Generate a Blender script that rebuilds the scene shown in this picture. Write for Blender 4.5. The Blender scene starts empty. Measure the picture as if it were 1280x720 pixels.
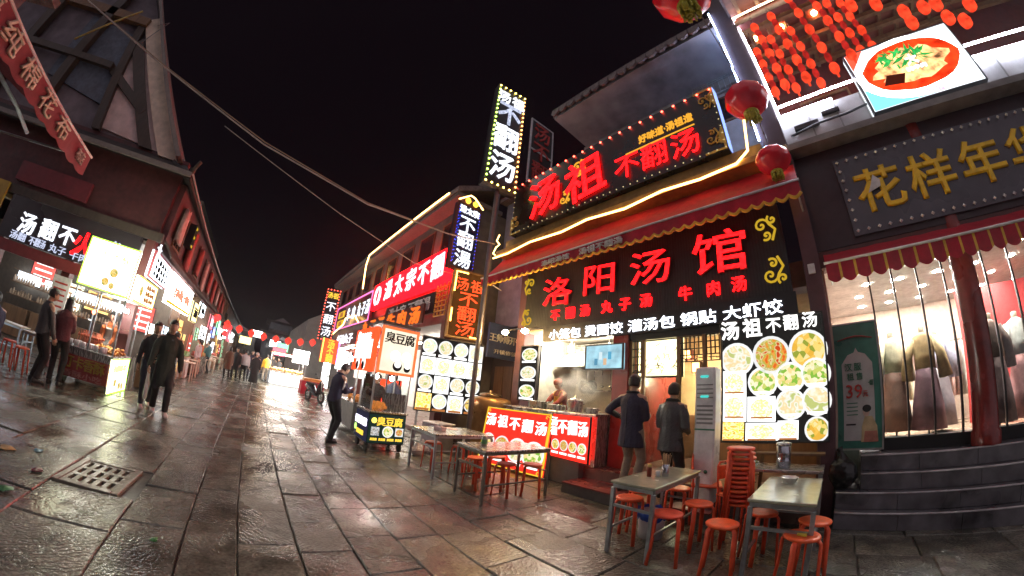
import bpy, bmesh, math, random
from math import sin, cos, pi, radians as RAD, hypot, atan2
from mathutils import Vector, Matrix, noise
random.seed(7)
SC = bpy.context.scene
COL = SC.collection
ORD = ['first', 'second', 'third', 'fourth', 'fifth', 'sixth', 'seventh', 'eighth', 'ninth', 'tenth', 'eleventh', 'twelfth', 'thirteenth']
# ------------------------------------------------------------------ camera
CD = bpy.data.cameras.new('camera')
CAM = bpy.data.objects.new('camera', CD); COL.objects.link(CAM)
CD.type = 'PANO'; CD.panorama_type = 'FISHEYE_LENS_POLYNOMIAL'
CD.sensor_width = 36.0; CD.sensor_fit = 'HORIZONTAL'; CD.fisheye_fov = 3.1
for _i, _k in enumerate((0.0, -0.08186528686792896, 3.132883148537991e-05, 3.7970619828457776e-05, -7.086458715888102e-07)):
    setattr(CD, 'fisheye_polynomial_k%d' % _i, _k)
CD.clip_start = 0.05; CD.clip_end = 2000
_m = Matrix(((-0.6466482, -0.1694213, -0.7437355), (-0.7571207, 0.2611959, 0.5987863), (0.0928135, 0.9503016, -0.2971742))).to_4x4()
_m.translation = (0, 0, 1.5); CAM.matrix_world = _m
SC.camera = CAM
# ------------------------------------------------------------------ night sky
W = bpy.data.worlds.new('World'); SC.world = W; W.use_nodes = True
_n, _l = W.node_tree.nodes, W.node_tree.links
_n.clear()
_sky = _n.new('ShaderNodeTexSky'); _sky.sky_type = 'NISHITA'; _sky.sun_disc = False
_sky.sun_elevation = RAD(-9); _sky.sun_rotation = RAD(200)
_b1 = _n.new('ShaderNodeBackground'); _b1.inputs[1].default_value = 0.05
_b2 = _n.new('ShaderNodeBackground'); _b2.inputs[0].default_value = (1.0, 0.52, 0.95, 1); _b2.inputs[1].default_value = 0.0014
_ad = _n.new('ShaderNodeAddShader'); _wo = _n.new('ShaderNodeOutputWorld')
_l.new(_sky.outputs[0], _b1.inputs[0]); _l.new(_b1.outputs[0], _ad.inputs[0]); _l.new(_b2.outputs[0], _ad.inputs[1]); _l.new(_ad.outputs[0], _wo.inputs[0])
# weak sun lamp added as soft fill
_sl = bpy.data.lights.new('sky_fill', 'SUN'); _sl.energy = 0.40; _sl.angle = RAD(120); _sl.color = (1.0, 0.86, 0.94)   # added to lift the shadows, standing in for town sky-glow
_so = bpy.data.objects.new('sky_fill', _sl); COL.objects.link(_so); _so.rotation_euler = (RAD(48), 0, RAD(-138))
SC.view_settings.view_transform = 'Standard'; SC.view_settings.look = 'None'
SC.view_settings.exposure = 1.1; SC.view_settings.gamma = 1.0
SC.cycles.use_denoising = True
SC.cycles.max_bounces = 5; SC.cycles.diffuse_bounces = 2; SC.cycles.glossy_bounces = 3
SC.cycles.transmission_bounces = 4; SC.cycles.transparent_max_bounces = 10; SC.cycles.volume_bounces = 0
SC.cycles.sample_clamp_indirect = 4.0; SC.cycles.sample_clamp_direct = 0.0; SC.cycles.caustics_reflective = False
SC.cycles.volume_step_rate = 2.0
# ------------------------------------------------------------------ materials
_MC = {}
def M(key, rgb=(.5, .5, .5), rough=.6, metal=0.0, var=.18, scale=9.0, bump=.12, rvar=.12, stretch=None, spec=.5, alpha=None):
    """surface material: base colour with grain, blotches, relief and uneven gloss"""
    if key in _MC: return _MC[key]
    m = bpy.data.materials.new(key); m.use_nodes = True; _MC[key] = m
    n, l = m.node_tree.nodes, m.node_tree.links
    b = n['Principled BSDF']
    tc = n.new('ShaderNodeTexCoord'); mp = n.new('ShaderNodeMapping'); l.new(tc.outputs['Object'], mp.inputs[0])
    if stretch: mp.inputs['Scale'].default_value = stretch
    t1 = n.new('ShaderNodeTexNoise'); t1.inputs['Scale'].default_value = scale; t1.inputs['Detail'].default_value = 6; l.new(mp.outputs[0], t1.inputs[0])
    t2 = n.new('ShaderNodeTexNoise'); t2.inputs['Scale'].default_value = scale * .22; t2.inputs['Detail'].default_value = 3; l.new(mp.outputs[0], t2.inputs[0])
    ad = n.new('ShaderNodeMath'); ad.operation = 'ADD'; l.new(t1.outputs[0], ad.inputs[0]); l.new(t2.outputs[0], ad.inputs[1])
    mr = n.new('ShaderNodeMapRange'); mr.inputs[1].default_value = .6; mr.inputs[2].default_value = 1.4
    mr.inputs[3].default_value = 1 - var * 1.6; mr.inputs[4].default_value = 1 + var * 1.6; l.new(ad.outputs[0], mr.inputs[0])
    mx = n.new('ShaderNodeVectorMath'); mx.operation = 'SCALE'; mx.inputs[0].default_value = rgb; l.new(mr.outputs[0], mx.inputs['Scale'])
    l.new(mx.outputs[0], b.inputs['Base Color'])
    r2 = n.new('ShaderNodeMapRange'); r2.inputs[1].default_value = .3; r2.inputs[2].default_value = .7
    r2.inputs[3].default_value = max(.03, rough - rvar); r2.inputs[4].default_value = min(1, rough + rvar); l.new(t2.outputs[0], r2.inputs[0]); l.new(r2.outputs[0], b.inputs['Roughness'])
    b.inputs['Metallic'].default_value = metal; b.inputs['Specular IOR Level'].default_value = spec
    if alpha is not None: b.inputs['Alpha'].default_value = alpha
    if bump:
        bp = n.new('ShaderNodeBump'); bp.inputs['Strength'].default_value = bump; bp.inputs['Distance'].default_value = .03
        l.new(t1.outputs[0], bp.inputs['Height']); l.new(bp.outputs[0], b.inputs['Normal'])
    return m
def E(key, rgb, s, var=.0, scale=6.0):
    """something that gives off light"""
    if key in _MC: return _MC[key]
    if s < 2.9: s *= .62
    m = bpy.data.materials.new(key); m.use_nodes = True; _MC[key] = m
    n, l = m.node_tree.nodes, m.node_tree.links; n.clear()
    e = n.new('ShaderNodeEmission'); o = n.new('ShaderNodeOutputMaterial'); l.new(e.outputs[0], o.inputs[0])
    e.inputs[0].default_value = (*rgb, 1); e.inputs[1].default_value = s
    if key in ('led_red', 'led_white', 'led_white_soft'): var, scale = .45, 16
    if var:
        tc = n.new('ShaderNodeTexCoord'); t = n.new('ShaderNodeTexNoise'); t.inputs['Scale'].default_value = scale; l.new(tc.outputs['Object'], t.inputs[0])
        r = n.new('ShaderNodeMapRange'); r.inputs[1].default_value = .3; r.inputs[2].default_value = .7; r.inputs[3].default_value = s * (1 - var); r.inputs[4].default_value = s * (1 + var)
        l.new(t.outputs[0], r.inputs[0]); l.new(r.outputs[0], e.inputs[1])
    return m
def PIC(key, cols, s, scale=2.3, rim=(1, 1, 1), rimr=.84, det=3.0, emit=True, vor=False):
    """printed photograph of a dish: mottled food inside a pale rim, different on every object"""
    if key in _MC: return _MC[key]
    m = bpy.data.materials.new(key); m.use_nodes = True; _MC[key] = m
    n, l = m.node_tree.nodes, m.node_tree.links; n.clear()
    o = n.new('ShaderNodeOutputMaterial')
    tc = n.new('ShaderNodeTexCoord'); oi = n.new('ShaderNodeObjectInfo')
    sc_ = n.new('ShaderNodeMath'); sc_.operation = 'MULTIPLY'; sc_.inputs[1].default_value = 50; l.new(oi.outputs['Random'], sc_.inputs[0])
    ad = n.new('ShaderNodeVectorMath'); ad.operation = 'ADD'; l.new(tc.outputs['Object'], ad.inputs[0]); l.new(sc_.outputs[0], ad.inputs[1])
    if vor:
        t = n.new('ShaderNodeTexVoronoi'); t.inputs['Scale'].default_value = scale; l.new(ad.outputs[0], t.inputs['Vector'])
        sp = n.new('ShaderNodeSeparateColor'); l.new(t.outputs['Color'], sp.inputs[0]); src = sp.outputs[0]
    else:
        t = n.new('ShaderNodeTexNoise'); t.inputs['Scale'].default_value = scale; t.inputs['Detail'].default_value = det; l.new(ad.outputs[0], t.inputs['Vector'])
        mr = n.new('ShaderNodeMapRange'); mr.inputs[1].default_value = .32; mr.inputs[2].default_value = .68; l.new(t.outputs[0], mr.inputs[0]); src = mr.outputs[0]
    cr = n.new('ShaderNodeValToRGB'); l.new(src, cr.inputs[0])
    while len(cr.color_ramp.elements) < len(cols): cr.color_ramp.elements.new(.5)
    for i, c in enumerate(cols):
        cr.color_ramp.elements[i].position = i / len(cols) + .05; cr.color_ramp.elements[i].color = (*c, 1)
    cr.color_ramp.interpolation = 'CONSTANT' if vor else 'LINEAR'
    ln = n.new('ShaderNodeVectorMath'); ln.operation = 'LENGTH'; l.new(tc.outputs['Object'], ln.inputs[0])
    gt = n.new('ShaderNodeMath'); gt.operation = 'GREATER_THAN'; gt.inputs[1].default_value = rimr; l.new(ln.outputs['Value'], gt.inputs[0])
    mx = n.new('ShaderNodeMix'); mx.data_type = 'RGBA'; l.new(gt.outputs[0], mx.inputs[0]); l.new(cr.outputs[0], mx.inputs[6]); mx.inputs[7].default_value = (*rim, 1)
    if emit:
        e = n.new('ShaderNodeEmission'); l.new(mx.outputs[2], e.inputs[0]); e.inputs[1].default_value = s * .55
    else:
        e = n.new('ShaderNodeBsdfPrincipled'); l.new(mx.outputs[2], e.inputs['Base Color']); e.inputs['Roughness'].default_value = .4
    l.new(e.outputs[0], o.inputs[0])
    return m
def GLASS(key, tint=(.9, .95, .95), rough=.02, mixf=.06):
    if key in _MC: return _MC[key]
    m = bpy.data.materials.new(key); m.use_nodes = True; _MC[key] = m
    n, l = m.node_tree.nodes, m.node_tree.links; n.clear()
    o = n.new('ShaderNodeOutputMaterial'); t = n.new('ShaderNodeBsdfTransparent'); t.inputs[0].default_value = (*tint, 1)
    g = n.new('ShaderNodeBsdfGlossy'); g.inputs['Roughness'].default_value = rough
    x = n.new('ShaderNodeMixShader'); lw = n.new('ShaderNodeFresnel'); lw.inputs[0].default_value = 1.5
    l.new(lw.outputs[0], x.inputs[0]); l.new(t.outputs[0], x.inputs[1]); l.new(g.outputs[0], x.inputs[2]); l.new(x.outputs[0], o.inputs[0])
    return m
# ------------------------------------------------------------------ mesh builder
class MB:
    def __init__(s): s.v = []; s.f = []; s.mi = []; s.sm = []; s.cur = 0
    def add(s, vs, fs, smooth=False):
        o = len(s.v); s.v += [tuple(p) for p in vs]
        for f in fs: s.f.append(tuple(i + o for i in f)); s.mi.append(s.cur); s.sm.append(smooth)
        return s
    def bx(s, x0, x1, y0, y1, z0, z1, b=0.0, T=None):
        if x0 > x1: x0, x1 = x1, x0
        if y0 > y1: y0, y1 = y1, y0
        if z0 > z1: z0, z1 = z1, z0
        if b > 0:
            b = min(b, (x1 - x0) * .45, (y1 - y0) * .45, (z1 - z0) * .45)
            bm = bmesh.new(); bmesh.ops.create_cube(bm, size=1)
            for v in bm.verts: v.co = Vector(((x0 + x1) / 2 + v.co.x * (x1 - x0), (y0 + y1) / 2 + v.co.y * (y1 - y0), (z0 + z1) / 2 + v.co.z * (z1 - z0)))
            bmesh.ops.bevel(bm, geom=bm.edges[:], offset=b, segments=1, affect='EDGES')
            bm.verts.index_update(); vs = [v.co.copy() for v in bm.verts]; fs = [[v.index for v in f.verts] for f in bm.faces]; bm.free()
        else:
            vs = [Vector(p) for p in ((x0, y0, z0), (x1, y0, z0), (x1, y1, z0), (x0, y1, z0), (x0, y0, z1), (x1, y0, z1), (x1, y1, z1), (x0, y1, z1))]
            fs = [(0, 3, 2, 1), (4, 5, 6, 7), (0, 1, 5, 4), (1, 2, 6, 5), (2, 3, 7, 6), (3, 0, 4, 7)]
        if T is not None: vs = [T @ v for v in vs]
        return s.add(vs, fs)
    def bar(s, a, b, w, h, up=(0, 0, 1)):
        a, b = Vector(a), Vector(b); d = (b - a); L = d.length; d.normalize(); up = Vector(up)
        if abs(d.dot(up)) > .98: up = Vector((1, 0, 0))
        x = d.cross(up).normalized(); u = x.cross(d).normalized()
        vs = []
        for p in (a, b):
            for sx, su in ((-1, -1), (1, -1), (1, 1), (-1, 1)): vs.append(p + x * sx * w / 2 + u * su * h / 2)
        return s.add(vs, [(0, 1, 2, 3), (7, 6, 5, 4), (0, 4, 5, 1), (1, 5, 6, 2), (2, 6, 7, 3), (3, 7, 4, 0)])
    def tube(s, pts, r, n=8, closed=False, smooth=True, round_ends=False, e=(1, 1)):
        pts = [Vector(p) for p in pts]; N = len(pts)
        rs = list(r) if hasattr(r, '__len__') else [r] * N
        if round_ends and not closed:
            a, b = pts[0], pts[-1]; da = (pts[0] - pts[1]).normalized(); db = (pts[-1] - pts[-2]).normalized()
            pa = [(a + da * rs[0] * k, rs[0] * math.sqrt(max(0, 1 - k * k))) for k in (.97, .75, .4)]
            pb = [(b + db * rs[-1] * k, rs[-1] * math.sqrt(max(0, 1 - k * k))) for k in (.4, .75, .97)]
            pts = [p for p, _ in pa] + pts + [p for p, _ in pb]; rs = [q for _, q in pa] + rs + [q for _, q in pb]; N = len(pts)
        vs = []; ref = None
        for i, p in enumerate(pts):
            if closed: d = pts[(i + 1) % N] - pts[i - 1]
            else: d = pts[min(i + 1, N - 1)] - pts[max(i - 1, 0)]
            if d.length < 1e-9: d = Vector((0, 0, 1))
            d.normalize()
            if ref is None: ref = Vector((0, 0, 1)) if abs(d.z) < .9 else Vector((1, 0, 0))
            x = d.cross(ref)
            if x.length < 1e-4: x = d.orthogonal()
            x.normalize(); u = x.cross(d); ref = u
            for k in range(n):
                t = 2 * pi * k / n; vs.append(p + (x * cos(t) * e[0] + u * sin(t) * e[1]) * rs[i])
        fs = []
        for i in range(N if closed else N - 1):
            j = (i + 1) % N
            for k in range(n): fs.append((i * n + k, i * n + (k + 1) % n, j * n + (k + 1) % n, j * n + k))
        s.add(vs, fs, smooth)
        if not closed:
            o = len(s.v) - len(vs)
            s.f.append(tuple(o + k for k in range(n))[::-1]); s.f.append(tuple(o + (N - 1) * n + k for k in range(n))); s.mi += [s.cur] * 2; s.sm += [False] * 2
        return s
    def lathe(s, prof, n=16, c=(0, 0, 0), smooth=True, sx=1, sy=1, cap=True):
        vs = []; fs = []
        for r, z in prof:
            for k in range(n): t = 2 * pi * k / n; vs.append((c[0] + r * cos(t) * sx, c[1] + r * sin(t) * sy, c[2] + z))
        for i in range(len(prof) - 1):
            for k in range(n): fs.append((i * n + k, i * n + (k + 1) % n, (i + 1) * n + (k + 1) % n, (i + 1) * n + k))
        s.add(vs, fs, smooth)
        if cap: s.add(vs[:n], [tuple(range(n))[::-1]]); s.add(vs[-n:], [tuple(range(n))])
        return s
    def loft(s, rings, cap=True, smooth=True):
        n = len(rings[0]); vs = [p for r in rings for p in r]; fs = []
        for i in range(len(rings) - 1):
            for k in range(n): fs.append((i * n + k, i * n + (k + 1) % n, (i + 1) * n + (k + 1) % n, (i + 1) * n + k))
        if cap: fs += [tuple(range(n))[::-1], tuple((len(rings) - 1) * n + k for k in range(n))]
        return s.add(vs, fs, smooth)
    def prism(s, pts, y0, y1):
        """polygon in the x-z plane, given thickness along y"""
        n = len(pts); vs = [(p[0], y0, p[1]) for p in pts] + [(p[0], y1, p[1]) for p in pts]
        return s.add(vs, [tuple(range(n)), tuple(range(2 * n - 1, n - 1, -1))] + [(i, i + n, (i + 1) % n + n, (i + 1) % n) for i in range(n)])
    def sph(s, c, r, n=12, m=8, sc=(1, 1, 1)):
        vs = []; fs = []
        for i in range(m + 1):
            a = pi * i / m
            for k in range(n): t = 2 * pi * k / n; vs.append((c[0] + r * sc[0] * sin(a) * cos(t), c[1] + r * sc[1] * sin(a) * sin(t), c[2] + r * sc[2] * cos(a)))
        for i in range(m):
            for k in range(n): fs.append((i * n + k, (i + 1) * n + k, (i + 1) * n + (k + 1) % n, i * n + (k + 1) % n))
        return s.add(vs, fs, True)
    def octa(s, c, r):
        x, y, z = c
        return s.add([(x + r, y, z), (x - r, y, z), (x, y + r, z), (x, y - r, z), (x, y, z + r), (x, y, z - r)], [(0, 2, 4), (2, 1, 4), (1, 3, 4), (3, 0, 4), (2, 0, 5), (1, 2, 5), (3, 1, 5), (0, 3, 5)])
    def mesh(s, name, mats):
        me = bpy.data.meshes.new(name); me.from_pydata(s.v, [], s.f)
        for m in (mats if isinstance(mats, (list, tuple)) else [mats]): me.materials.append(m)
        me.polygons.foreach_set('material_index', s.mi); me.polygons.foreach_set('use_smooth', s.sm); me.update()
        return me
    def build(s, name, mats, parent=None, loc=None, rz=None):
        return O(name, s.mesh(name, mats), parent, loc, rz)
def O(name, me, parent=None, loc=None, rz=None):
    o = bpy.data.objects.new(name, me); COL.objects.link(o)
    if parent is not None: o.parent = parent
    if loc is not None: o.location = loc
    if rz is not None: o.rotation_euler = (0, 0, rz)
    return o
def tag(o, label=None, cat=None, group=None, kind=None):
    if label: o['label'] = label
    if cat: o['category'] = cat
    if group: o['group'] = group
    if kind: o['kind'] = kind
    return o
def T(name, label, cat, loc=(0, 0, 0), rz=0.0, group=None):
    return tag(O(name, None, None, loc, rz), label, cat, group)
def kids(o): return [c for c in bpy.data.objects if c.parent == o]
def copy_tree(o, loc=None, rz=None, label=None, parent=None, group=None, _k=None):
    if _k is None:
        _k = {}
        for c in bpy.data.objects:
            if c.parent: _k.setdefault(c.parent.name, []).append(c)
    c = o.copy(); COL.objects.link(c)
    if parent is not None: c.parent = parent
    if loc is not None: c.location = loc
    if rz is not None: c.rotation_euler = (0, 0, rz)
    if label: c['label'] = label
    if group: c['group'] = group
    for ch in _k.get(o.name, []): copy_tree(ch, parent=c, _k=_k)
    return c
def struct(mb, name, mat, parent=None): return tag(mb.build(name, mat, parent), kind='structure')
def fin(mb, mods, name='tmp'):
    """run modifiers on a scratch mesh and hand back plain data"""
    me = mb if isinstance(mb, bpy.types.Mesh) else mb.mesh(name, [])
    o = bpy.data.objects.new('scratch', me); COL.objects.link(o)
    for ty, kw in mods:
        md = o.modifiers.new('m', ty)
        for k, v in kw.items(): setattr(md, k, v)
    dg = bpy.context.evaluated_depsgraph_get(); r = bpy.data.meshes.new_from_object(o.evaluated_get(dg))
    bpy.data.objects.remove(o); bpy.data.meshes.remove(me)
    return r
# ------------------------------------------------------------------ lettering (the built-in font carries CJK glyphs)
_GC = {}
def glyph(txt, mat, bold=.03, depth=.04):
    k = (txt, mat.name, bold, depth)
    if k in _GC: return _GC[k]
    c = bpy.data.curves.new('glyph', 'FONT'); c.body = txt; c.size = 1; c.extrude = depth; c.bevel_depth = bold * .42; c.bevel_resolution = 0; c.resolution_u = 2
    o = bpy.data.objects.new('scratch', c); COL.objects.link(o)
    dg = bpy.context.evaluated_depsgraph_get(); me = bpy.data.meshes.new_from_object(o.evaluated_get(dg))
    bpy.data.objects.remove(o); bpy.data.curves.remove(c)
    me.transform(Matrix(((1, 0, 0, 0), (0, 0, -1, 0), (0, 1, 0, 0), (0, 0, 0, 1))))   # reads along x, stands up z, faces -y
    me.materials.clear(); me.materials.append(mat); me.name = 'lettering'
    _GC[k] = me
    return me
def bounds(me):
    xs = [v.co.x for v in me.vertices]; zs = [v.co.z for v in me.vertices]
    return (min(xs), max(xs), min(zs), max(zs)) if xs else (0, 1, 0, 1)
def chars(par, s, x, z, h, mat, cw=None, vert=False, bold=.03, depth=.012, name='character', y=-.012, wf=1.0, shear=0.0, dz=0.0, step=None):
    """one part per character; x, z = centre of the first cell, h = em height, cw = step; wf squeezes the width"""
    out = []; cw = cw or h * 1.08
    for i, ch in enumerate(s):
        if ch == ' ': continue
        g = glyph(ch, mat, bold, depth)
        o = O(name, g, par); o.scale = (h * 1.0 * wf, 1, h)
        px, pz = (x, z - i * cw) if vert else (x + i * cw, z + i * dz)
        o.location = (px - .5 * h * wf, y, pz - .38 * h)
        if shear: o.rotation_euler = (0, shear, 0)
        out.append(o)
    return out
def line(par, s, xc, zc, h, mat, w=None, bold=.02, depth=.01, name='lettering', y=-.008, rot=0.0):
    """one line of small print as one part, centred; squeezed to w when given"""
    g = glyph(s, mat, bold, depth); x0, x1, z0, z1 = bounds(g)
    sx = h if w is None else w / max(.01, x1 - x0)
    o = O(name, g, par); o.scale = (sx, 1, h)
    c, s_ = cos(rot), sin(rot); ox, oz = -(x0 + x1) / 2 * sx, -(z0 + z1) / 2 * h
    o.location = (xc + ox * c + oz * s_, y, zc - ox * s_ + oz * c); o.rotation_euler = (0, rot, 0)
    return o
def frame4(w, h, t, d0, d1, z0=0.0, mb=None):
    b = mb or MB()
    b.bx(-w / 2, w / 2, d0, d1, z0, z0 + t); b.bx(-w / 2, w / 2, d0, d1, z0 + h - t, z0 + h)
    b.bx(-w / 2, -w / 2 + t, d0, d1, z0 + t, z0 + h - t); b.bx(w / 2 - t, w / 2, d0, d1, z0 + t, z0 + h - t)
    return b
def sign(name, label, L, R, zb, zt, face, d=.14, frame=None, ft=.04, group=None, cat='sign', fd=.02, panel='panel'):
    """board whose face looks at local -y; L and R are its left and right ends as a viewer sees them"""
    w = hypot(R[0] - L[0], R[1] - L[1]); h = zt - zb
    t = T(name, label, cat, ((L[0] + R[0]) / 2, (L[1] + R[1]) / 2, zb), atan2(R[1] - L[1], R[0] - L[0]), group)
    MB().bx(-w / 2, w / 2, 0, d, 0, h).build(panel, face, t)
    if frame: frame4(w + .004, h + .004, ft, -fd, d * .5, -.002).build('frame', frame, t)
    return t, w, h
def bulbs(par, pts, r, mat, name='bulb_string'):
    b = MB()
    for p in pts: b.octa(p, r)
    return tag(b.build(name, mat, par), kind='stuff')
def perim(w, h, step, ins=0.0, y=-.03, z0=0.0, sides='tblr'):
    pts = []; nx, nz = max(2, round((w - 2 * ins) / step)), max(2, round((h - 2 * ins) / step))
    for i in range(nx + 1):
        x = -w / 2 + ins + (w - 2 * ins) * i / nx
        if 't' in sides: pts.append((x, y, z0 + h - ins))
        if 'b' in sides: pts.append((x, y, z0 + ins))
    for i in range(1, nz):
        z = z0 + ins + (h - 2 * ins) * i / nz
        if 'l' in sides: pts.append((-w / 2 + ins, y, z))
        if 'r' in sides: pts.append((w / 2 - ins, y, z))
    return pts
_DISC = None
def dish(par, x, z, r, mat, y=-.012, name='dish_photo', sq=False, rx=None):
    """flat print of a bowl of food: thin disc (or card) on a board"""
    k = 'sq' if sq else 'ro'
    b = MB()
    n = 4 if sq else 22
    q = 1.0 if sq else 1.0
    pts = [(cos(2 * pi * (i + (.5 if sq else 0)) / n) * (1.41421 if sq else 1), sin(2 * pi * (i + (.5 if sq else 0)) / n) * (1.41421 if sq else 1)) for i in range(n)]
    key = (k, mat.name)
    if key not in _GC: _GC[key] = MB().prism(pts[::-1], -.1, .1).mesh(name, mat)
    o = O(name, _GC[key], par, (x, y, z)); o.scale = (rx or r, .06, r)
    return o
# ================================================================== ground
def stone_mat(key, base, wet):
    m = bpy.data.materials.new(key); m.use_nodes = True
    n, l = m.node_tree.nodes, m.node_tree.links; b = n['Principled BSDF']
    tc = n.new('ShaderNodeTexCoord'); oi = n.new('ShaderNodeObjectInfo')
    ml = n.new('ShaderNodeMath'); ml.operation = 'MULTIPLY'; ml.inputs[1].default_value = 40; l.new(oi.outputs['Random'], ml.inputs[0])
    # chisel dressing: each slab has its own direction of tooling
    an = n.new('ShaderNodeMath'); an.operation = 'MULTIPLY'; an.inputs[1].default_value = 6.283; l.new(oi.outputs['Random'], an.inputs[0])
    vr = n.new('ShaderNodeVectorRotate'); vr.rotation_type = 'Z_AXIS'; l.new(tc.outputs['Object'], vr.inputs['Vector']); l.new(an.outputs[0], vr.inputs['Angle'])
    wv = n.new('ShaderNodeTexWave'); wv.inputs['Scale'].default_value = 7.5; wv.inputs['Distortion'].default_value = 9; wv.inputs['Detail'].default_value = 3; wv.inputs['Detail Scale'].default_value = 1.6; l.new(vr.outputs[0], wv.inputs['Vector'])
    of = n.new('ShaderNodeVectorMath'); of.operation = 'ADD'; l.new(tc.outputs['Object'], of.inputs[0]); l.new(ml.outputs[0], of.inputs[1])
    nf = n.new('ShaderNodeTexNoise'); nf.inputs['Scale'].default_value = 38; nf.inputs['Detail'].default_value = 5; l.new(of.outputs[0], nf.inputs[0])
    nb = n.new('ShaderNodeTexNoise'); nb.inputs['Scale'].default_value = 3.2; nb.inputs['Detail'].default_value = 4; l.new(of.outputs[0], nb.inputs[0])
    geo = n.new('ShaderNodeNewGeometry')
    np_ = n.new('ShaderNodeTexNoise'); np_.inputs['Scale'].default_value = .9; np_.inputs['Detail'].default_value = 3; l.new(geo.outputs['Position'], np_.inputs[0])
    # how deep the tooling is varies over the slab
    dm = n.new('ShaderNodeMapRange'); dm.inputs[1].default_value = .35; dm.inputs[2].default_value = .62; dm.inputs[3].default_value = .0; dm.inputs[4].default_value = .75; l.new(nb.outputs[0], dm.inputs[0])
    w1 = n.new('ShaderNodeMath'); w1.operation = 'MULTIPLY'; l.new(wv.outputs[0], w1.inputs[0]); l.new(dm.outputs[0], w1.inputs[1])
    w2 = n.new('ShaderNodeMath'); w2.operation = 'MULTIPLY_ADD'; w2.inputs[1].default_value = 1.5; l.new(nf.outputs[0], w2.inputs[0]); l.new(w1.outputs[0], w2.inputs[2])
    w3 = n.new('ShaderNodeMath'); w3.operation = 'MULTIPLY_ADD'; w3.inputs[1].default_value = 2.2; l.new(nb.outputs[0], w3.inputs[0]); l.new(w2.outputs[0], w3.inputs[2])
    bp = n.new('ShaderNodeBump'); bs = n.new('ShaderNodeMapRange'); bs.inputs[1].default_value = .40; bs.inputs[2].default_value = .62; bs.inputs[3].default_value = .20; bs.inputs[4].default_value = .72; l.new(np_.outputs[0], bs.inputs[0]); l.new(bs.outputs[0], bp.inputs['Strength']); bp.inputs['Distance'].default_value = .012; l.new(w3.outputs[0], bp.inputs['Height']); l.new(bp.outputs[0], b.inputs['Normal'])
    cr = n.new('ShaderNodeValToRGB'); l.new(nb.outputs[0], cr.inputs[0])
    cr.color_ramp.elements[0].position = .3; cr.color_ramp.elements[0].color = (*[c * .55 for c in base], 1)
    cr.color_ramp.elements[1].position = .72; cr.color_ramp.elements[1].color = (*[c * 1.35 for c in base], 1)
    sv = n.new('ShaderNodeMapRange'); sv.inputs[3].default_value = .7; sv.inputs[4].default_value = 1.25; l.new(oi.outputs['Random'], sv.inputs[0])
    mx = n.new('ShaderNodeVectorMath'); mx.operation = 'SCALE'; l.new(cr.outputs[0], mx.inputs[0]); l.new(sv.outputs[0], mx.inputs['Scale'])
    nst = n.new('ShaderNodeTexNoise'); nst.inputs['Scale'].default_value = 1.7; nst.inputs['Detail'].default_value = 7; nst.inputs['Roughness'].default_value = .7; l.new(geo.outputs['Position'], nst.inputs[0])
    sp = n.new('ShaderNodeMapRange'); sp.inputs[1].default_value = .3; sp.inputs[2].default_value = .7; sp.inputs[3].default_value = .65; sp.inputs[4].default_value = 1.2; l.new(nf.outputs[0], sp.inputs[0])
    m2 = n.new('ShaderNodeVectorMath'); m2.operation = 'SCALE'; l.new(mx.outputs[0], m2.inputs[0]); l.new(sp.outputs[0], m2.inputs['Scale']); sr = n.new('ShaderNodeMapRange'); sr.inputs[1].default_value = .35; sr.inputs[2].default_value = .6; sr.inputs[3].default_value = .45; sr.inputs[4].default_value = 1.15; l.new(nst.outputs[0], sr.inputs[0])
    m3 = n.new('ShaderNodeVectorMath'); m3.operation = 'SCALE'; l.new(m2.outputs[0], m3.inputs[0]); l.new(sr.outputs[0], m3.inputs['Scale']); l.new(m3.outputs[0], b.inputs['Base Color'])
    rr = n.new('ShaderNodeMapRange'); rr.inputs[1].default_value = .36; rr.inputs[2].default_value = .66; rr.inputs[3].default_value = wet; rr.inputs[4].default_value = wet + .30; l.new(np_.outputs[0], rr.inputs[0]); l.new(rr.outputs[0], b.inputs['Roughness'])
    b.inputs['Specular IOR Level'].default_value = .6
    return m
STONE = stone_mat('wet_dressed_stone', (.165, .165, .135), .05)
MUD = M('joint_mud', (.05, .045, .036), .35, var=.3, bump=.3)
street = struct(MB().bx(-30, 160, -60, 60, -.6, -.022), 'street', MUD)
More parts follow.
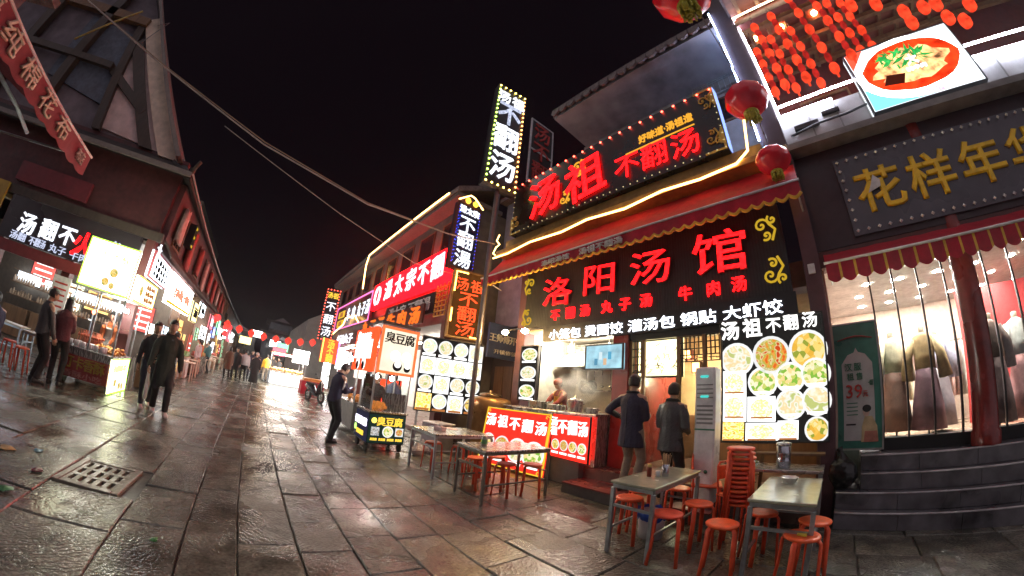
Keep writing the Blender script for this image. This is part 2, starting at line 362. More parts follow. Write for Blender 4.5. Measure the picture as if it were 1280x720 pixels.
def slab_mesh(x0, x1, y0, y1, rnd):
    g = .003 + rnd.random() * .005; c = .009
    x0 += g; x1 -= g; y0 += g; y1 -= g
    cx, cy = (x0 + x1) / 2, (y0 + y1) / 2; j = lambda: (rnd.random() - .5) * .022
    P = []
    # outline with a wavering edge
    for a, b_ in (((x0, y0), (x1, y0)), ((x1, y0), (x1, y1)), ((x1, y1), (x0, y1)), ((x0, y1), (x0, y0))):
        for t in (0, .34, .67):
            P.append((a[0] + (b_[0] - a[0]) * t - cx + j() * .55, a[1] + (b_[1] - a[1]) * t - cy + j() * .55))
    n = len(P); tilt = ((rnd.random() - .5) * .014, (rnd.random() - .5) * .014); h = (rnd.random() - .5) * .012
    top = lambda p, d=0: h + p[0] * tilt[0] + p[1] * tilt[1] - d
    ins = [(p[0] * (1 - c * 2 / (x1 - x0)), p[1] * (1 - c * 2 / (y1 - y0))) for p in P]
    vs = [(p[0], p[1], -.05) for p in P] + [(p[0], p[1], top(p, .012)) for p in P] + [(p[0], p[1], top(p) + (rnd.random() - .5) * .0008) for p in ins] + [(0, 0, top((0, 0)) + (rnd.random() - .5) * .002)]
    fs = []; sm = []
    for r in (0, 1):
        for i in range(n): fs.append((r * n + i, r * n + (i + 1) % n, (r + 1) * n + (i + 1) % n, (r + 1) * n + i)); sm.append(False)
    for i in range(n): fs.append((2 * n + i, 2 * n + (i + 1) % n, 3 * n)); sm.append(False)
    return vs, fs, sm, cx, cy
ROWS = [(-1.83, -1.38, .75, .9), (-1.38, -.93, .55, .85), (-.93, -.48, .6, .95), (-.48, 0.0, .7, 1.2), (0.0, .42, .8, 1.4), (.42, .96, .7, 1.1),
        (.96, 1.78, .75, 1.0), (1.78, 2.62, .8, 1.1), (2.62, 3.5, .9, 1.2), (3.5, 4.4, .9, 1.3), (4.4, 5.4, .9, 1.3), (-2.35, -1.83, .6, 1.0), (-2.95, -2.35, .6, 1.1), (-3.55, -2.95, .6, 1.0), (-4.15, -3.55, .6, 1.1), (-4.75, -4.15, .6, 1.1),
        (5.4, 6.6, 1, 1.5), (6.6, 8, 1, 1.5), (8, 9.5, 1.1, 1.6), (9.5, 11, 1.1, 1.6), (11, 12.5, 1.1, 1.6), (-5.9, -4.75, 1, 1.4), (-7.2, -5.9, 1, 1.4)]
GR = (3.62, 4.42, 1.08, 1.76)       # the drain takes the place of a slab
rnd = random.Random(3); cand = []
for (y0, y1, a, b) in ROWS:
    x = -5 - rnd.random() * .6
    edges = [x]
    while x < 62:
        x += a + (b - a) * rnd.random()
        if x > 14: x += rnd.random() * .8
        edges.append(x)
    if abs(y0 - .96) < .01: # keep the joints clear of the drain
        edges = [e for e in edges if not (3.2 < e < 4.8)] + [3.6, 4.44]; edges.sort()
    for e0, e1 in zip(edges, edges[1:]):
        cx, cy = (e0 + e1) / 2, (y0 + y1) / 2
        if y0 == .96 and abs(e0 - 3.6) < .001: continue
        if cx > 9.4 and cy > 3.0: continue   # under the row on the far left
        if cx < 6.6 and cy > 6.0: continue   # under the shop at the left
        dirv = Vector((cx, cy, -1.5)).normalized(); f = Vector((.743735, -.598786, .297174))
        vis = dirv.dot(f) > .22
        cand.append((hypot(cx, cy) if vis and cy < 6 else 100 + hypot(cx, cy), e0, e1, y0, y1))
cand.sort()
far = MB(); far.cur = 0
for i, (d, e0, e1, y0, y1) in enumerate(cand):
    vs, fs, sm, cx, cy = slab_mesh(e0, e1, y0, y1, rnd)
    if i < 292:
        b = MB(); b.v = vs; b.f = fs; b.mi = [0] * len(fs); b.sm = sm
        b.build('stone_slab', STONE, street, (cx, cy, 0))
    else:
        o = len(far.v); far.v += [(v[0] + cx, v[1] + cy, v[2]) for v in vs]; far.f += [tuple(q + o for q in f_) for f_ in fs]; far.mi += [0] * len(fs); far.sm += sm
tag(far.build('distant_paving', STONE, street), kind='stuff')
# ---- drain grate
CI = M('cast_stone', (.15, .138, .11), .4, var=.2, scale=30, bump=.25)
gt = T('drain_grate', 'pale slotted drain grate set in the wet stone street', 'drain grate', ((GR[0] + GR[1]) / 2, (GR[2] + GR[3]) / 2, 0), RAD(-3))
lx, ly = GR[1] - GR[0] - .02, GR[3] - GR[2] - .02
b = MB()
for (x0, x1, y0, y1) in ((-lx / 2, lx / 2, -ly / 2, -ly / 2 + .07), (-lx / 2, lx / 2, ly / 2 - .07, ly / 2), (-lx / 2, -lx / 2 + .07, -ly / 2 + .07, ly / 2 - .07), (lx / 2 - .07, lx / 2, -ly / 2 + .07, ly / 2 - .07)):
    b.bx(x0, x1, y0, y1, -.05, .012, .006)
b.build('grate_frame', CI, gt)
b = MB(); nx, ny = 3, 5; ax, ay = lx - .16, ly - .16
cx_, cy_ = ax / nx, ay / ny
for i in range(nx + 1): b.bx(-ax / 2 + i * cx_ - .032, -ax / 2 + i * cx_ + .032, -ay / 2 - .01, ay / 2 + .01, -.035, .004, .004)
for k in range(ny + 1):
    for i in range(nx): b.bx(-ax / 2 + i * cx_ + .032, -ax / 2 + (i + 1) * cx_ - .032, -ay / 2 + k * cy_ - .026, -ay / 2 + k * cy_ + .026, -.035, .003)
b.build('slotted_cover', CI, gt)
MB().bx(-lx / 2 + .06, lx / 2 - .06, -ly / 2 + .06, ly / 2 - .06, -.3, -.045).build('drain_pit', M('drain_dark', (.01, .01, .01), .4), gt)
# ---- litter round the drain
LIT = [((3.15, 1.95), .07, (.05, .2, .08), 'crumpled green wrapper lying left of the drain grate', .35), ((4.2, 2.2), .05, (.2, .4, .5), 'small blue wrapper on the wet slabs behind the drain', .3),
       ((3.7, 1.95), .06, (.15, .03, .05), 'small dark red scrap beside the left edge of the drain', .3), ((4.0, 2.45), .08, (.4, .26, .1), 'brown paper scrap beyond the drain', .5),
       ((4.95, -1.0), .06, (.6, .65, .7), 'pale shiny scrap on the red lit paving', .2), ((2.85, 2.0), .06, (.5, .5, .4), 'pale leaf of litter near the green wrapper', .5), ((2.9, .62), .035, (.05, .22, .06), 'tiny green scrap on the slabs right of the drain', .4)]
for (p, r, c, lab, ro) in LIT:
    b = MB(); k = 9; R_ = random.Random(int(p[0] * 100))
    pts = [(r * (.6 + .7 * R_.random()) * cos(2 * pi * i / k), r * (.6 + .7 * R_.random()) * sin(2 * pi * i / k), .004 + .012 * R_.random()) for i in range(k)]
    b.add(pts + [(0, 0, .02)] + [(q[0] * .9, q[1] * .9, .002) for q in pts], [(i, (i + 1) % k, k) for i in range(k)] + [(i, k + 1 + i, k + 1 + (i + 1) % k, (i + 1) % k) for i in range(k)])
    tag(b.build('litter', M('litter%d' % int(p[0] * 100), c, ro, var=.25), None, (p[0], p[1], .008)), lab, 'litter')
# ================================================================== people
SKIN = M('skin', (.42, .25, .17), .55, var=.1, scale=20, bump=.03)
EYE = M('eye_dark', (.02, .015, .012), .25, bump=0); LIP = M('lips', (.35, .12, .10), .5, bump=0)
HAIR = M('black_hair', (.012, .010, .010), .42, var=.4, scale=60, bump=.5, stretch=(1, 1, .25))
def cloth(key, rgb, rough=.85): return M('cloth_' + key, rgb, rough, var=.16, scale=26, bump=.35)
_fold = bpy.data.textures.new('folds', 'CLOUDS'); _fold.noise_scale = .16
def ell(c, rx, ry, n=14, ax=None):
    """horizontal elliptical ring, optionally tilted by matrix ax"""
    r = []
    for k in range(n):
        t = 2 * pi * k / n; v = Vector((rx * cos(t), ry * sin(t), 0))
        if ax is not None: v = ax @ v
        r.append(Vector(c) + v)
    return r
def ik(a, b, l1, l2, pole):
    a, b = Vector(a), Vector(b); d = b - a; D = min(d.length, (l1 + l2) * .999); u = d.normalized()
    q = (l1 * l1 - l2 * l2 + D * D) / (2 * D); hgt = math.sqrt(max(0, l1 * l1 - q * q))
    p = Vector(pole); p = p - u * p.dot(u)
    if p.length < 1e-5: p = u.orthogonal()
    return a + u * q + p.normalized() * hgt, a + u * D
def hand(mb, wrist, d, palm_n, curl=.5, side=1):
    """palm, four bent fingers of unequal length and a thumb off the side of the palm"""
    d = Vector(d).normalized(); nrm = Vector(palm_n); nrm = (nrm - d * nrm.dot(d)).normalized(); s = d.cross(nrm) * side
    w = Vector(wrist)
    rings = []
    for t, hw, th in ((-.025, .026, .02), (.02, .034, .016), (.06, .042, .015), (.095, .040, .012)):
        rings.append([w + d * t + s * hw * cos(2 * pi * k / 10) + nrm * th * sin(2 * pi * k / 10) for k in range(10)])
    mb.loft(rings)
    for i, (off, L) in enumerate(((.031, .072), (.0105, .081), (-.0105, .075), (-.030, .058))):
        p = w + d * .085 + s * off; pts = [p]; a = 0
        for j, seg in enumerate((.42, .32, .26)):
            a += curl * (.5 if j == 0 else .75) + i * .05; p = p + (d * cos(a) + nrm * sin(a)) * L * seg; pts.append(p)
        mb.tube(pts, [.0095, .009, .008, .0065], 7, round_ends=True)
    p = w + d * .02 + s * .028
    mb.tube([p, p + (s * .75 + d * .6 + nrm * .35) * .03, p + (s * .8 + d * 1.35 + nrm * .75) * .036, p + (s * .7 + d * 1.9 + nrm * 1.1) * .04], [.013, .0115, .010, .008], 7, round_ends=True)
def head(mb, c, Rm, s=1.0):
    """skull, jaw, nose, brow, lips and ears; c = centre of the head, faces local +x"""
    n, m = 20, 16; vs = []; fs = []
    for i in range(m + 1):
        a = pi * i / m
        for k in range(n):
            t = 2 * pi * k / n; x, y, z = sin(a) * cos(t), sin(a) * sin(t), cos(a)
            rx, ry, rz = .102, .081, .122
            if z < 0: ry *= 1 - .22 * z * z * 1.6; rx *= (1 - .10 * z * z) if x > 0 else (1 - .34 * z * z)
            px, py, pz = x * rx, y * ry, z * rz
            if x > .3:
                f = (x - .3) / .7
                px -= .012 * f * math.exp(-((pz - .012) / .018) ** 2) * (1 if abs(py) > .012 else .2)      # eye sockets
                px += .008 * f * math.exp(-((pz - .036) / .016) ** 2)                                       # brow
                px += .010 * f * math.exp(-((pz + .095) / .02) ** 2)                                        # chin
            vs.append(Vector(c) + Rm @ (Vector((px, py, pz)) * s))
    for i in range(m):
        for k in range(n): fs.append((i * n + k, (i + 1) * n + k, (i + 1) * n + (k + 1) % n, i * n + (k + 1) % n))
    mb.add(vs, fs, True)
    q = lambda x, y, z: Vector(c) + Rm @ (Vector((x, y, z)) * s)
    mb.tube([q(.088, 0, .018), q(.104, 0, -.012), q(.100, 0, -.030)], [.009 * s, .0145 * s, .013 * s], 8, round_ends=True)
    mb.tube([q(.092, -.018, -.058), q(.097, 0, -.056), q(.092, .018, -.058)], [.006 * s, .010 * s, .006 * s], 8, round_ends=True)
    for y in (-1, 1): mb.tube([q(-.005, y * .078, .022), q(-.018, y * .088, .005), q(-.008, y * .080, -.026)], [.012 * s, .013 * s, .009 * s], 7, round_ends=True)
def person(label, loc, face, H=1.72, top=None, trousers=None, shoes=None, hairlen=0, hair=True, coat=.86, loose=1.0, lean=0, hp=0, hy=0, hands=None, feet=None, pelvis=None, curl=.5,
           vox=.014, group=None, sit=False, hat=None, apron=None, women=False, skirt=None, name='person', sway=0, palm=None, collar=None):
    s = H / 1.75
    t = T(name, label, 'person', loc, RAD(face), group)
    pel = Vector(pelvis or (0, 0, .93)); sw = .172 if women else .195
    La = Matrix.Rotation(RAD(lean), 3, 'Y') @ Matrix.Rotation(RAD(sway), 3, 'X')
    up = lambda x, y, z: pel + La @ Vector((x, y, z))
    nk = up(.0, 0, .53); Rh = Matrix.Rotation(RAD(hy), 3, 'Z') @ Matrix.Rotation(RAD(lean * .5 + hp), 3, 'Y')
    hc = nk + La @ Vector((.012, 0, .048)) + Rh @ Vector((.022, 0, .10))
    sh = {q: up(0, q * sw, .45) for q in (1, -1)}; hip = {q: pel + Vector((0, q * .092, -.03)) for q in (1, -1)}
    hands = hands or {}; feet = feet or {}
    W_ = {}; EL = {}; AN = {}; KN = {}
    for q in (1, -1):
        tgt = hands.get(q, (.06, q * (sw + .085), .80)); EL[q], W_[q] = ik(sh[q], tgt, .285, .255, (-.7, q * .35, -.25))
        ft = feet.get(q, (0, q * .105, 0)); AN[q] = Vector((ft[0], ft[1], ft[2] + .085)); KN[q], AN[q] = ik(hip[q], AN[q], .43, .43, (1, q * .12, .15 if sit else 0))
    S = None
    TR = lambda mb: [setattr(mb, 'v', [tuple(Vector(v) * s) for v in mb.v])]
    # ---- body: one continuous surface
    b = MB()
    b.loft([ell(up(0, 0, z), rx, ry, ax=La) for z, rx, ry in ((-.09, .07, .10), (-.04, .105, .155), (.05, .105, .15), (.16, .092, .13), (.30, .105, .15), (.42, .10, .165), (.49, .07, .12), (.53, .052, .06))])
    b.tube([up(-.005, 0, .48), nk + La @ Vector((.0, 0, .03)), hc - Rh @ Vector((.012, 0, .06))], [.062, .053, .052], 10, round_ends=True)
    head(b, hc, Rh)
    for q in (1, -1):
        b.tube([up(0, q * .10, .46), sh[q], EL[q], W_[q]], [.06, .056, .042, .028], 10, round_ends=True)
        k = KN[q]; a = AN[q]
        b.tube([hip[q], hip[q].lerp(k, .4), k, k.lerp(a, .35), a], [.088, .08, .055, .054, .038], 10, round_ends=True)
    TR(b); body = fin(b, [('REMESH', dict(mode='VOXEL', voxel_size=min(vox, .012) if vox < .02 else vox)), ('SMOOTH', dict(factor=.5, iterations=2 if vox < .02 else 1))])
    x = MB()
    for q in (1, -1):
        d = (W_[q] - EL[q]).normalized(); pn = Vector((palm or {}).get(q, (.25, -q * 1.0, 0)))
        hand(x, W_[q] + d * .005, d, pn, curl, side=-q)
    x.cur = 1
    for q in (1, -1): x.sph(hc + Rh @ Vector((.083, q * .031, .012)), .0105, 8, 6, (.6, 1.25, .8))
    x.cur = 2; x.tube([hc + Rh @ Vector((.098, yy, -.057)) for yy in (-.016, 0, .016)], [.003, .0065, .003], 6)
    TR(x)
    bm = bmesh.new(); bm.from_mesh(body); base = len(bm.faces)
    me2 = x.mesh('x', []); bm.from_mesh(me2); bm.to_mesh(body); bm.free(); bpy.data.meshes.remove(me2)
    body.materials.clear()
    for m_ in (SKIN, EYE, LIP): body.materials.append(m_)
    body.polygons.foreach_set('use_smooth', [True] * len(body.polygons)); body.name = 'body'
    O('body', body, t)
    rm = lambda mb, v=vox, st=.02: fin(mb, [('REMESH', dict(mode='VOXEL', voxel_size=v)), ('SMOOTH', dict(factor=.5, iterations=2)), ('DISPLACE', dict(texture=_fold, strength=st, mid_level=.5, texture_coords='LOCAL'))])
    def part(me, nm, mt):
        me.materials.clear(); me.materials.append(mt); me.polygons.foreach_set('use_smooth', [True] * len(me.polygons)); me.name = nm; return O(nm, me, t)
    # ---- jacket or coat
    if top:
        c = MB(); L = loose
        zs = [(.53, .07, .08), (.505, .085, .115), (.47, .105 * L, .16), (.42, .122 * L, .188), (.34, .135 * L, .196), (.25, .136 * L, .186), (.14, .13 * L, .172), (.02, .135 * L, .182)]
        rings = [ell(up(0, 0, z), rx, ry, ax=La) for z, rx, ry in zs]
        hem = coat
        if sit: rings.append(ell(pel + Vector((0, 0, -.06)), .14, .185))
        else:
            zz = pel.z - .02
            while zz > hem:
                zz = max(hem, zz - .09); f = (pel.z - zz); rings.append(ell((pel.x, 0, zz), .14 * L + f * .07, .188 + f * .07))
        c.loft(rings[::-1])
        for q in (1, -1):
            d = (W_[q] - EL[q]).normalized()
            c.tube([up(0, q * .10, .42), sh[q] + La @ Vector((0, -q * .026, -.028)), sh[q].lerp(EL[q], .5), EL[q], W_[q] + d * .004], [.072, .070 * L, .064 * L, .06 * L, .044 * L], 12, round_ends=True)
        c.tube([up(-.01, 0, .49), up(-.008, 0, .545)], [.085, .074], 12)
        TR(c); part(rm(c, vox * 1.05), 'jacket' if coat > .7 else 'coat', top)
    if collar:
        c = MB(); c.tube([up(.075 * cos(a), .088 * sin(a), .515 + .02 * (cos(a) < 0)) for a in [2 * pi * k / 14 for k in range(14)]], .026, 8, closed=True); TR(c); part(rm(c, vox * .8, .03), 'collar', collar)
        c = MB(); c.tube([up(-.135, 0, .40), up(-.14, 0, .2), pel + Vector((-.142, 0, -.02)), pel + Vector((-.165, 0, -.22))], .006, 5); TR(c); c.build('back_seam', collar, t)
    if apron:
        a_ = MB(); rings = []
        for z, w_ in ((.40, .10), (.30, .14), (.1, .17), (-.2, .19), (-.45, .19)):
            p = up(.16, 0, z) if z > 0 else pel + Vector((.17, 0, z)); rings.append((p, w_))
        vs = []
        for p, w_ in rings:
            for k in range(7): y = (k - 3) / 3; vs.append(p + Vector((-.06 * y * y, w_ * y, 0)))
        n_ = len(vs); vs2 = [v - Vector((.012, 0, 0)) for v in vs]
        f_ = [(r * 7 + k, r * 7 + k + 1, (r + 1) * 7 + k + 1, (r + 1) * 7 + k) for r in range(4) for k in range(6)]
        a_.add(vs + vs2, f_ + [tuple(i + n_ for i in q_)[::-1] for q_ in f_], True)
        for q in (1, -1): a_.tube([up(.15, q * .09, .40), up(.09, q * .10, .50), up(-.02, q * .08, .53)], .012, 6)
        TR(a_); a_.build('apron', apron, t)
    # ---- trousers
    if trousers:
        c = MB(); c.loft([ell(pel + Vector((0, 0, z)), rx, ry) for z, rx, ry in ((-.12, .09, .14), (-.04, .122, .172), (.08, .118, .162))])
        for q in (1, -1):
            k, a = KN[q], AN[q]
            c.tube([hip[q] + Vector((0, 0, .02)), hip[q].lerp(k, .45), k, k.lerp(a, .5), a + Vector((0, 0, .0))], [.105, .096, .074, .066, .062], 10)
        TR(c); part(rm(c, vox), 'trousers', trousers)
    if skirt:
        c = MB(); c.loft([ell((pel.x, 0, z), rx, ry, 18) for z, rx, ry in ((.12, .25, .27), (.45, .20, .24), (.75, .16, .20), (.95, .13, .17))]); TR(c); part(rm(c, vox * 1.2), 'skirt', skirt)
    if shoes:
        for q in (1, -1):
            a = AN[q]; c = MB(); rings = []
            for xx, hw, hh in ((-.075, .03, .075), (-.05, .042, .10), (.0, .042, .105), (.05, .044, .075), (.10, .05, .06), (.15, .046, .05), (.178, .028, .035)):
                rings.append([Vector((a.x + xx, a.y + hw * cos(2 * pi * k / 12) + q * .006 * max(0, xx) * 10, a.z - .085 + hh * .5 + hh * .5 * max(-.99, min(1, 1.5 * sin(2 * pi * k / 12))))) for k in range(12)])
            c.loft(rings); TR(c); c.build('shoe', shoes, t)
    if hair:
        c = MB(); n, m = 22, 14; vs = []; fs = []
        R2 = random.Random(int(abs(loc[0] * 37 + loc[1] * 11)))
        for i in range(m + 1):
            a = pi * i / m
            for k in range(n):
                th_ = 2 * pi * k / n; x_, y_, z_ = sin(a) * cos(th_), sin(a) * sin(th_), cos(a)
                r_ = 1.0
                line_z = .42 if x_ > .55 else (.42 - (.55 - x_) * 1.35 if x_ > -.1 else -.52 - .15 * (hairlen > 0))
                f = 1.10 + .05 * noise.noise(Vector((x_ * 3, y_ * 3, z_ * 3 + loc[0]))) + (R2.random() - .5) * .025 if z_ > line_z else .86
                w_ = 1 + .13 * max(0, z_) * (1 - max(0, z_) ** 4); vs.append(hc + Rh @ Vector((x_ * .105 * f * w_ - .004, y_ * .085 * f * w_, z_ * .119 * f + .002)))
        for i in range(m):
            for k in range(n): fs.append((i * n + k, (i + 1) * n + k, (i + 1) * n + (k + 1) % n, i * n + (k + 1) % n))
        c.add(vs, fs, True)
        if hairlen:
            c.loft([[hc + Rh @ Vector((-.035 + .062 * w_ * cos(2 * pi * k / 14) - .01, .088 * w_ * sin(2 * pi * k / 14), z)) for k in range(14)] for z, w_ in ((.03, 1), (-.06, 1.02), (-.06 - hairlen * .6, .95), (-.06 - hairlen, .6))])
        TR(c); c.build('hair', HAIR, t)
    if hat:
        c = MB(); vs = []
        c.loft([[hc + Rh @ Vector((.112 * w_ * cos(2 * pi * k / 16) - .006, .095 * w_ * sin(2 * pi * k / 16), z)) for k in range(16)] for z, w_ in ((.02, 1.0), (.06, 1.04), (.10, .95), (.132, .6), (.14, .1))]); TR(c); c.build('cap', hat, t)
    return t
# ================================================================== shared finishes
BLK = M('black_board', (.012, .012, .014), .45, bump=.05)
DARKMET = M('dark_steel', (.05, .05, .055), .45, .6)
STEEL = M('brushed_steel', (.46, .47, .45), .26, .7, var=.06, scale=30, stretch=(1, 8, 1), bump=.008)
LEGST = M('dull_steel_tube', (.36, .40, .42), .42, .75, var=.2, scale=20)
GOLD = M('gold_paint', (.62, .42, .08), .4, .2, bump=.05)
WHITEP = M('white_plastic', (.72, .73, .72), .4, bump=.03)
CONC = M('grey_plaster', (.27, .265, .26), .85, var=.25, scale=5, bump=.2)
PALEW = M('pale_wall', (.46, .45, .46), .85, var=.22, scale=4, bump=.15)
DKRED = M('dark_red_timber', (.085, .018, .016), .5, var=.25, scale=12, stretch=(1, 1, .15))
REDP = M('red_lacquer', (.20, .022, .018), .22, var=.3, scale=8, bump=.08)
WOOD = M('brown_timber', (.16, .085, .04), .55, var=.3, scale=14, stretch=(1, 1, .12))
TILEB = M('grey_roof_tile', (.17, .14, .14), .75, var=.35, scale=16)
DKW = M('dark_interior', (.03, .026, .024), .8)
ORANGE = M('orange_plastic', (.88, .13, .035), .36, var=.3, scale=9, bump=.1); ORANGE2 = M('worn_red_plastic', (.70, .085, .04), .5, var=.4, scale=7, bump=.15)
REDST = M('red_stool_leg', (.78, .09, .03), .4, var=.18, scale=14)
CANVR = M('red_canvas', (.42, .010, .03), .75, var=.2, scale=12)
CANVY = M('yellow_canvas', (.75, .42, .05), .75, var=.2, scale=12)
LR = E('led_red', (1, .004, .005), 3.2); LRD = E('led_red_dim', (1, .03, .02), .9); LW = E('led_white', (.86, .9, 1), 1.7); LWS = E('led_white_strong', (.86, .9, 1), 3.0); LWD = E('led_white_soft', (.7, .76, 1), .7)
LO = E('led_orange', (1, .16, .02), 1.1); LY = E('led_yellow', (1, .62, .06), 1.1); LWARM = E('warm_tube', (1, .55, .14), 5.0); LGR = E('led_green', (.25, 1, .12), 2.5); LBL = E('led_blue', (.06, .10, 1), 2.5)
TUBEW = E('white_neon', (.80, .85, 1), 34.0); TUBEB = E('blue_white_neon', (.45, .6, 1), 20.0); PINK = E('pink_neon', (1, .15, .4), 2.2)
BOXW = E('lightbox_white', (1, .98, .93), 7, var=.25, scale=2.0); BOXY = E('lightbox_yellow', (1, .93, .55), 3.0, var=.25, scale=2.0)
BOXRS = E('lightbox_red_soft', (1, .022, .012), 1.5, var=.12); BOXR = E('lightbox_red', (1, .0012, .0025), 9.0, var=.12); BOXO = E('lightbox_orange', (1, .045, .012), 2.4, var=.12); BOXB = E('lightbox_black', (.05, .045, .05), .25)
PRW = E('print_white', (1, .98, .94), 1.6); PRK = E('print_black', (.03, .02, .02), .35); PRG = E('print_yellow', (1, .62, .04), .8); PRB = E('print_brown', (.5, .18, .05), .8); PRGR = E('print_green', (.12, .5, .08), 1.0)
PLW = M('paint_white', (.75, .74, .72), .5, bump=.02); PLK = M('paint_black', (.02, .02, .02), .5, bump=.02); PLR = M('paint_red', (.5, .04, .03), .5, bump=.02); PLG = M('paint_green', (.05, .22, .13), .5); YEL = M('sign_yellow', (.72, .42, .02), .5, bump=.03)
D1 = PIC('dish_red', ((.9, .16, .02), (1, .45, .08), (.5, .5, .06), (1, .8, .4), (.75, .08, .01)), .8, scale=3.2, det=1.2)
D2 = PIC('dish_green', ((.95, .9, .6), (.25, .5, .06), (1, .85, .5), (.6, .65, .15), (1, .7, .3)), .95, scale=4.2, vor=True)
D3 = PIC('dish_pale', ((1, .95, .8), (1, .85, .55), (.95, .7, .35), (1, .98, .9), (.55, .6, .2)), .92, scale=1.8, det=1.5)
D4 = PIC('dish_yellow', ((1, .75, .2), (.9, .5, .06), (1, .85, .4), (.35, .4, .05), (1, .6, .1)), .85, scale=3.6, vor=True)
D5 = PIC('dish_card', ((1, .97, .85), (1, .80, .42), (.45, .48, .16), (1, .93, .75), (.95, .6, .25)), 1.5, scale=2.6, rimr=.80)
D6 = PIC('dish_gold_card', ((1, .7, .12), (.8, .42, .03), (1, .85, .4), (.9, .3, .03)), 1.6, scale=2.6, rimr=9)
DP = PIC('dish_unlit', ((.6, .4, .1), (.3, .35, .06), (.7, .6, .3), (.5, .2, .05)), 1, emit=False)
GL = GLASS('clear_glass')
# ================================================================== stools and tables
def make_stool():
    t = T('stool', '-', 'stool', group='round orange stools')
    b = MB(); b.lathe([(.02, .456), (.134, .456), (.145, .461), (.149, .472), (.145, .481), (.134, .486), (.10, .484), (.02, .482)], 22)
    b.build('seat', ORANGE, t)
    for k in range(4):
        a = RAD(45 + 90 * k); c, s_ = cos(a), sin(a); q = lambda r, z: (r * c, r * s_, z)
        MB().tube([q(.105, .455), q(.140, .452), q(.158, .43), q(.168, .22), q(.188, .0)], [.015, .0165, .0175, .0165, .0155], 8, e=(1.4, .8)).build('leg', REDST, t)
    return t
STOOL = make_stool(); _first = [True]
def stool(x, y, rz, label, z=0, group=None, tilt=None):
    if _first[0]: _first[0] = False; o = STOOL; o.location = (x, y, z); o.rotation_euler = (0, 0, RAD(rz)); o['label'] = label
    else: o = copy_tree(STOOL, (x, y, z), RAD(rz), label)
    if int(abs(x * 100)) % 3 == 0:
        for c in kids(o):
            if c.name.startswith('seat'): c.material_slots[0].link = 'OBJECT'; c.material_slots[0].material = ORANGE2
    if group: o['group'] = group
    if tilt: o.rotation_euler = (tilt[0], tilt[1], RAD(rz))
    return o
for x, y, rz, lab in [
    (1.93, -3.40, 10, 'round orange stool at the near left corner of the table with the sauce bottles'), (2.02, -3.80, 35, 'round orange stool just behind the other one left of the bottle table'),
    (1.38, -3.16, 22, 'nearest orange stool right of the bottle table, a pale glare patch on its seat'), (1.27, -3.68, 50, 'orange stool between the bottle table and the tall stool stack'),
    (.86, -3.16, 12, 'orange stool at the left front corner of the rightmost table'), (.62, -3.66, 40, 'orange stool half hidden under the left side of the rightmost table'),
    (.20, -3.12, 30, 'orange stool with scraps on its seat at the front right of the rightmost table'), (.13, -3.55, 5, 'orange stool behind the scrap covered stool by the rightmost table'),
    (4.42, -3.20, 15, 'orange stool at the far left end of the middle table'), (4.46, -3.62, 60, 'orange stool beyond the middle table near the leaning red menu board'), (3.96, -3.40, 20, 'red legged stool at the near end of the middle table'), (3.80, -3.78, 44, 'red legged stool on the right side of the middle table by the menu board'),
    (5.72, -3.15, 18, 'stool under the farthest table, beside the black food cart'), (5.35, -3.50, 33, 'stool tucked under the right half of the farthest table'), (5.05, -3.75, 5, 'stool at the near right corner of the farthest table'), (1.72, -4.2, 5, 'orange stool seen behind the bottle table near the door steps')]:
    stool(x, y, rz, lab)
for k in range(13):
    stool(.93 + .004 * ((k * 7) % 5 - 2), -3.92 + .004 * ((k * 3) % 5 - 2), 12 + ((k * 37) % 7 - 3), ('topmost stool of the tall stack beside the rightmost table' if k == 12 else 'lowest stool of the tall stack, its feet on the ground' if k == 0 else '%s stool from the top of the tall orange stack' % ORD[12 - k]), z=k * .047, group='stools nested in the tall stack')
def table(name, label, x0, x1, y0, y1, h, topm, legm, low=.26):
    """steel table: sheet top with folded rim, square legs, low side rails"""
    cx, cy = (x0 + x1) / 2, (y0 + y1) / 2; w, d = (x1 - x0), (y1 - y0)
    t = T(name, label, 'table', (cx, cy, 0), 0, 'steel dining tables on the pavement')
    MB().bx(-w / 2, w / 2, -d / 2, d / 2, h - .028, h, .006).build('table_top', topm, t)
    i = .025; b = MB()
    for s_ in (-1, 1):
        b.bx(-w / 2 + i, w / 2 - i, s_ * (d / 2 - i) - .012, s_ * (d / 2 - i) + .012, h - .065, h - .029); b.bx(s_ * (w / 2 - i) - .012, s_ * (w / 2 - i) + .012, -d / 2 + i + .013, d / 2 - i - .013, h - .065, h - .029)
    b.build('apron_frame', legm, t)
    for sx in (-1, 1):
        for sy in (-1, 1):
            X, Y = sx * (w / 2 - i), sy * (d / 2 - i); MB().bx(X - .019, X + .019, Y - .019, Y + .019, 0, h - .066, .003).build('leg', legm, t)
        MB().bar((sx * (w / 2 - i), -d / 2 + i + .02, low), (sx * (w / 2 - i), d / 2 - i - .02, low), .022, .022).build('side_rail', legm, t)
    MB().bar((-w / 2 + i + .02, d / 2 - i, h - .24), (w / 2 - i - .02, d / 2 - i, h - .24), .026, .026).build('end_rail', legm, t)
    MB().bar((-w / 2 + i + .02, -d / 2 + i, low + .12), (w / 2 - i - .02, -d / 2 + i, low + .12), .022, .022).build('end_rail', legm, t)
    return t
TOPG = M('greenish_steel_top', (.46, .50, .38), .16, .35, var=.12, scale=20, bump=.03)
table('dining_table', 'rightmost steel table with a glossy greenish top reflecting yellow light', .11, .66, -4.15, -3.1, .73, TOPG, LEGST)
table('dining_table', 'steel table with sauce bottles and a straw holder on its top', 1.44, 1.92, -4.15, -2.98, .73, TOPG, LEGST)
table('dining_table', 'middle steel table in front of the leaning red menu board', 3.66, 4.36, -4.0, -2.78, .73, STEEL, M('worn_steel_leg', (.2, .18, .15), .5, .5))
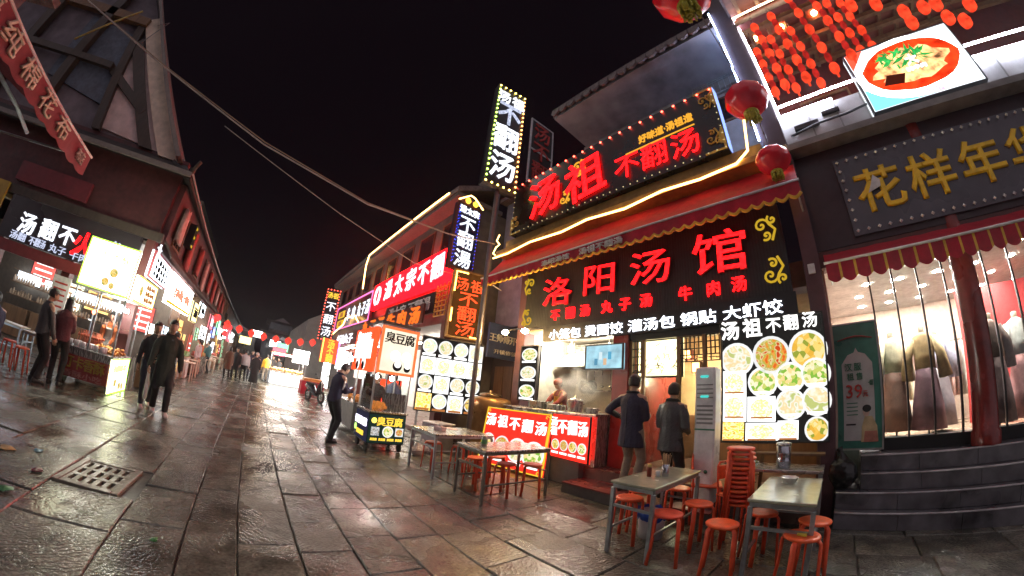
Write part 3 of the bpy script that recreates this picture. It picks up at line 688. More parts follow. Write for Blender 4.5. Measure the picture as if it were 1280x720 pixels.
table('dining_table', 'farthest steel table, beside the black food cart', 5.0, 5.95, -3.95, -2.78, .73, STEEL, LEGST)
# ---- things on the bottle table
b = T('sauce_bottle', 'dark red sauce bottle with yellow cap on the steel table', 'bottle', (1.74, -3.42, .732))
MB().lathe([(.024, 0), (.026, .01), (.026, .085), (.02, .10)], 14).build('glass', M('chili_sauce', (.16, .02, .008), .25), b); MB().lathe([(.022, .10), (.023, .105), (.023, .13), (.019, .133)], 14).build('lid', M('yellow_cap', (.6, .4, .12), .4), b)
tag(MB().lathe([(.02, 0), (.024, .004), (.025, .055), (.02, .058)], 12).build('small_cup', WHITEP, None, (1.68, -3.5, .732)), 'little white cup between the sauce bottle and straw holder', 'cup')
b = T('straw_holder', 'metal cup holding a fan of wooden chopsticks on the table', 'chopstick holder', (1.62, -3.55, .732))
MB().lathe([(.036, 0), (.038, .004), (.038, .13), (.034, .132)], 16).build('cup', M('tin', (.45, .46, .5), .2, .9), b)
q = MB(); R_ = random.Random(4)
for i in range(22): a = R_.random() * 6.28; r_ = R_.random() * .03; q.tube([(r_ * cos(a), r_ * sin(a), .02), (r_ * cos(a) * 1.9, r_ * sin(a) * 1.9, .225 + R_.random() * .02)], .0032, 5)
tag(q.build('chopsticks', M('bamboo', (.42, .26, .12), .6), b), kind='stuff')
cj = T('condiment_jar', 'squat jar with a green label on the middle table', 'jar', (4.52 - .45, -3.05, .732)); MB().lathe([(.04, 0), (.045, .01), (.045, .10), (.036, .115), (.036, .13)], 14).build('glass', M('jar_glass', (.35, .33, .25), .15), cj); MB().lathe([(.046, .025), (.046, .085)], 14, cap=False).build('label', M('label_green', (.12, .3, .1), .5), cj)
tb = T('tissue_box', 'pale tissue box on the farthest table', 'box', (5.45, -3.1, .732), .3); MB().bx(-.1, .1, -.06, .06, 0, .07, .006).build('box', M('tissue_card', (.6, .42, .42), .6), tb); MB().add([(-.05, 0, .07), (.05, 0, .07), (.03, .02, .12), (-.02, -.02, .13), (0, .03, .11)], [(0, 1, 2, 3), (1, 4, 2), (0, 3, 4)]).build('tissue', PLW, tb)
tag(MB().bx(-.16, .16, -.1, .1, 0, .003).build('paper_menu', M('menu_paper', (.65, .5, .48), .5, var=.3, scale=20), None, (5.75, -3.5, .732), .15), 'flat pink and white paper sheet on the farthest table', 'menu')
tag(MB().lathe([(.06, 0), (.085, .05), (.09, .055), (.08, .052), (.04, .012)], 16, cap=False).build('bowl', M('melamine_white', (.6, .6, .55), .3), None, (.42, -3.85, .732)), 'empty white bowl near the back of the rightmost table', 'bowl')
q = MB(); R_ = random.Random(41)
for k in range(5): q.bx(.16 + .05 * R_.random(), .19 + .06 * R_.random(), -3.16 + .08 * R_.random(), -3.13 + .08 * R_.random(), .487, .492 + .006 * R_.random())
tag(q.build('food_scraps', M('scrap_yellow', (.6, .45, .05), .5), None), 'yellow scraps left on the seat of the front right stool', 'scraps', kind='stuff')
b = T('slop_bucket', 'white bucket with a bright blue bag over its rim on the ground', 'bucket', (1.78, -3.66, 0))
MB().lathe([(.12, 0), (.135, .01), (.155, .30), (.150, .305)], 20).build('pail', M('bucket_white', (.5, .5, .55), .4), b)
q = MB(); N = 26
q.loft([[((r_ + .012 * sin(k * 2.3 + z * 40)) * cos(2 * pi * k / N), (r_ + .012 * sin(k * 2.3 + z * 40)) * sin(2 * pi * k / N), z + .012 * sin(k * 1.7)) for k in range(N)] for r_, z in ((.150, .22), (.172, .27), (.176, .31), (.160, .33), (.135, .25))], cap=False)
q.build('bag_liner', M('blue_plastic_bag', (.02, .10, .55), .3, bump=.4), b)
# ---- red folding stool-like chairs seen by the door
def red_chair(x, y, rz, label):
    t = T('metal_chair', label, 'chair', (x, y, 0), RAD(rz)); r_ = .013
    for s_ in (-1, 1):
        MB().tube([(-.18, s_ * .19, 0), (-.17, s_ * .19, .45), (-.2, s_ * .185, .78), (-.2, s_ * .15, .82), (-.2, 0, .825)], r_, 8).build('frame', REDST, t)
        MB().tube([(.18, s_ * .19, 0), (.17, s_ * .19, .44)], r_, 8).build('leg', REDST, t)
    MB().bx(-.2, .2, -.2, .2, .44, .465, .01).build('seat', ORANGE, t); MB().bx(-.215, -.195, -.16, .16, .62, .78, .008).build('backrest', ORANGE, t)
red_chair(1.55, -4.72, 200, 'red metal chair with rounded back by the white air conditioner'); red_chair(1.02, -4.35, 160, 'red tube framed chair just behind the stool stack')
# ---- side table with steamers under the bright menu
sd = T('side_table', 'low steel work table under the bright menu wall', 'table', (.62, -4.78, 0))
MB().bx(-.5, .5, -.25, .25, .70, .735, .005).build('table_top', STEEL, sd)
MB().bx(-.46, .46, -.2, .2, .25, .27).build('shelf', M('worn_steel_leg', (.2, .18, .15), .5, .5), sd)
for sx in (-1, 1):
    for sy in (-1, 1): MB().bx(sx * .46 - .018, sx * .46 + .018, sy * .21 - .018, sy * .21 + .018, 0, .699).build('leg', LEGST, sd)
b = T('tin_canister', 'tall shiny steel canister on the work table under the menu', 'canister', (.60, -4.72, .737))
MB().lathe([(.085, 0), (.088, .008), (.088, .07), (.091, .075), (.091, .085), (.088, .09), (.088, .16), (.091, .165), (.091, .175), (.088, .18), (.088, .25), (.08, .258)], 22).build('body', M('tin', (.45, .46, .5), .2, .9), b)
MB().lathe([(.09, .258), (.092, .262), (.092, .285), (.06, .292), (.012, .294), (.012, .31)], 22).build('lid', STEEL, b)
b = T('card_terminal', 'grey counter scale with a small display by the white cabinet', 'scale', (1.08, -4.75, .737)); MB().bx(-.11, .11, -.1, .1, 0, .05, .01).build('base', WHITEP, b); MB().bx(-.09, .09, .04, .1, .05, .2, .01).build('display', M('scale_grey', (.3, .3, .32), .4), b)
b = T('vegetable_bowl', 'steel bowl of green vegetables on the work table end', 'bowl', (.98, -4.60, .737)); MB().lathe([(.04, 0), (.07, .01), (.115, .06), (.12, .066), (.11, .062), (.05, .03)], 20, cap=False).build('bowl', STEEL, b)
q = MB(); R_ = random.Random(9)
for i in range(30): a = R_.random() * 6.3; r_ = R_.random() * .085; q.sph((r_ * cos(a), r_ * sin(a), .05 + R_.random() * .03), .02, 6, 4, (1, 1, .5))
tag(q.build('vegetables', M('leafy', (.2, .26, .05), .5), b), kind='stuff')
sk = T('wooden_bench', 'plank bench leaning in front of the menu wall bottom', 'bench', (.56, -5.06, 0)); MB().bx(-.44, .44, -.1, .1, .84, .87, .005).build('seat', WOOD, sk)
for sx in (-1, 1): MB().bar((sx * .4, -.08, 0), (sx * .36, 0, .84), .04, .04).build('leg', WOOD, sk)
# ================================================================== clothes shop (x < 0)
TS = T('clothes_shop', 'clothes shop with a glass front above curved dark steps', 'shop', (-3, -5.4, 0))
def P(name, mb, mat, par): o = mb.build(name, mat, par); o.location = -(Vector(par.matrix_world.translation) if False else Vector(par.location)); return o
STEPM = M('dark_step_stone', (.12, .117, .13), .3, var=.5, scale=5, bump=.25); NOSE = M('pale_step_edge', (.55, .54, .55), .4, var=.3)  # edge strips paler than the step stone
ys = (-4.92, -5.08, -5.24, -5.40)
for i, yf in enumerate(ys):
    z0, z1 = i * .2, (i + 1) * .2 - .004; n = 14; xs = [-.03 - .30 * (i > 1) - 5.2 * k / n for k in range(n + 1)]
    curve = lambda x: yf + .10 * (((x + 2.2) / 2.2) ** 2) * (-.35 if x < -2.2 else .25) - .0
    b = MB(); vs = [(x, curve(x), z0) for x in xs] + [(x, curve(x), z1) for x in xs] + [(x, -5.95, z1) for x in xs] + [(x, -5.95, z0) for x in xs]; m_ = n + 1
    fs = [(r * m_ + k, r * m_ + k + 1, (r + 1) * m_ + k + 1, (r + 1) * m_ + k) for r in range(3) for k in range(n)] + [(0, m_, 2 * m_, 3 * m_), (n, 3 * m_ + n, 2 * m_ + n, m_ + n)]
    for sg in range(7):
        k0, k1 = sg * 2, sg * 2 + 2; bb = MB(); xx = [xs[k0] - .003, xs[k0 + 1], xs[k1] + .003]
        vv = [(x, curve(x) + .004 * ((sg * 7 + i) % 3 - 1), z0 + .001) for x in xx] + [(x, curve(x) + .004 * ((sg * 7 + i) % 3 - 1), z1 - .001 * (sg % 3)) for x in xx] + [(x, -5.95, z1 - .001 * (sg % 3)) for x in xx] + [(x, -5.95, z0 + .001) for x in xx]
        bb.add(vv, [(r * 3 + q, r * 3 + q + 1, (r + 1) * 3 + q + 1, (r + 1) * 3 + q) for r in range(3) for q in range(2)] + [(0, 3, 6, 9), (2, 11, 8, 5), (9, 10, 1, 0), (10, 11, 2, 1)]); P('step_stone', bb, STEPM, TS)
    b = MB(); b.tube([(x, curve(x) - .004, z1 - .006) for x in xs], .012, 6); P('step_edge', b, NOSE, TS)
P('platform', MB().bx(-8, -.03, -9.5, -5.951, 0, .86), STEPM, TS)
P('sill', MB().bx(-8, -.62, -5.96, -5.72, .80, .955), BLK, TS)
P('back_wall', MB().bx(-8, .0, -9.7, -9.5, 0, 9), M('shop_cream_wall', (.55, .42, .34), .8), TS)
P('side_wall', MB().bx(-.03, .10, -9.5, -5.56, .86, 9.2), M('shop_cream_wall', (.55, .42, .34), .8), TS)
P('red_wall', MB().bx(-4.6, -2.6, -8.2, -8.1, .87, 3.2), M('shop_red_wall', (.42, .03, .03), .7), TS)
P('ceiling', MB().bx(-8, -.03, -9.5, -5.60, 3.35, 3.5), M('shop_ceiling', (.62, .60, .58), .8, bump=.03), TS)
P('shop_floor', MB().bx(-8, -.03, -9.5, -5.97, .862, .872), M('shop_floor', (.3, .2, .14), .25), TS)
for x in (-.66, -1.0, -1.36, -1.74, -2.35, -2.75, -3.15, -3.55): P('mullion', MB().bx(x - .012, x + .012, -5.80, -5.755, .956, 3.36), BLK, TS)
xs = (-.66, -1.0, -1.36, -1.74, -2.35, -2.75, -3.15, -3.55)
for x0, x1 in zip(xs, xs[1:]): P('glass_pane', MB().bx(x1 + .02, x0 - .02, -5.783, -5.775, .957, 3.34), GL, TS)
b = MB(); b.lathe([(.2, .80), (.2, .95), (.175, .98), (.168, 1.6), (.165, 3.4), (.165, 5.15)], 24, (-1.98, -5.58, 0)); P('round_pillar', b, REDP, TS)
P('lintel', MB().bx(-8, .0, -5.72, -5.45, 3.28, 3.52), DKRED, TS)
P('sign_backing', MB().bx(-8, .16, -5.62, -5.44, 3.525, 5.12), M('dark_purple_paint', (.035, .014, .02), .5), TS)
P('ledge', MB().bx(-8, .14, -6.2, -5.16, 5.13, 5.24), CONC, TS)
P('parapet', MB().bx(-8, .02, -5.62, -5.42, 5.245, 5.98), PALEW, TS)
for x in (-.5, -.98, -1.45, -3.9): P('parapet_joint', MB().bx(x - .012, x + .012, -5.415, -5.40, 5.25, 5.97), CONC, TS)
P('air_pipe', MB().tube([(-.1, -5.36, 5.52), (-.6, -5.33, 5.58), (-1.1, -5.35, 5.60), (-1.5, -5.36, 5.66)], .02, 8), DARKMET, TS)
P('junction_box', MB().bx(-.62, -.2, -5.42, -5.34, 5.60, 5.68), DARKMET, TS)
P('wall_bracket', MB().bx(-1.02, -.72, -5.42, -5.36, 5.74, 5.80), DARKMET, TS)
P('balcony_wall', MB().bx(-8, .0, -7.6, -7.4, 5.25, 9.0), M('balcony_red', (.10, .018, .014), .6), TS)
P('eave_soffit', MB().bx(-8, .0, -7.4, -4.55, 8.82, 8.95), M('soffit_timber', (.15, .045, .03), .6, var=.3, scale=10, stretch=(.2, 1, 1)), TS)
for k in range(12): P('rafter', MB().bx(-.2 - k * .42 - .04, -.2 - k * .42 + .04, -7.39, -4.56, 8.72, 8.818), WOOD, TS)
P('roof', MB().bx(-8, .05, -8, -4.5, 8.955, 9.2), TILEB, TS)
P('beam', MB().bx(-8, .0, -5.28, -5.12, 8.45, 8.66), DKRED, TS)
for k in range(5): P('rear_beam', MB().bx(-8, 0, -5.6 - k * .4, -5.5 - k * .4, 8.6, 8.71), WOOD, TS)
for x in (-1.2, -2.6, -4.0): P('balcony_lattice', frame4(1.2, 1.5, .05, -7.36, -7.31, 6.3, MB()), WOOD, TS).location.x += x + 0
for x in (-.25, -.9, -1.7): tag(P('downlight', MB().lathe([(.07, 0), (.07, .03)], 12, (x, -5.9, 8.79), cap=True), E('balcony_warm', (1, .26, .08), 60), TS))
# neon tubes on the corner and along the parapet
def neon(label, pts, mat, r=.018, name='neon_tube', group=None, cat='light tube'):
    return tag(MB().tube(pts, r, 6, smooth=True).build(name, mat), label, cat, group)
neon('white tube light down the dark corner post, beside the red lantern strings', [(-.03, -5.2, 5.85), (-.03, -5.2, 7.3), (-.03, -5.2, 9.2)], TUBEW)
neon('warm white tube light along the upper eave, top right', [(.0, -5.05, 8.66), (-.9, -5.05, 8.66), (-4.5, -5.05, 8.66)], E('warm_white_neon', (1, .75, .5), 9))
for x0, x1, z, lab in ((-.06, -1.44, 6.2, 'upper white tube light left of the food screen'), (-.05, -.98, 5.98, 'lower short white tube light left of the food screen'), (-3.37, -6.5, 6.16, 'upper white tube light right of the food screen'), (-3.35, -6.5, 5.9, 'lower white tube light right of the food screen')):
    neon(lab, [(x0, -5.36, z), (x1, -5.36, z)], TUBEW, .02)
neon('blue white tube light on the left face of the tall corner post', [(.42, -5.15, 9.4), (.42, -5.15, 7.4), (.42, -5.15, 5.5)], TUBEB)
# downlights inside the shop
k = 0
for x in (-.75, -1.35, -2.0, -2.7, -3.4):
    for y in (-6.25, -7.0, -7.8, -8.7):
        k += 1
        tag(MB().lathe([(.058, .018), (.06, .021)], 14).build('downlight', E('downlight', (1, .94, .84), 500), None, (x + .1 * (k % 2), y, 3.326)), 'small round ceiling light in the clothes shop, %s from the left, %s row' % (ORD[int(round((-x) / .67)) - 1], ('front', 'second', 'third', 'back')[(-6.2 - y > .5) + (-6.2 - y > 1.3) + (-6.2 - y > 2.2)]), 'ceiling light', 'ceiling lights of the clothes shop')
# ---- garments on stands
def garment(x, y, label, kind, m1, m2, rz=0, z=.873):
    t = T('dressed_mannequin', label, 'mannequin', (x, y, z), RAD(rz)); N = 18
    rg = lambda z_, a, b_, w=0: [((a + w * sin(k * 3.1)) * cos(2 * pi * k / N), (b_ + w * sin(k * 3.1)) * sin(2 * pi * k / N), z_) for k in range(N)]
    MB().loft([rg(.10, .27, .24, .022), rg(.45, .23, .20, .02), rg(.8, .17, .15, .012), rg(1.0, .145, .11)]).build('skirt', m2, t)
    MB().loft([rg(.95, .155, .12), rg(1.15, .16, .115), rg(1.32, .185, .10), rg(1.42, .15, .08), rg(1.47, .06, .055)]).build('robe', m1, t)
    for s_ in (-1, 1): MB().tube([(s_ * .15, 0, 1.38), (s_ * .25, .02, 1.15), (s_ * .30, -.05, .82)], [.06, .075, .11], 10).build('sleeve', m1, t)
    MB().lathe([(.05, 1.46), (.045, 1.50), (.05, 1.55), (.02, 1.565)], 14).build('neck_cap', M('mannequin', (.35, .27, .2), .5), t)
    for s_ in (-1, 1): MB().bar((s_ * .05, -.118, 1.40), (s_ * -.03, -.135, .98), .03, .012).build('collar_band', m2, t)
    MB().lathe([(.16, 0), (.16, .015), (.015, .03), (.015, .12)], 14).build('stand', DARKMET, t)
robe = lambda k, c: M('robe_' + k, c, .75, var=.22, scale=14, bump=.3)
for a in ((-.95, -6.6, 'mannequin in a cream and brown robe behind the left panes', 0, robe('cream', (.5, .42, .3)), robe('brown', (.16, .07, .05)), 20), (-1.42, -6.45, 'mannequin in a tan top and dark purple skirt behind the glass', 0, robe('tan', (.42, .27, .13)), robe('plum', (.12, .05, .07)), -10),
          (-1.75, -7.0, 'mannequin in a pale lilac blouse left of the red pillar', 0, robe('lilac', (.45, .42, .55)), robe('greyplum', (.22, .17, .19)), 0), (-2.45, -6.3, 'mannequin in a long brown gown right of the red pillar', 0, robe('mocha', (.2, .12, .10)), robe('mocha2', (.17, .10, .10)), 15),
          (-3.0, -6.6, 'mannequin in a white robe by the red inner wall', 0, robe('white', (.6, .58, .55)), robe('rose', (.45, .2, .2)), 5), (-.62, -7.4, 'mannequin in a dark print dress deep inside the shop', 0, robe('ink', (.05, .05, .07)), robe('ink2', (.07, .06, .08)), 0), (-.5, -8.4, 'mannequin in a pale pink robe at the back of the shop', 0, robe('pink', (.55, .35, .35)), robe('pink2', (.5, .3, .3)), 0)):
    garment(*a)
q = MB(); R_ = random.Random(12)
for k in range(16): q.add([(-.55 + .3 * R_.random(), -6.2 + .1 * R_.random(), .9 + .5 * R_.random()) for _ in range(3)], [(0, 1, 2)])
rk = T('clothes_rail', 'rail of hanging pale clothes at the back of the shop', 'clothes rail', (-2.0, -8.4, .873))
MB().tube([(-1.0, 0, 0), (-1.0, 0, 1.5), (1.0, 0, 1.5), (1.0, 0, 0)], .015, 6).build('rail', STEEL, rk)
for k in range(14):
    c_ = random.Random(k).choice(((.6, .55, .5), (.5, .3, .28), (.25, .3, .4), (.6, .5, .35), (.12, .1, .1)))
    x = -.9 + k * .138; MB().loft([[(x + .035 * cos(2 * pi * j / 10), w * sin(2 * pi * j / 10), z) for j in range(10)] for z, w in ((.5, .22), (.9, .2), (1.3, .2), (1.42, .12), (1.47, .02))]).build('garment', robe('rk%d' % (k % 5), c_), rk)
# poster on stand, bag
pt, w_, h_ = sign('poster_stand', 'green rental poster with a price of 39 behind glass on the top step', (.0, -5.62), (-.64, -5.64), .83, 2.5, M('poster_green', (.045, .20, .15), .35, var=.2), .05, M('aluminium', (.5, .5, .5), .35, .8), .022, cat='poster')
b = MB(); b.prism([(-.21, .12), (.21, .12), (.21, 1.12), (.12, 1.24), (.03, 1.27), (0, 1.33), (-.03, 1.27), (-.12, 1.24), (-.21, 1.12)][::-1], -.006, -.002); b.build('arch_panel', M('poster_pale', (.50, .50, .48), .4, var=.1), pt)
b = MB(); b.tube([(-.24, -.012, 1.44), (-.1, -.012, 1.47), (0, -.012, 1.48), (.1, -.012, 1.47), (.24, -.012, 1.44)], [.035, .06, .065, .06, .035], 8, e=(1, .15)); b.build('scroll', PLR, pt)
chars(pt, '汉服', -.12, 1.08, .11, PLG, cw=.125, bold=.015, depth=.01); chars(pt, '租赁', .03, 1.02, .0001, PLG, cw=.0001) if False else None
chars(pt, '租售', -.10, .955, .10, PLG, cw=.125, bold=.015, depth=.01)
line(pt, '39', -.06, .76, .25, PLR, w=.22, bold=.02); line(pt, '元', .09, .72, .09, PLR, w=.07); line(pt, '一套起', .165, .86, .08, PLG, w=.07)
for k in range(4): MB().bx(-.17, -.02, -.011, -.007, .60 - k * .05, .612 - k * .05).build('printed_line', PLG, pt)
MB().bx(-.18, -.05, -.011, -.007, .32, .34).build('printed_line', PLK, pt)
fg = MB()   # printed figure of a woman in a robe
fg.prism([(.02, .10), (.25, .10), (.235, .30), (.17, .43), (.07, .43), (.03, .30)][::-1], -.012, -.008); o_ = fg.build('printed_robe', M('print_robe', (.52, .40, .22), .5, var=.3), pt)
MB().prism([(.05, .10), (.25, .10), (.23, .24), (.07, .24)][::-1], -.016, -.0125).build('printed_skirt', M('print_skirt', (.45, .17, .12), .5, var=.3), pt)
MB().prism([(.09 + .045 * cos(a), .485 + .06 * sin(a)) for a in [2 * pi * k / 14 for k in range(14)]][::-1], -.014, -.008).build('printed_face', M('print_skin', (.6, .42, .33), .5), pt)
MB().prism([(.10 + .06 * cos(a), .53 + .048 * sin(a)) for a in [2 * pi * k / 14 for k in range(14)]][::-1], -.018, -.0145).build('printed_hair', PLK, pt)
b = MB(); b.sph((0, 0, .19), .2, 14, 9, (.9, .8, 1)); b.tube([(0, 0, .36), (.03, .02, .45), (.06, .0, .50)], [.07, .03, .05], 8)
me = fin(b, [('REMESH', dict(mode='VOXEL', voxel_size=.018)), ('DISPLACE', dict(texture=_fold, strength=.06, mid_level=.5))]); me.materials.append(M('black_bin_bag', (.012, .012, .013), .25, bump=.5)); me.polygons.foreach_set('use_smooth', [True] * len(me.polygons))
tag(O('rubbish_bag', me, None, (-.10, -5.28, .4)), 'black tied rubbish bag on the dark steps below the poster', 'bag')
# ---- yellow lettered sign board with bulbs
t, w_, h_ = sign('shop_sign', 'black sign board with gold characters edged by white bulbs', (-.58, -5.40), (-4.6, -5.40), 3.62, 4.86, M('board_slate', (.085, .078, .10), .32, var=.2, scale=3, bump=.03), .1)
chars(t, '花样年华', -1.46, .62, .70, M('gold_letter', (.95, .60, .02), .35, bump=.03), cw=.80, bold=.05, depth=.012, wf=1.05)
bulbs(t, perim(w_, h_, .155, .06), .03, M('unlit_bulb', (.92, .94, .94), .2, bump=0), 'bulb_border')
MB().prism([(-w_ / 2 + .36, .56), (-w_ / 2 + .56, .62), (-w_ / 2 + .58, .72), (-w_ / 2 + .50, .82), (-w_ / 2 + .44, .70)][::-1], -.055, -.048).build('peeled_patch', PLW, t)
# awning
def awning(label, x0, x1, yb, yf, zb, zf, val, m_, sm, n_sc, stripes=True, group=None, texts=()):
    t = T('awning', label, 'awning', ((x0 + x1) / 2, yb, zf)); w = abs(x1 - x0); n = 40
    b = MB(); vs = []; rows = 5
    for r in range(rows + 1):
        f = r / rows
        for k in range(n + 1): vs.append((-w / 2 + w * k / n, (yf - yb) * f, (zb - zf) * (1 - f) - .03 * sin(pi * f) + .006 * sin(k * 1.9 + r)))
    fs = [(r * (n + 1) + k, r * (n + 1) + k + 1, (r + 1) * (n + 1) + k + 1, (r + 1) * (n + 1) + k) for r in range(rows) for k in range(n)]
    N = len(vs); b.add(vs + [(v[0], v[1], v[2] - .006) for v in vs], fs + [tuple(i + N for i in f)[::-1] for f in fs], True); b.build('canopy', m_, t)
    b = MB(); sc = n_sc * 6; yy = yf - yb
    top = [(-w / 2 + w * k / sc, -.0) for k in range(sc + 1)]; bot = [(-w / 2 + w * k / sc, -val * (.78 + .22 * abs(sin(pi * k / 6)))) for k in range(sc + 1)]
    for k in range(sc):
        b.cur = 1 if (stripes == 'edge' and 0) else 0
        vs = [(*[top[k][0]], yy + .012 * sin(k * .5), top[k][1]), (top[k + 1][0], yy + .012 * sin(k * .5 + .5), top[k + 1][1]), (bot[k + 1][0], yy + .02 * sin(k * .5 + .5), bot[k + 1][1]), (bot[k][0], yy + .02 * sin(k * .5), bot[k][1])]
        b.cur = 1 if (stripes is True and (k % 6) == 0) else 0
        b.add(vs + [(v[0], v[1] - .004, v[2]) for v in vs], [(0, 1, 2, 3), (7, 6, 5, 4), (2, 6, 7, 3)])
    b.build('scalloped_valance', [m_, CANVY], t)
    if stripes == 'edge':
        b = MB(); b.tube([(p[0], yy + .014, p[1] + .015) for p in bot], .024, 6); b.build('gold_trim', CANVY, t)
    MB().tube([(-w / 2 - .02, yy + .008, .012), (w / 2 + .02, yy + .008, .012)], .019, 8).build('front_bar', sm, t)
    for s_ in (-1, 1): MB().tube([(s_ * (w / 2 - .05), .0, -.15), (s_ * (w / 2 - .05), yy, .0)], .014, 6).build('arm', sm, t)
    return t
a2 = awning('red striped awning with a scalloped edge over the clothes shop', -.07, -5.2, -5.44, -4.98, 3.46, 3.17, .26, CANVR, WHITEP, 26)
# ================================================================== soup restaurant (x 0 .. 6.2)
SR = T('soup_restaurant', 'soup restaurant with an open kitchen under a black sign', 'restaurant', (3, -5.4, 0))
PLUM = M('plum_pilaster', (.10, .045, .055), .6, var=.25, scale=6); TILEW = M('kitchen_tile', (.5, .47, .4), .3, var=.12); WARMW = M('warm_wall', (.42, .27, .14), .6, var=.2, scale=5)
P('corner_pilaster', MB().bx(-.0, .24, -5.62, -5.36, 0, 4.70, .01), PLUM, SR); P('corner_post', MB().bx(.0, .40, -5.7, -5.2, 4.72, 10.2, .01), M('dark_post', (.05, .03, .035), .5), SR)
P('switch_box', MB().bx(.08, .18, -5.36, -5.32, 3.20, 3.34, .006), WHITEP, SR)
P('pilaster', MB().bx(6.02, 6.3, -5.7, -5.36, 0, 4.4, .01), PLUM, SR)
P('floor', MB().bx(.25, 6.02, -9.2, -4.96, 0, .345), M('shop_floor_tile', (.16, .10, .085), .35, var=.25), SR)
P('step', MB().bx(1.36, 3.72, -4.955, -4.38, 0, .15), M('step_base', (.12, .11, .10), .6), SR)
R_ = random.Random(2)
for i in range(4):
    for r, (ya, yb, z) in enumerate(((-4.95, -4.36, .15), (-5.5, -4.945, .345))):
        x0 = 1.36 + i * .59; c_ = (.23, .055, .05) if (i + r) % 3 != 1 else (.36, .25, .16)
        if r == 1 and x0 > 3.0: continue
        P('floor_tile', MB().bx(x0 + .004, x0 + .586, ya + .004, yb - .004, z, z + .022, .003), M('tile_%.2f' % c_[0], c_, .3, var=.2), SR)
P('back_wall', MB().bx(.25, 6.02, -9.4, -9.2, .35, 4.8), WARMW, SR); P('left_wall', MB().bx(6.03, 6.2, -9.2, -5.71, 0, 4.8), TILEW, SR); P('right_wall', MB().bx(.11, .25, -9.2, -5.63, .35, 4.7), WARMW, SR)
P('ceiling', MB().bx(.25, 6.02, -9.2, -5.37, 2.95, 3.05), M('grease_ceiling', (.36, .32, .26), .7), SR)
P('kitchen_wall', MB().bx(3.55, 6.02, -7.5, -7.35, .346, 2.94), TILEW, SR)
P('partition', MB().bx(3.22, 3.54, -7.4, -5.32, .346, 2.94, .006), M('red_tile_wall', (.27, .035, .03), .3, var=.25, scale=7), SR)
P('counter', MB().bx(3.56, 5.98, -5.45, -4.98, .347, 1.22, .005), STEEL, SR); P('counter_plinth', MB().bx(3.76, 5.98, -4.97, -4.82, 0, .42), M('plinth_grey', (.17, .16, .15), .6), SR)
P('counter_top', MB().bx(3.545, 6.0, -5.5, -4.9, 1.222, 1.26, .006), STEEL, SR)
P('back_counter', MB().bx(3.6, 6.0, -7.34, -6.75, .347, 1.15, .005), STEEL, SR)
P('extractor_hood', MB().add([(3.7, -7.34, 2.25), (5.9, -7.34, 2.25), (5.9, -6.3, 2.25), (3.7, -6.3, 2.25), (3.9, -7.34, 2.85), (5.7, -7.34, 2.85), (5.7, -6.8, 2.85), (3.9, -6.8, 2.85)], [(0, 1, 2, 3), (7, 6, 5, 4), (0, 4, 5, 1), (1, 5, 6, 2), (2, 6, 7, 3), (3, 7, 4, 0)]), STEEL, SR)
P('shelf', MB().bx(4.2, 5.6, -7.34, -7.1, 1.72, 1.75), STEEL, SR)
for i, (x, s_) in enumerate(((5.75, .9), (5.45, .8), (4.6, 1), (4.2, .85))):
    tag(MB().lathe([(.03, 0), (.13, .02), (.19, .10), (.195, .11), (.17, .10), (.1, .03)], 16, cap=False).build('wok', M('wok_iron', (.07, .065, .06), .4, .7), None, (x, -7.26, 1.78)), ('iron wok hanging at the kitchen wall, leftmost' if i == 0 else 'iron wok on the kitchen wall, second from the left' if i == 1 else 'iron wok on the kitchen wall behind the steam' if i == 2 else 'iron wok on the kitchen wall nearest the red partition'), 'wok').rotation_euler = (RAD(70), 0, i * .4)
def pot(x, y, z, r, h, lab, lid=False, m_=None):
    t = T('stock_pot', lab, 'pot', (x, y, z)); MB().lathe([(r * .94, 0), (r, .015), (r, h - .01), (r * 1.04, h), (r * .98, h + .004), (r * .96, h - .02), (r * .93, .03), (.01, .03)], 22, cap=False).build('pot', m_ or STEEL, t)
    if lid: MB().lathe([(r * 1.02, h + .004), (r * .8, h + .04), (r * .2, h + .06), (.02, h + .065), (.025, h + .10), (.01, h + .105)], 20).build('lid', m_ or STEEL, t)
    for s_ in (-1, 1): MB().tube([(s_ * r, -.04, h * .75), (s_ * (r + .04), -.03, h * .75), (s_ * (r + .04), .03, h * .75), (s_ * r, .04, h * .75)], .008, 6).build('handle', m_ or STEEL, t)
pot(4.25, -5.2, 1.262, .15, .20, 'steel stock pot steaming on the kitchen counter', True); pot(4.75, -5.22, 1.262, .20, .10, 'wide low steel pan on the kitchen counter'); pot(3.85, -5.2, 1.262, .12, .09, 'small steel bowl on the counter by the red partition'); pot(5.2, -5.18, 1.262, .22, .14, 'large steel basin in front of the cook')
bl = T('hanging_ladles', 'row of ladles and strainers hanging over the counter', 'ladles', (4.5, -6.7, 2.0)); MB().tube([(-.8, 0, .2), (.8, 0, .2)], .01, 6).build('rail', STEEL, bl)
for k in range(7): b = MB(); x = -.7 + k * .23; b.tube([(x, 0, .19), (x, .0, -.15)], .008, 6); b.sph((x, 0, -.18), .05, 10, 6, (1, 1, .6)); b.build('ladle', STEEL, bl)
for i, (x, y, lab) in enumerate(((5.55, -6.05, 'round white lamp glowing over the cook'), (5.12, -6.0, 'round white lamp glowing over the steam'), (4.5, -6.6, 'round white lamp glowing deep in the kitchen'))):
    t = T('kitchen_lamp', lab, 'lamp', (x, y, 2.62)); MB().sph((0, 0, 0), .075, 14, 10).build('globe', E('kitchen_globe', (1, .90, .70), 200), t); MB().tube([(0, 0, .07), (0, 0, .32)], .012, 6).build('stem', WHITEP, t)
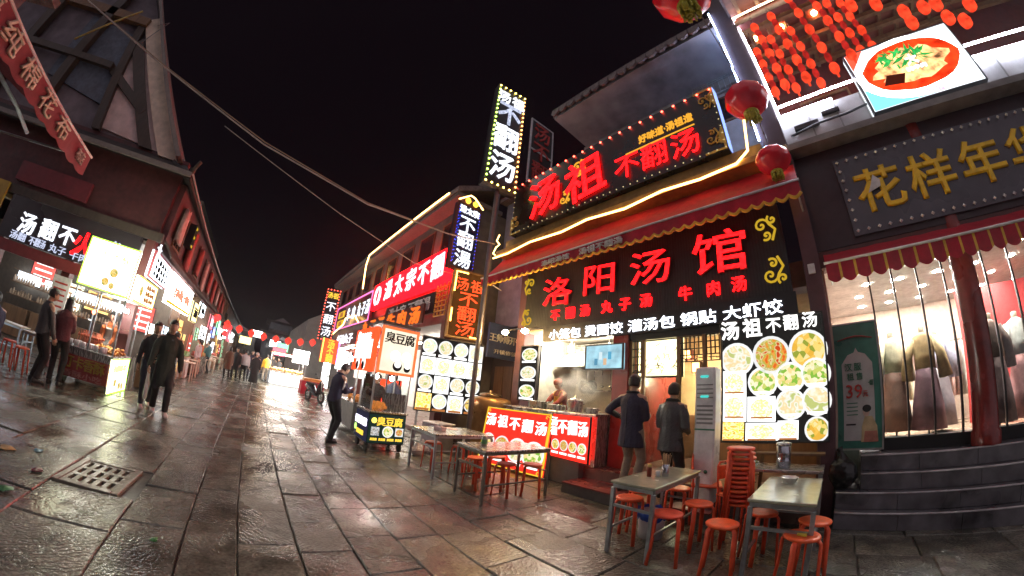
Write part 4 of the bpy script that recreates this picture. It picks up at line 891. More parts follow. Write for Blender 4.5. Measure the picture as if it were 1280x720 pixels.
# steam
st = bpy.data.materials.new('steam'); st.use_nodes = True; n, l = st.node_tree.nodes, st.node_tree.links; n.clear()
o_ = n.new('ShaderNodeOutputMaterial'); v_ = n.new('ShaderNodeVolumePrincipled'); v_.inputs['Color'].default_value = (.95, .95, .95, 1); tc = n.new('ShaderNodeTexCoord'); ns = n.new('ShaderNodeTexNoise'); ns.inputs['Scale'].default_value = 3.2; ns.inputs['Detail'].default_value = 3
l.new(tc.outputs['Object'], ns.inputs[0]); mr = n.new('ShaderNodeMapRange'); mr.inputs[1].default_value = .42; mr.inputs[2].default_value = .75; mr.inputs[3].default_value = 0; mr.inputs[4].default_value = 4.5
ln = n.new('ShaderNodeVectorMath'); ln.operation = 'LENGTH'; l.new(tc.outputs['Generated'], ln.inputs[0])
sb = n.new('ShaderNodeVectorMath'); sb.operation = 'SUBTRACT'; sb.inputs[1].default_value = (.5, .5, .5); l.new(tc.outputs['Generated'], sb.inputs[0]); l.new(sb.outputs[0], ln.inputs[0])
fr = n.new('ShaderNodeMapRange'); fr.inputs[1].default_value = .5; fr.inputs[2].default_value = .12; fr.inputs[3].default_value = 0; fr.inputs[4].default_value = 1; l.new(ln.outputs['Value'], fr.inputs[0])
l.new(ns.outputs[0], mr.inputs[0]); mu = n.new('ShaderNodeMath'); mu.operation = 'MULTIPLY'; l.new(mr.outputs[0], mu.inputs[0]); l.new(fr.outputs[0], mu.inputs[1]); l.new(mu.outputs[0], v_.inputs['Density']); l.new(v_.outputs[0], o_.inputs['Volume'])
tag(MB().sph((0, 0, 0), 1, 18, 12, (.75, .38, .50)).build('steam', st, None, (4.55, -5.75, 1.75)), 'white steam rising from the pots in the open kitchen', 'steam', kind='stuff')
# TV menu over the counter
t, w_, h_ = sign('menu_screen', 'small pale blue display screen hanging above the kitchen counter', (4.12, -5.26), (3.28, -5.26), 2.06, 2.52, E('tv_blue', (.42, .72, .85), .75, var=.3, scale=5), .05, DARKMET, .02, cat='screen')
for k, c_ in enumerate(((.1, .3, .45), (.7, .85, .9), (.75, .5, .3), (.1, .4, .6))): MB().bx(-.2 + k * .1, -.13 + k * .1, -.006, -.002, .08 + .1 * (k % 2), .2 + .12 * (k % 2)).build('screen_picture', E('tvp%d' % k, c_, .8), t)
# doorway: frames, lattice header, lit lattice, wall lanterns
for x in (3.2, 2.95, 2.3, 1.86): P('door_frame', MB().bx(x - .03, x + .03, -5.43, -5.37, .346, 2.94, .004), M('door_frame_wood', (.2, .11, .05), .5), SR)
for x0, x1 in ((1.9, 2.26), (2.34, 2.9)): P('glass_door', MB().bx(x0, x1, -5.402, -5.396, .36, 2.0), GL, SR)
P('door_header', MB().bx(1.6, 3.23, -5.44, -5.36, 2.56, 2.70), BLK, SR)
lat = MB(); R_ = random.Random(5)
for (x0, x1, z0, z1) in ((1.62, 1.84, 2.15, 2.55), (1.89, 2.27, 2.15, 2.55), (3.0, 3.17, 2.0, 2.55)):
    for k in range(5):
        z = z0 + (z1 - z0) * k / 4; lat.bx(x0, x1, -5.41, -5.39, z - .008, z + .008)
    for k in range(int((x1 - x0) / .07) + 1):
        x = x0 + k * .07; za = z0 + (k % 2) * .1; lat.bx(x - .008, x + .008, -5.41, -5.39, za, z1)
    for k in range(int((x1 - x0) / .05)): lat.bar((x0 + k * .05, -5.4, z0 + .05), (x0 + k * .05 + .06, -5.4, z0 - .02 + .1 * R_.random()), .012, .012)
tag(P('lattice', lat, M('dark_lattice', (.025, .02, .018), .5), SR), kind='stuff')
t, w_, h_ = sign('lit_lattice_window', 'glowing yellow panel with dark branches behind the doorway', (3.2, -5.62), (2.32, -5.62), 1.93, 2.6, E('lit_paper', (1, .84, .42), 2.6, var=.35, scale=4), .05, M('dark_lattice', (.025, .02, .018), .5), .03, cat='window')
b = MB(); R_ = random.Random(21)
for k in range(26):
    x, z = -.42 + .84 * R_.random(), .05 + .5 * R_.random(); p = [(x, -.012, z)]
    for j in range(3): x += (R_.random() - .5) * .12; z += (R_.random() - .3) * .09; p.append((min(.43, max(-.43, x)), -.012, min(.6, max(.03, z))))
    b.tube(p, .007, 5)
tag(b.build('branches', M('dark_lattice', (.025, .02, .018), .5), t), kind='stuff')
P('wall_panel', MB().bx(.3, 3.2, -7.62, -7.5, .346, 1.25), WOOD, SR); P('inner_wall', MB().bx(.26, 3.21, -7.75, -7.63, .346, 2.94), M('inner_warm_wall', (.5, .36, .2), .5, var=.25, scale=4), SR)
for i, (x, y, z, lab) in enumerate(((2.32, -6.3, 2.16, 'square amber lantern hanging in the doorway'), (1.62, -5.95, 2.05, 'square amber lantern beside the white air conditioner'), (2.75, -7.0, 2.5, 'small amber lantern high above the doorway'))):
    t = T('paper_lantern', lab, 'lantern', (x, y, z)); MB().bx(-.075, .075, -.075, .075, -.11, .07).build('shade', E('amber_shade', (1, .5, .12), 6, var=.3), t)
    frame4(.17, .2, .018, -.082, .082, -.12).build('frame', M('lantern_frame', (.15, .03, .02), .5), t); MB().tube([(0, 0, .08), (0, 0, .42)], .008, 6).build('cord', BLK, t)
tag(MB().sph((0, 0, 0), .055, 12, 8).build('bulb_lamp', E('door_bulb', (1, .82, .5), 420), None, (2.52, -7.0, 1.96)), 'bare bright bulb on the wall inside the doorway', 'lamp')
# air conditioner
ac = T('air_conditioner', 'tall white floor standing air conditioner by the doorway', 'air conditioner', (1.60, -4.80, .174)); ACW = M('ac_white', (.78, .8, .8), .35, bump=.02)
MB().bx(-.14, .14, -.12, .16, 0, 1.80, .02).build('cabinet', ACW, ac); MB().bx(-.138, .138, .16, .166, .98, 1.0).build('green_stripe', PLG, ac)
for k in range(9): MB().bx(-.11, .11, .158, .168, 1.06 + k * .055, 1.085 + k * .055).build('vent_slot', M('vent_grey', (.25, .26, .26), .5), ac) if k < 5 else MB().bx(-.11, .11, .158, .168, 1.12 + k * .055, 1.135 + k * .055).build('vent_slot', M('vent_grey', (.25, .26, .26), .5), ac)
for k in range(2): MB().bx(-.05, .06, .166, .17, 1.40 + k * .26, 1.43 + k * .26).build('display', E('ac_display', (.1, .9, .8), .6), ac)
MB().lathe([(.0, 0), (.025, 0), (.025, .004), (0, .004)], 14, cap=False).build('round_mark', PLG, ac, (-.05, .17, .45)).rotation_euler = (RAD(-90), 0, 0)
# ---- right bright menu
def dishes(t, w, h, items, name='dish_photo'):
    for (u, v, r, m_, sq) in items: dish(t, -w / 2 + u * w, v * h, r * w, m_, sq=bool(sq), rx=(sq * w if isinstance(sq, float) else None), name=name)
CARD = E('menu_backing', (.03, .028, .026), .4)
t, w_, h_ = sign('menu_light_box', 'big bright menu wall of soup bowls beside the clothes shop', (1.49, -5.03), (.08, -5.33), .97, 2.66, CARD, .12, M('box_frame', (.03, .03, .03), .4), .025, cat='menu board', group='lit menu boards')
H1 = h_ / 1.57 * .93
dishes(t, w_, h_, [(.155, .665, .158, D3, 0), (.48, .685, .178, D1, 0), (.83, .705, .185, D4, 0), (.12, .47, .12, D5, .115), (.39, .475, .14, D2, 0), (.645, .50, .142, D2, 0), (.885, .52, .142, D2, 0), (.12, .275, .125, D5, .115), (.375, .265, .115, D5, .13), (.645, .295, .142, D3, 0), (.885, .315, .138, D3, 0), (.11, .09, .085, D6, .105), (.38, .09, .08, D5, .15), (.62, .10, .085, D5, .095), (.885, .10, .115, D4, 0)])
for (u, v) in ((.40, .385), (.645, .415), (.885, .43), (.645, .205), (.885, .215), (.375, .17)): MB().bx(-w_ / 2 + (u - .09) * w_, -w_ / 2 + (u + .09) * w_, -.02, -.012, v * h_, (v + .018) * h_).build('caption', PRW, t)
for (u, v, w2) in ((.12, .385, .09), (.12, .19, .09), (.375, .185, .1), (.38, .015, .13), (.62, .02, .08), (.11, .01, .09)): MB().bx(-w_ / 2 + (u - w2) * w_, -w_ / 2 + (u + w2) * w_, -.022, -.013, v * h_ + .012, (v + .013) * h_ + .012).build('caption', PRB, t)
for i, (ch, u) in enumerate(zip('汤祖', (.10, .315))): chars(t, ch, -w_ / 2 + u * w_, .905 * h_ + .02 * i, .27, PRW, bold=.055, depth=.02); chars(t, ch, -w_ / 2 + u * w_, .905 * h_ + .02 * i, .27, PRB, bold=.018, depth=.02, y=-.022)
for i, (ch, u) in enumerate(zip('不翻汤', (.52, .69, .87))): chars(t, ch, -w_ / 2 + u * w_, .925 * h_ + .015 * i, .22, PRW, bold=.03, depth=.02); chars(t, ch, -w_ / 2 + u * w_, .925 * h_ + .015 * i, .22, PRB, bold=.004, depth=.02, y=-.022)
# ---- narrow menu left of the kitchen
t, w_, h_ = sign('menu_light_box', 'narrow lit menu column of three soup bowls left of the cook', (6.04, -5.33), (5.46, -5.33), 1.38, 2.62, CARD, .08, BLK, .02, cat='menu board', group='lit menu boards')
for k, m_ in enumerate((D2, D3, D2)):
    dish(t, 0, .21 + (2 - k) * .41, .21, m_, name='dish_photo').scale = (.25, .06, .15)
    MB().bx(-.22, .22, -.02, -.011, .03 + (2 - k) * .41, .07 + (2 - k) * .41).build('caption', PRW, t)
# ---- red counter sign and leaning board
t, w_, h_ = sign('counter_sign', 'small lit red menu panel on the kitchen counter front', (4.42, -4.80), (3.50, -4.72), .44, 1.22, BOXRS, .05, M('box_frame', (.03, .03, .03), .4), .012)
chars(t, '汤祖', -w_ / 2 + .07, .64, .17, PRW, vert=True, cw=.17, bold=.01); chars(t, '不翻汤', -w_ / 2 + .29, .56, .27, PRW, cw=.245, bold=.015, wf=.85, shear=-.08)
for k, m_ in enumerate((D4, D1, D4, D2)): dish(t, -.33 + k * .215, .235, .095, m_); MB().bx(-.33 + k * .215 - .085, -.33 + k * .215 + .085, -.02, -.011, .075, .11).build('caption', PRW, t)
t, w_, h_ = sign('leaning_menu_board', 'lit red menu board with a gold border leaning on the ground', (6.02, -4.38), (4.42, -4.62), .05, 1.20, BOXRS, .07, PRG, .022)
t.rotation_euler = (RAD(-9), 0, t.rotation_euler[2])
MB().bx(-w_ / 2 - .02, w_ / 2 + .02, .071, .10, -.02, h_ + .02).build('board_case', M('board_case', (.12, .12, .13), .4, .4), t)
for i, ch in enumerate('汤祖不翻汤'): chars(t, ch, -w_ / 2 + .17 + i * (w_ - .34) / 4, .90 - .01 * i, .27, PRW, bold=.02, shear=-.06)
for k, (x, r, m_) in enumerate(((-.62, .17, D4), (-.24, .19, D1), (.16, .23, D3), (.56, .25, D2))): dish(t, x, .45 - .03 * k, r, m_, y=-.012 - .003 * k); MB().bx(x - .15, x + .15, -.02, -.011, .10, .155).build('caption', PRW, t)
for s_ in (-1, 1):
    for zz in (.06, h_ - .06): b = MB(); b.tube([(s_ * (w_ / 2 - .03), -.02, zz), (s_ * (w_ / 2 - .08), -.02, zz + .02), (s_ * (w_ / 2 - .10), -.02, zz - .02), (s_ * (w_ / 2 - .07), -.02, zz - .03)], .010, 6); b.build('gold_corner', PRG, t)
# drum oven behind the board
dr = T('drum_oven', 'squat brown drum stove with a lid behind the leaning board', 'stove', (6.55, -4.95, 0)); BR = M('brassy_drum', (.34, .2, .08), .35, .6, var=.3, scale=6)
MB().lathe([(.42, 0), (.44, .02), (.44, 1.02), (.47, 1.03), (.47, 1.08), (.48, 1.10), (.49, 1.28), (.46, 1.34), (.32, 1.38), (.1, 1.39)], 28).build('drum', BR, dr)
MB().lathe([(.24, 1.395), (.26, 1.41), (.25, 1.45), (.12, 1.48), (.03, 1.49), (.035, 1.53), (.015, 1.54)], 24).build('lid', M('lid_metal', (.3, .22, .13), .3, .8), dr)
MB().tube([(.47, .2, 1.2), (.58, .3, 1.15), (.62, .32, 1.0)], .012, 6).build('handle', STEEL, dr)
# ---- 洛阳 sign board, strip, awning, gold ledge
t, w_, h_ = sign('shop_sign', 'black ribbed sign board with four large red glowing characters', (5.98, -5.28), (.44, -5.28), 2.98, 4.38, BLK, .1)
b = MB()
for k in range(110): b.bx(-w_ / 2 + .02 + k * .05, -w_ / 2 + .045 + k * .05, -.008, 0, .02, h_ - .02)
tag(b.build('ribs', M('black_rib', (.03, .033, .036), .75), t), kind='stuff')
X0 = 3.21   # board centre
for ch, x, z, s_ in (('洛', 4.94, 3.76, .66), ('阳', 3.83, 3.83, .66), ('汤', 2.72, 3.83, .66), ('馆', 1.46, 3.82, .74)):
    chars(t, ch, X0 - x, z - 2.98, s_, LR, bold=.015, depth=.008, y=-.07, wf=1.32, shear=.05); chars(t, ch, X0 - x, z - 2.98, s_, M('letter_shell', (.35, .02, .02), .4), bold=.05, depth=.012, y=-.05, wf=1.32, shear=.05)
for s, xs in (('不翻汤', (4.98, 4.56, 4.18)), ('丸子汤', (3.66, 3.26, 2.83)), ('牛肉汤', (2.10, 1.62, 1.21))):
    for ch, x in zip(s, xs): chars(t, ch, X0 - x, .25, .25, LR, bold=.03, y=-.02)
def curl(par, x, z, s, m_, y=-.02, fx=1, fz=1, name='gold_scroll'):
    b = MB()
    for (ox, oz, a0, turns, r0) in ((0, 0, 0, 1.4, .09), (.13, .05, 2.2, 1.2, .06), (.04, -.13, 4, 1.2, .06)):
        p = [(x + fx * s * (ox + r0 * (1 - q / 16) * cos(a0 + q / 16 * 6.28 * turns)), y, z + fz * s * (oz + r0 * (1 - q / 16) * sin(a0 + q / 16 * 6.28 * turns))) for q in range(17)]; b.tube(p, .014 * s, 5)
    b.tube([(x + fx * s * .09, y, z), (x + fx * s * .15, y, z - fz * s * .08), (x + fx * s * .1, y, z - fz * s * .2)], .016 * s, 5); return b.build(name, m_, par)
for x, z, fx, fz in ((-w_ / 2 + .16, 1.12, -1, 1), (w_ / 2 - .3, 1.08, 1, 1), (-w_ / 2 + .16, .22, -1, -1), (w_ / 2 - .28, .28, 1, -1)): curl(t, x, z, 1.35, E('gold_glow', (1, .62, .04), .45), fx=fx, fz=fz)
t, w_, h_ = sign('led_strip_sign', 'black strip of white glowing snack names under the red characters', (5.30, -5.25), (.40, -5.25), 2.67, 2.975, BLK, .09)
for s, x, wd in (('小笼包', 4.68, .85), ('烫面饺', 3.72, .85), ('灌汤包', 2.74, .89), ('锅贴', 1.90, .59), ('大虾饺', 1.05, .89)): line(t, s, 2.85 - x, .13, .225, LWS, w=wd, bold=.004, depth=.006)
a1 = awning('red awning with gold scalloped trim above the black restaurant sign', 7.05, .02, -5.28, -4.66, 5.0, 4.28, .26, CANVR, WHITEP, 40, stripes='edge')
line(a1, '汤祖不翻汤', .15, -.11, .14, PLW, w=.95).location.y += .645; line(a1, '洛阳汤馆', -.95, -.115, .12, PLW, w=.75).location.y += .645
for o in [c for c in a1.children if c.name.startswith('lettering')]: o.location.y = .62 + .028; o.rotation_euler = (0, 0, pi); o.location.x = -o.location.x
P('gold_ledge', MB().bx(.02, 6.95, -5.6, -4.92, 4.98, 5.10, .01), M('gilded_ledge', (.36, .20, .05), .4, .2, var=.3), SR); P('ledge_board', MB().bx(.42, 6.8, -5.62, -5.12, 5.105, 5.42), M('gilded_board', (.20, .12, .035), .45, .1, var=.3), SR)
neon('warm yellow rope light along the gold ledge over the restaurant awning', [(x, -4.90, z) for x, z in ((7.0, 4.92), (6.4, 4.90), (5.6, 4.98), (4.6, 4.93), (3.9, 5.0), (3.0, 4.93), (2.2, 5.02), (1.5, 4.98), (.85, 5.03), (.62, 5.2), (.55, 5.7), (.5, 6.0))], LWARM, .02)
neon('curled warm rope light at the left end of the gold ledge', [(6.95, -4.95, 5.0), (7.1, -4.95, 5.1), (7.0, -4.95, 5.25), (6.85, -4.95, 5.3), (7.0, -4.95, 5.45), (6.9, -4.95, 5.6)], LWARM, .018)
neon('warm bulb cord dropping between two red lanterns by the corner post', [(.30, -5.0, 5.0), (.26, -4.99, 4.6), (.25, -4.98, 4.35)], LWARM, .016)
ds = T('dashed_light_strip', 'strip of short warm light dashes under the large black sign', 'light strip', (3.7, -5.08, 5.14))
MB().bx(-2.95, 3.1, .0, .03, -.03, .03).build('rail', BLK, ds)
for k in range(19): x = 3.0 - k * .325; MB().bx(x - .075 - .02 * (k % 3), x + .075, -.012, -.001, -.008, .012 - .004 * (k % 2)).build('light_dash', E('dash', (1, .66, .2), 5), ds)
# ---- the large rounded sign above
t, w_, h_ = sign('shop_sign', 'large black rounded sign with red brush characters edged by red bulbs', (6.46, -5.0), (.92, -5.0), 5.44, 6.95, M('sign_gloss_black', (.012, .011, .012), .3, bump=.02), .22)
XB = 3.69; ZB = 5.44
for ch, x, z, s_, sh in (('汤', 5.22, 6.12, 1.12, -.10), ('祖', 3.98, 6.08, 1.16, -.10)): chars(t, ch, XB - x, z - ZB, s_, LR, bold=.03, depth=.008, y=-.05, wf=1.0, shear=sh)
for ch, x, z in (('不', 2.93, 5.95), ('翻', 2.31, 5.93), ('汤', 1.66, 5.89)): chars(t, ch, XB - x, z - ZB, .62, LR, bold=.0, depth=.008, y=-.045)
MB().bx(XB - 2.95, XB - 1.42, -.02, 0, 6.24 - ZB, 6.26 - ZB).build('gold_rule', E('gold_letter_glow', (1, .45, .04), .8), t)
line(t, '好味道·汤祖造', XB - 2.02, 6.46 - ZB, .22, E('gold_letter_glow', (1, .45, .04), .8), w=1.2, bold=.03)
curl(t, XB - 4.25, 6.55 - ZB, 1.5, E('gold_letter_glow', (1, .45, .04), .8)); curl(t, XB - 4.66, 5.80 - ZB, 1.2, E('gold_letter_glow', (1, .45, .04), .8), fz=-1)
for x, z, fx, fz in ((w_ / 2 - .32, .30, -1, 1), (w_ / 2 - .30, 1.25, -1, -1), (-w_ / 2 + .25, .3, 1, 1)):
    b = MB(); b.prism([(x + fx * -.26, z - fz * .24), (x + fx * -.26, z - fz * .16), (x + fx * -.05, z - fz * .02), (x + fx * -.16, z - fz * .10), (x + fx * -.26, z + fz * .2), (x - fx * .30, z + fz * .2), (x - fx * .30, z - fz * .28), (x + fx * .1, z - fz * .28), (x + fx * .1, z - fz * .24)][:: (1 if fx * fz < 0 else -1)], -.016, -.002); b.build('gold_corner', GOLD, t)
    curl(t, x - fx * .05, z, 1.1, GOLD, fx=-fx, fz=-fz)
bulbs(t, perim(w_, h_, .26, .05, sides='t')[:34], .03, E('bulb_red', (1, .07, .04), 7), 'red_bulbs'); bulbs(t, perim(w_, h_, .16, .04, sides='blr'), .016, E('bulb_dim', (1, .8, .4), .7), 'dim_bulbs')
MB().bx(w_ / 2 - .0, w_ / 2 + .015, .0, .2, .05, h_).build('blue_lit_edge', E('blue_edge', (.25, .36, 1), 1.6), t)  # side of the sign glows, blue light on it put into the colour
for k in range(3): MB().bar((-2 + k * 2, .22, h_ * .8), (-2 + k * 2, .60, h_ * .7), .05, .05).build('bracket', DARKMET, t)
# upper storey, soffit and tiled eave
P('upper_wall', MB().bx(.41, 5.3, -6.6, -6.4, 5.1, 8.3), PALEW, SR)
b = MB(); b.add([(.42, -6.39, 8.40), (5.0, -6.39, 8.40), (5.0, -4.92, 8.52), (.42, -4.92, 8.52), (.42, -6.39, 8.54), (5.0, -6.39, 8.54), (5.0, -4.92, 8.66), (.42, -4.92, 8.66)], [(3, 2, 1, 0), (4, 5, 6, 7), (0, 1, 5, 4), (1, 2, 6, 5), (2, 3, 7, 6), (3, 0, 4, 7)]); P('soffit', b, M('soffit_grey', (.25, .25, .28), .85, var=.35, scale=2.5, bump=.2), SR)
P('cornice', MB().bx(.42, 5.02, -6.39, -6.2, 8.12, 8.36), CONC, SR)
for k in range(6): x = .9 + k * .78; P('upper_window', frame4(.6, .75, .05, -6.4, -6.36, 7.25, MB()), WOOD, SR).location.x += x; P('window_pane', MB().bx(x - .25, x + .25, -6.395, -6.385, 7.3, 7.95), M('dark_glass', (.02, .02, .022), .1), SR)
for k in range(17):
    x = .56 + k * .27; b = MB(); b.tube([(x, -4.86, 8.70), (x, -5.6, 9.25), (x, -6.5, 9.8)], .085, 10); P('roof_tile', b, TILEB, SR); P('drip_tile', MB().add([(x - .13, -4.84, 8.80), (x + .13, -4.84, 8.80), (x + .12, -4.80, 8.60), (x + .05, -4.78, 8.50), (x - .05, -4.78, 8.50), (x - .12, -4.80, 8.60), (x - .13, -4.92, 8.80), (x + .13, -4.92, 8.80), (x + .12, -4.86, 8.60), (x + .05, -4.84, 8.50), (x - .05, -4.84, 8.50), (x - .12, -4.86, 8.60)], [(0, 5, 4, 3, 2, 1), (6, 7, 8, 9, 10, 11), (0, 1, 7, 6), (1, 2, 8, 7), (2, 3, 9, 8), (3, 4, 10, 9), (4, 5, 11, 10), (5, 0, 6, 11)]), TILEB, SR)
P('roof', MB().add([(.42, -4.92, 8.665), (5.05, -4.92, 8.665), (5.05, -6.6, 9.75), (.42, -6.6, 9.75), (.42, -4.92, 8.60), (5.05, -4.92, 8.60), (5.05, -6.6, 9.6), (.42, -6.6, 9.6)], [(0, 1, 2, 3), (7, 6, 5, 4), (0, 4, 5, 1), (1, 5, 6, 2), (2, 6, 7, 3), (3, 7, 4, 0)]), TILEB, SR)
rl = T('balcony_railing', 'thin metal railing behind the top right of the large sign', 'railing', (1.15, -6.1, 7.9))
for z in (0, .38, .44): MB().tube([(-.5, 0, z), (.45, 0, z)], .012, 6).build('rail', LEGST, rl)
for k in range(8): MB().tube([(-.48 + k * .132, 0, 0), (-.48 + k * .132, 0, .44)], .009, 6).build('baluster', LEGST, rl)
# ================================================================== blade signs between the shops
t, w_, h_ = sign('tall_blade_sign', 'tall black blade sign with white characters and green yellow bulbs', (6.25, -3.79), (6.15, -4.77), 6.45, 10.1, M('blade_black', (.012, .012, .018), .4), .25, M('blade_edge', (.06, .06, .06), .5), .03)
chars(t, '汤祖', -.25, h_ - .42, .46, LW, cw=.5, bold=.03); 
for ch, z, s_, m_ in (('不', 2.62, .9, LWD), ('翻', 1.68, .92, LW), ('汤', .70, .9, LW)): chars(t, ch, 0, z, s_, m_, bold=.035, wf=.92)
bulbs(t, perim(w_, h_, .17, .05, sides='l'), .034, E('bulb_green', (.55, 1, .10), 5), 'green_bulbs'); bulbs(t, perim(w_, h_, .17, .05, sides='tb'), .034, E('bulb_yellow', (1, .75, .12), 6), 'yellow_bulbs'); bulbs(t, perim(w_, h_, .17, .05, sides='r'), .034, E('bulb_orange', (1, .36, .08), 5), 'orange_bulbs')
MB().tube([(.0, .13, .0), (.0, .13, -6.4)], .055, 10).build('post', M('post_steel', (.16, .16, .17), .45, .5), t)
t, w_, h_ = sign('framed_roof_sign', 'unlit steel framed sign with faint red characters behind the blade sign', (7.5, -6.2), (7.5, -7.35), 8.4, 11.25, M('unlit_sign', (.02, .014, .018), .5), .06, M('frame_grey', (.55, .55, .58), .5, .1), .06)
chars(t, '汤不翻', 0, 2.35, .85, M('unlit_red', (.5, .05, .045), .6), vert=True, cw=.9, bold=.04)
MB().bx(-w_ / 2, w_ / 2, -.03, -.001, 1.35, 1.42).build('cross_bar', M('frame_grey', (.55, .55, .58), .5, .1), t)
for s_ in (-1, 1): MB().bx(s_ * .5 - .035, s_ * .5 + .035, .0, .07, -3.2, -.003).build('leg', M('frame_grey', (.55, .55, .58), .5, .1), t)
MB().bar((.5, .06, 2.2), (.9, 2.2, -.5), .05, .05).build('stay', M('frame_grey', (.55, .55, .58), .5, .1), t)
t, w_, h_ = sign('neon_blade_sign', 'brown blade sign with red neon characters and amber corner tubes', (7.61, -4.15), (7.39, -5.10), 2.74, 4.55, E('amber_lit_board', (.30, .10, .02), .30, var=.3), .18, M('rusty_gilt', (.25, .16, .06), .5, .3), .05)
LN = E('neon_red_thin', (1, .05, .012), 2.8)
for s, z, sz in (('汤祖', 1.43, .46), ): chars(t, s, -.21, z, .36, LN, cw=.40, bold=.0)
for ch, z in (('不', 1.05), ('翻', .66), ('汤', .27)): chars(t, ch, 0, z, .40, LN, bold=.0, wf=1.4)
for p in ([(-.42, -.03, 1.2), (-.42, -.03, 1.74), (-.1, -.03, 1.74)], [(.42, -.03, 1.3), (.42, -.03, 1.0)], [(-.42, -.03, .75), (-.42, -.03, .4)], [(.15, -.03, .07), (.42, -.03, .07), (.42, -.03, .5)]): MB().tube(p, .02, 6).build('amber_tube', E('amber_neon', (1, .5, .08), 5), t)
MB().tube([(.52, .08, 5.2), (.52, .08, -2.73)], .045, 8).build('post', M('post_steel', (.16, .16, .17), .45, .5), t)
t, w_, h_ = sign('blue_blade_sign', 'blade sign with white characters, blue dots and a lit gable top', (7.98, -4.13), (8.02, -4.97), 4.70, 6.76, M('blade_navy', (.012, .014, .05), .4), .2, M('blade_redbrown', (.12, .035, .025), .5), .04)
chars(t, '湯太宗', -.24, 1.86, .25, LW, cw=.24, bold=.02)
for ch, z in (('不', 1.42), ('翻', .92), ('湯', .34)): chars(t, ch, 0, z, .54, LW, bold=.01, wf=1.1)
bulbs(t, perim(w_, h_, .11, .05, sides='lr') + [(-.34 + .02 * (k % 3), -.03, .2 + k * .1) for k in range(16)], .016, LBL, 'blue_bulbs')
MB().tube([(-.44, -.02, 2.1), (-.05, -.02, 2.4), (.1, -.02, 2.38), (.46, -.02, 2.12)], .022, 6).build('gable_tube', LWARM, t)
for x in (-.14, .14): MB().lathe([(0, 0), (.09, 0), (.09, .05), (0, .05)], 14, cap=False).build('amber_disc', E('amber_disc', (1, .55, .05), 2.2, var=.4, scale=20), t, (x, -.03, 2.16)).rotation_euler = (RAD(90), 0, 0)
# ================================================================== alley house, set back between the restaurant and the red sign
AH = T('alley_house', 'dim blue grey house front set back behind the blade signs', 'house', (7.4, -6.6, 0)); BLUEW = M('bluish_plaster', (.24, .26, .36), .85, var=.25, scale=4)
P('wall', MB().bx(6.32, 8.9, -6.9, -6.6, 3.5, 8.05), BLUEW, AH); P('lower_wall', MB().bx(6.32, 8.9, -6.9, -6.66, 0, 3.495), M('dark_shutter', (.05, .035, .03), .6), AH)
for z, x in ((6.3, 7.0), (5.4, 7.6), (4.75, 6.9)): P('wall_stain_ledge', MB().bx(x - .35, x + .35, -6.6, -6.54, z, z + .05), DARKMET, AH)
for k in range(5): P('door_board', MB().bx(6.5 + k * .44, 6.92 + k * .44, -6.66, -6.62, .05, 2.3, .006), WOOD, AH)
P('roof', MB().bx(6.2, 9.0, -7.6, -6.3, 8.06, 8.2), TILEB, AH)
t, w_, h_ = sign('blue_shop_sign', 'dim blue shop sign deep in the alley below the lamps', (7.5, -5.42), (7.5, -6.62), 2.42, 3.36, M('sign_blue', (.035, .06, .17), .5), .08)
chars(t, '王师傅开锁', -.48, .55, .24, M('paint_white_dim', (.5, .5, .5), .5), cw=.235, bold=.02); line(t, '开锁修锁', 0, .18, .13, M('paint_white_dim', (.5, .5, .5), .5), w=.8)
for x, y, z, lab in ((5.95, -4.72, 2.83, 'warm flood lamp glowing beside the red neon blade sign'), (5.19, -4.62, 2.78, 'warm flood lamp glowing at the left end of the restaurant sign')):
    t = T('flood_lamp', lab, 'lamp', (x, y, z)); MB().sph((0, 0, 0), .065, 12, 8, (1.25, 1, .8)).build('bulb', E('flood_bulb', (1, .62, .22), 240), t); MB().tube([(0, -.04, .03), (0, -.3, .14), (0, -.5, .14)], .014, 6).build('arm', DARKMET, t)
# ---- the sixteen picture menu
t, w_, h_ = sign('menu_light_box', 'bright menu board of sixteen dishes beside the black food cart', (7.73, -3.62), (7.27, -5.14), .86, 2.67, CARD, .12, BLK, .025, cat='menu board', group='lit menu boards')
cw_, rh = w_ / 4, h_ / 4.15
for i in range(4):
    for j in range(4):
        x, z = -w_ / 2 + cw_ * (i + .5), h_ - rh * (j + .5) - .05
        k = (j, i); card = k in ((1, 0), (1, 1), (1, 2), (2, 1), (3, 0), (3, 2), (1, 3), (0, 3))
        m_ = D6 if k == (3, 0) else PIC('dish_mint', ((.55, .8, .6), (.9, .95, .8), (.95, .8, .4), (1, .98, .9)), 1.0) if k in ((0, 0), (0, 2), (0, 3), (3, 1)) else D4 if k == (3, 3) else D5 if card else D3
        if card: dish(t, x, z, rh * .47, m_, sq=True, rx=cw_ * .48)
        else:
            dish(t, x, z + .03, cw_ * .46, m_, name='dish_photo')
        if j in (0, 2, 3): MB().bx(x - cw_ * .4, x + cw_ * .4, -.024, -.013, z - rh * .46, z - rh * .34).build('caption', PRW if j < 3 else PRB, t)
for s_ in (-1, 1): MB().bx(s_ * .7 - .025, s_ * .7 + .025, .03, .09, -.86, -.003).build('leg', LEGST, t)
bx_ = T('crate', 'grey box standing under the bright menu board', 'box', (7.3, -4.1, 0), .2); MB().bx(-.3, .3, -.25, .25, .02, .62, .015).build('box', M('box_grey', (.2, .2, .22), .6), bx_); MB().bx(-.31, .31, -.26, .26, .622, .66, .01).build('lid', WHITEP, bx_)
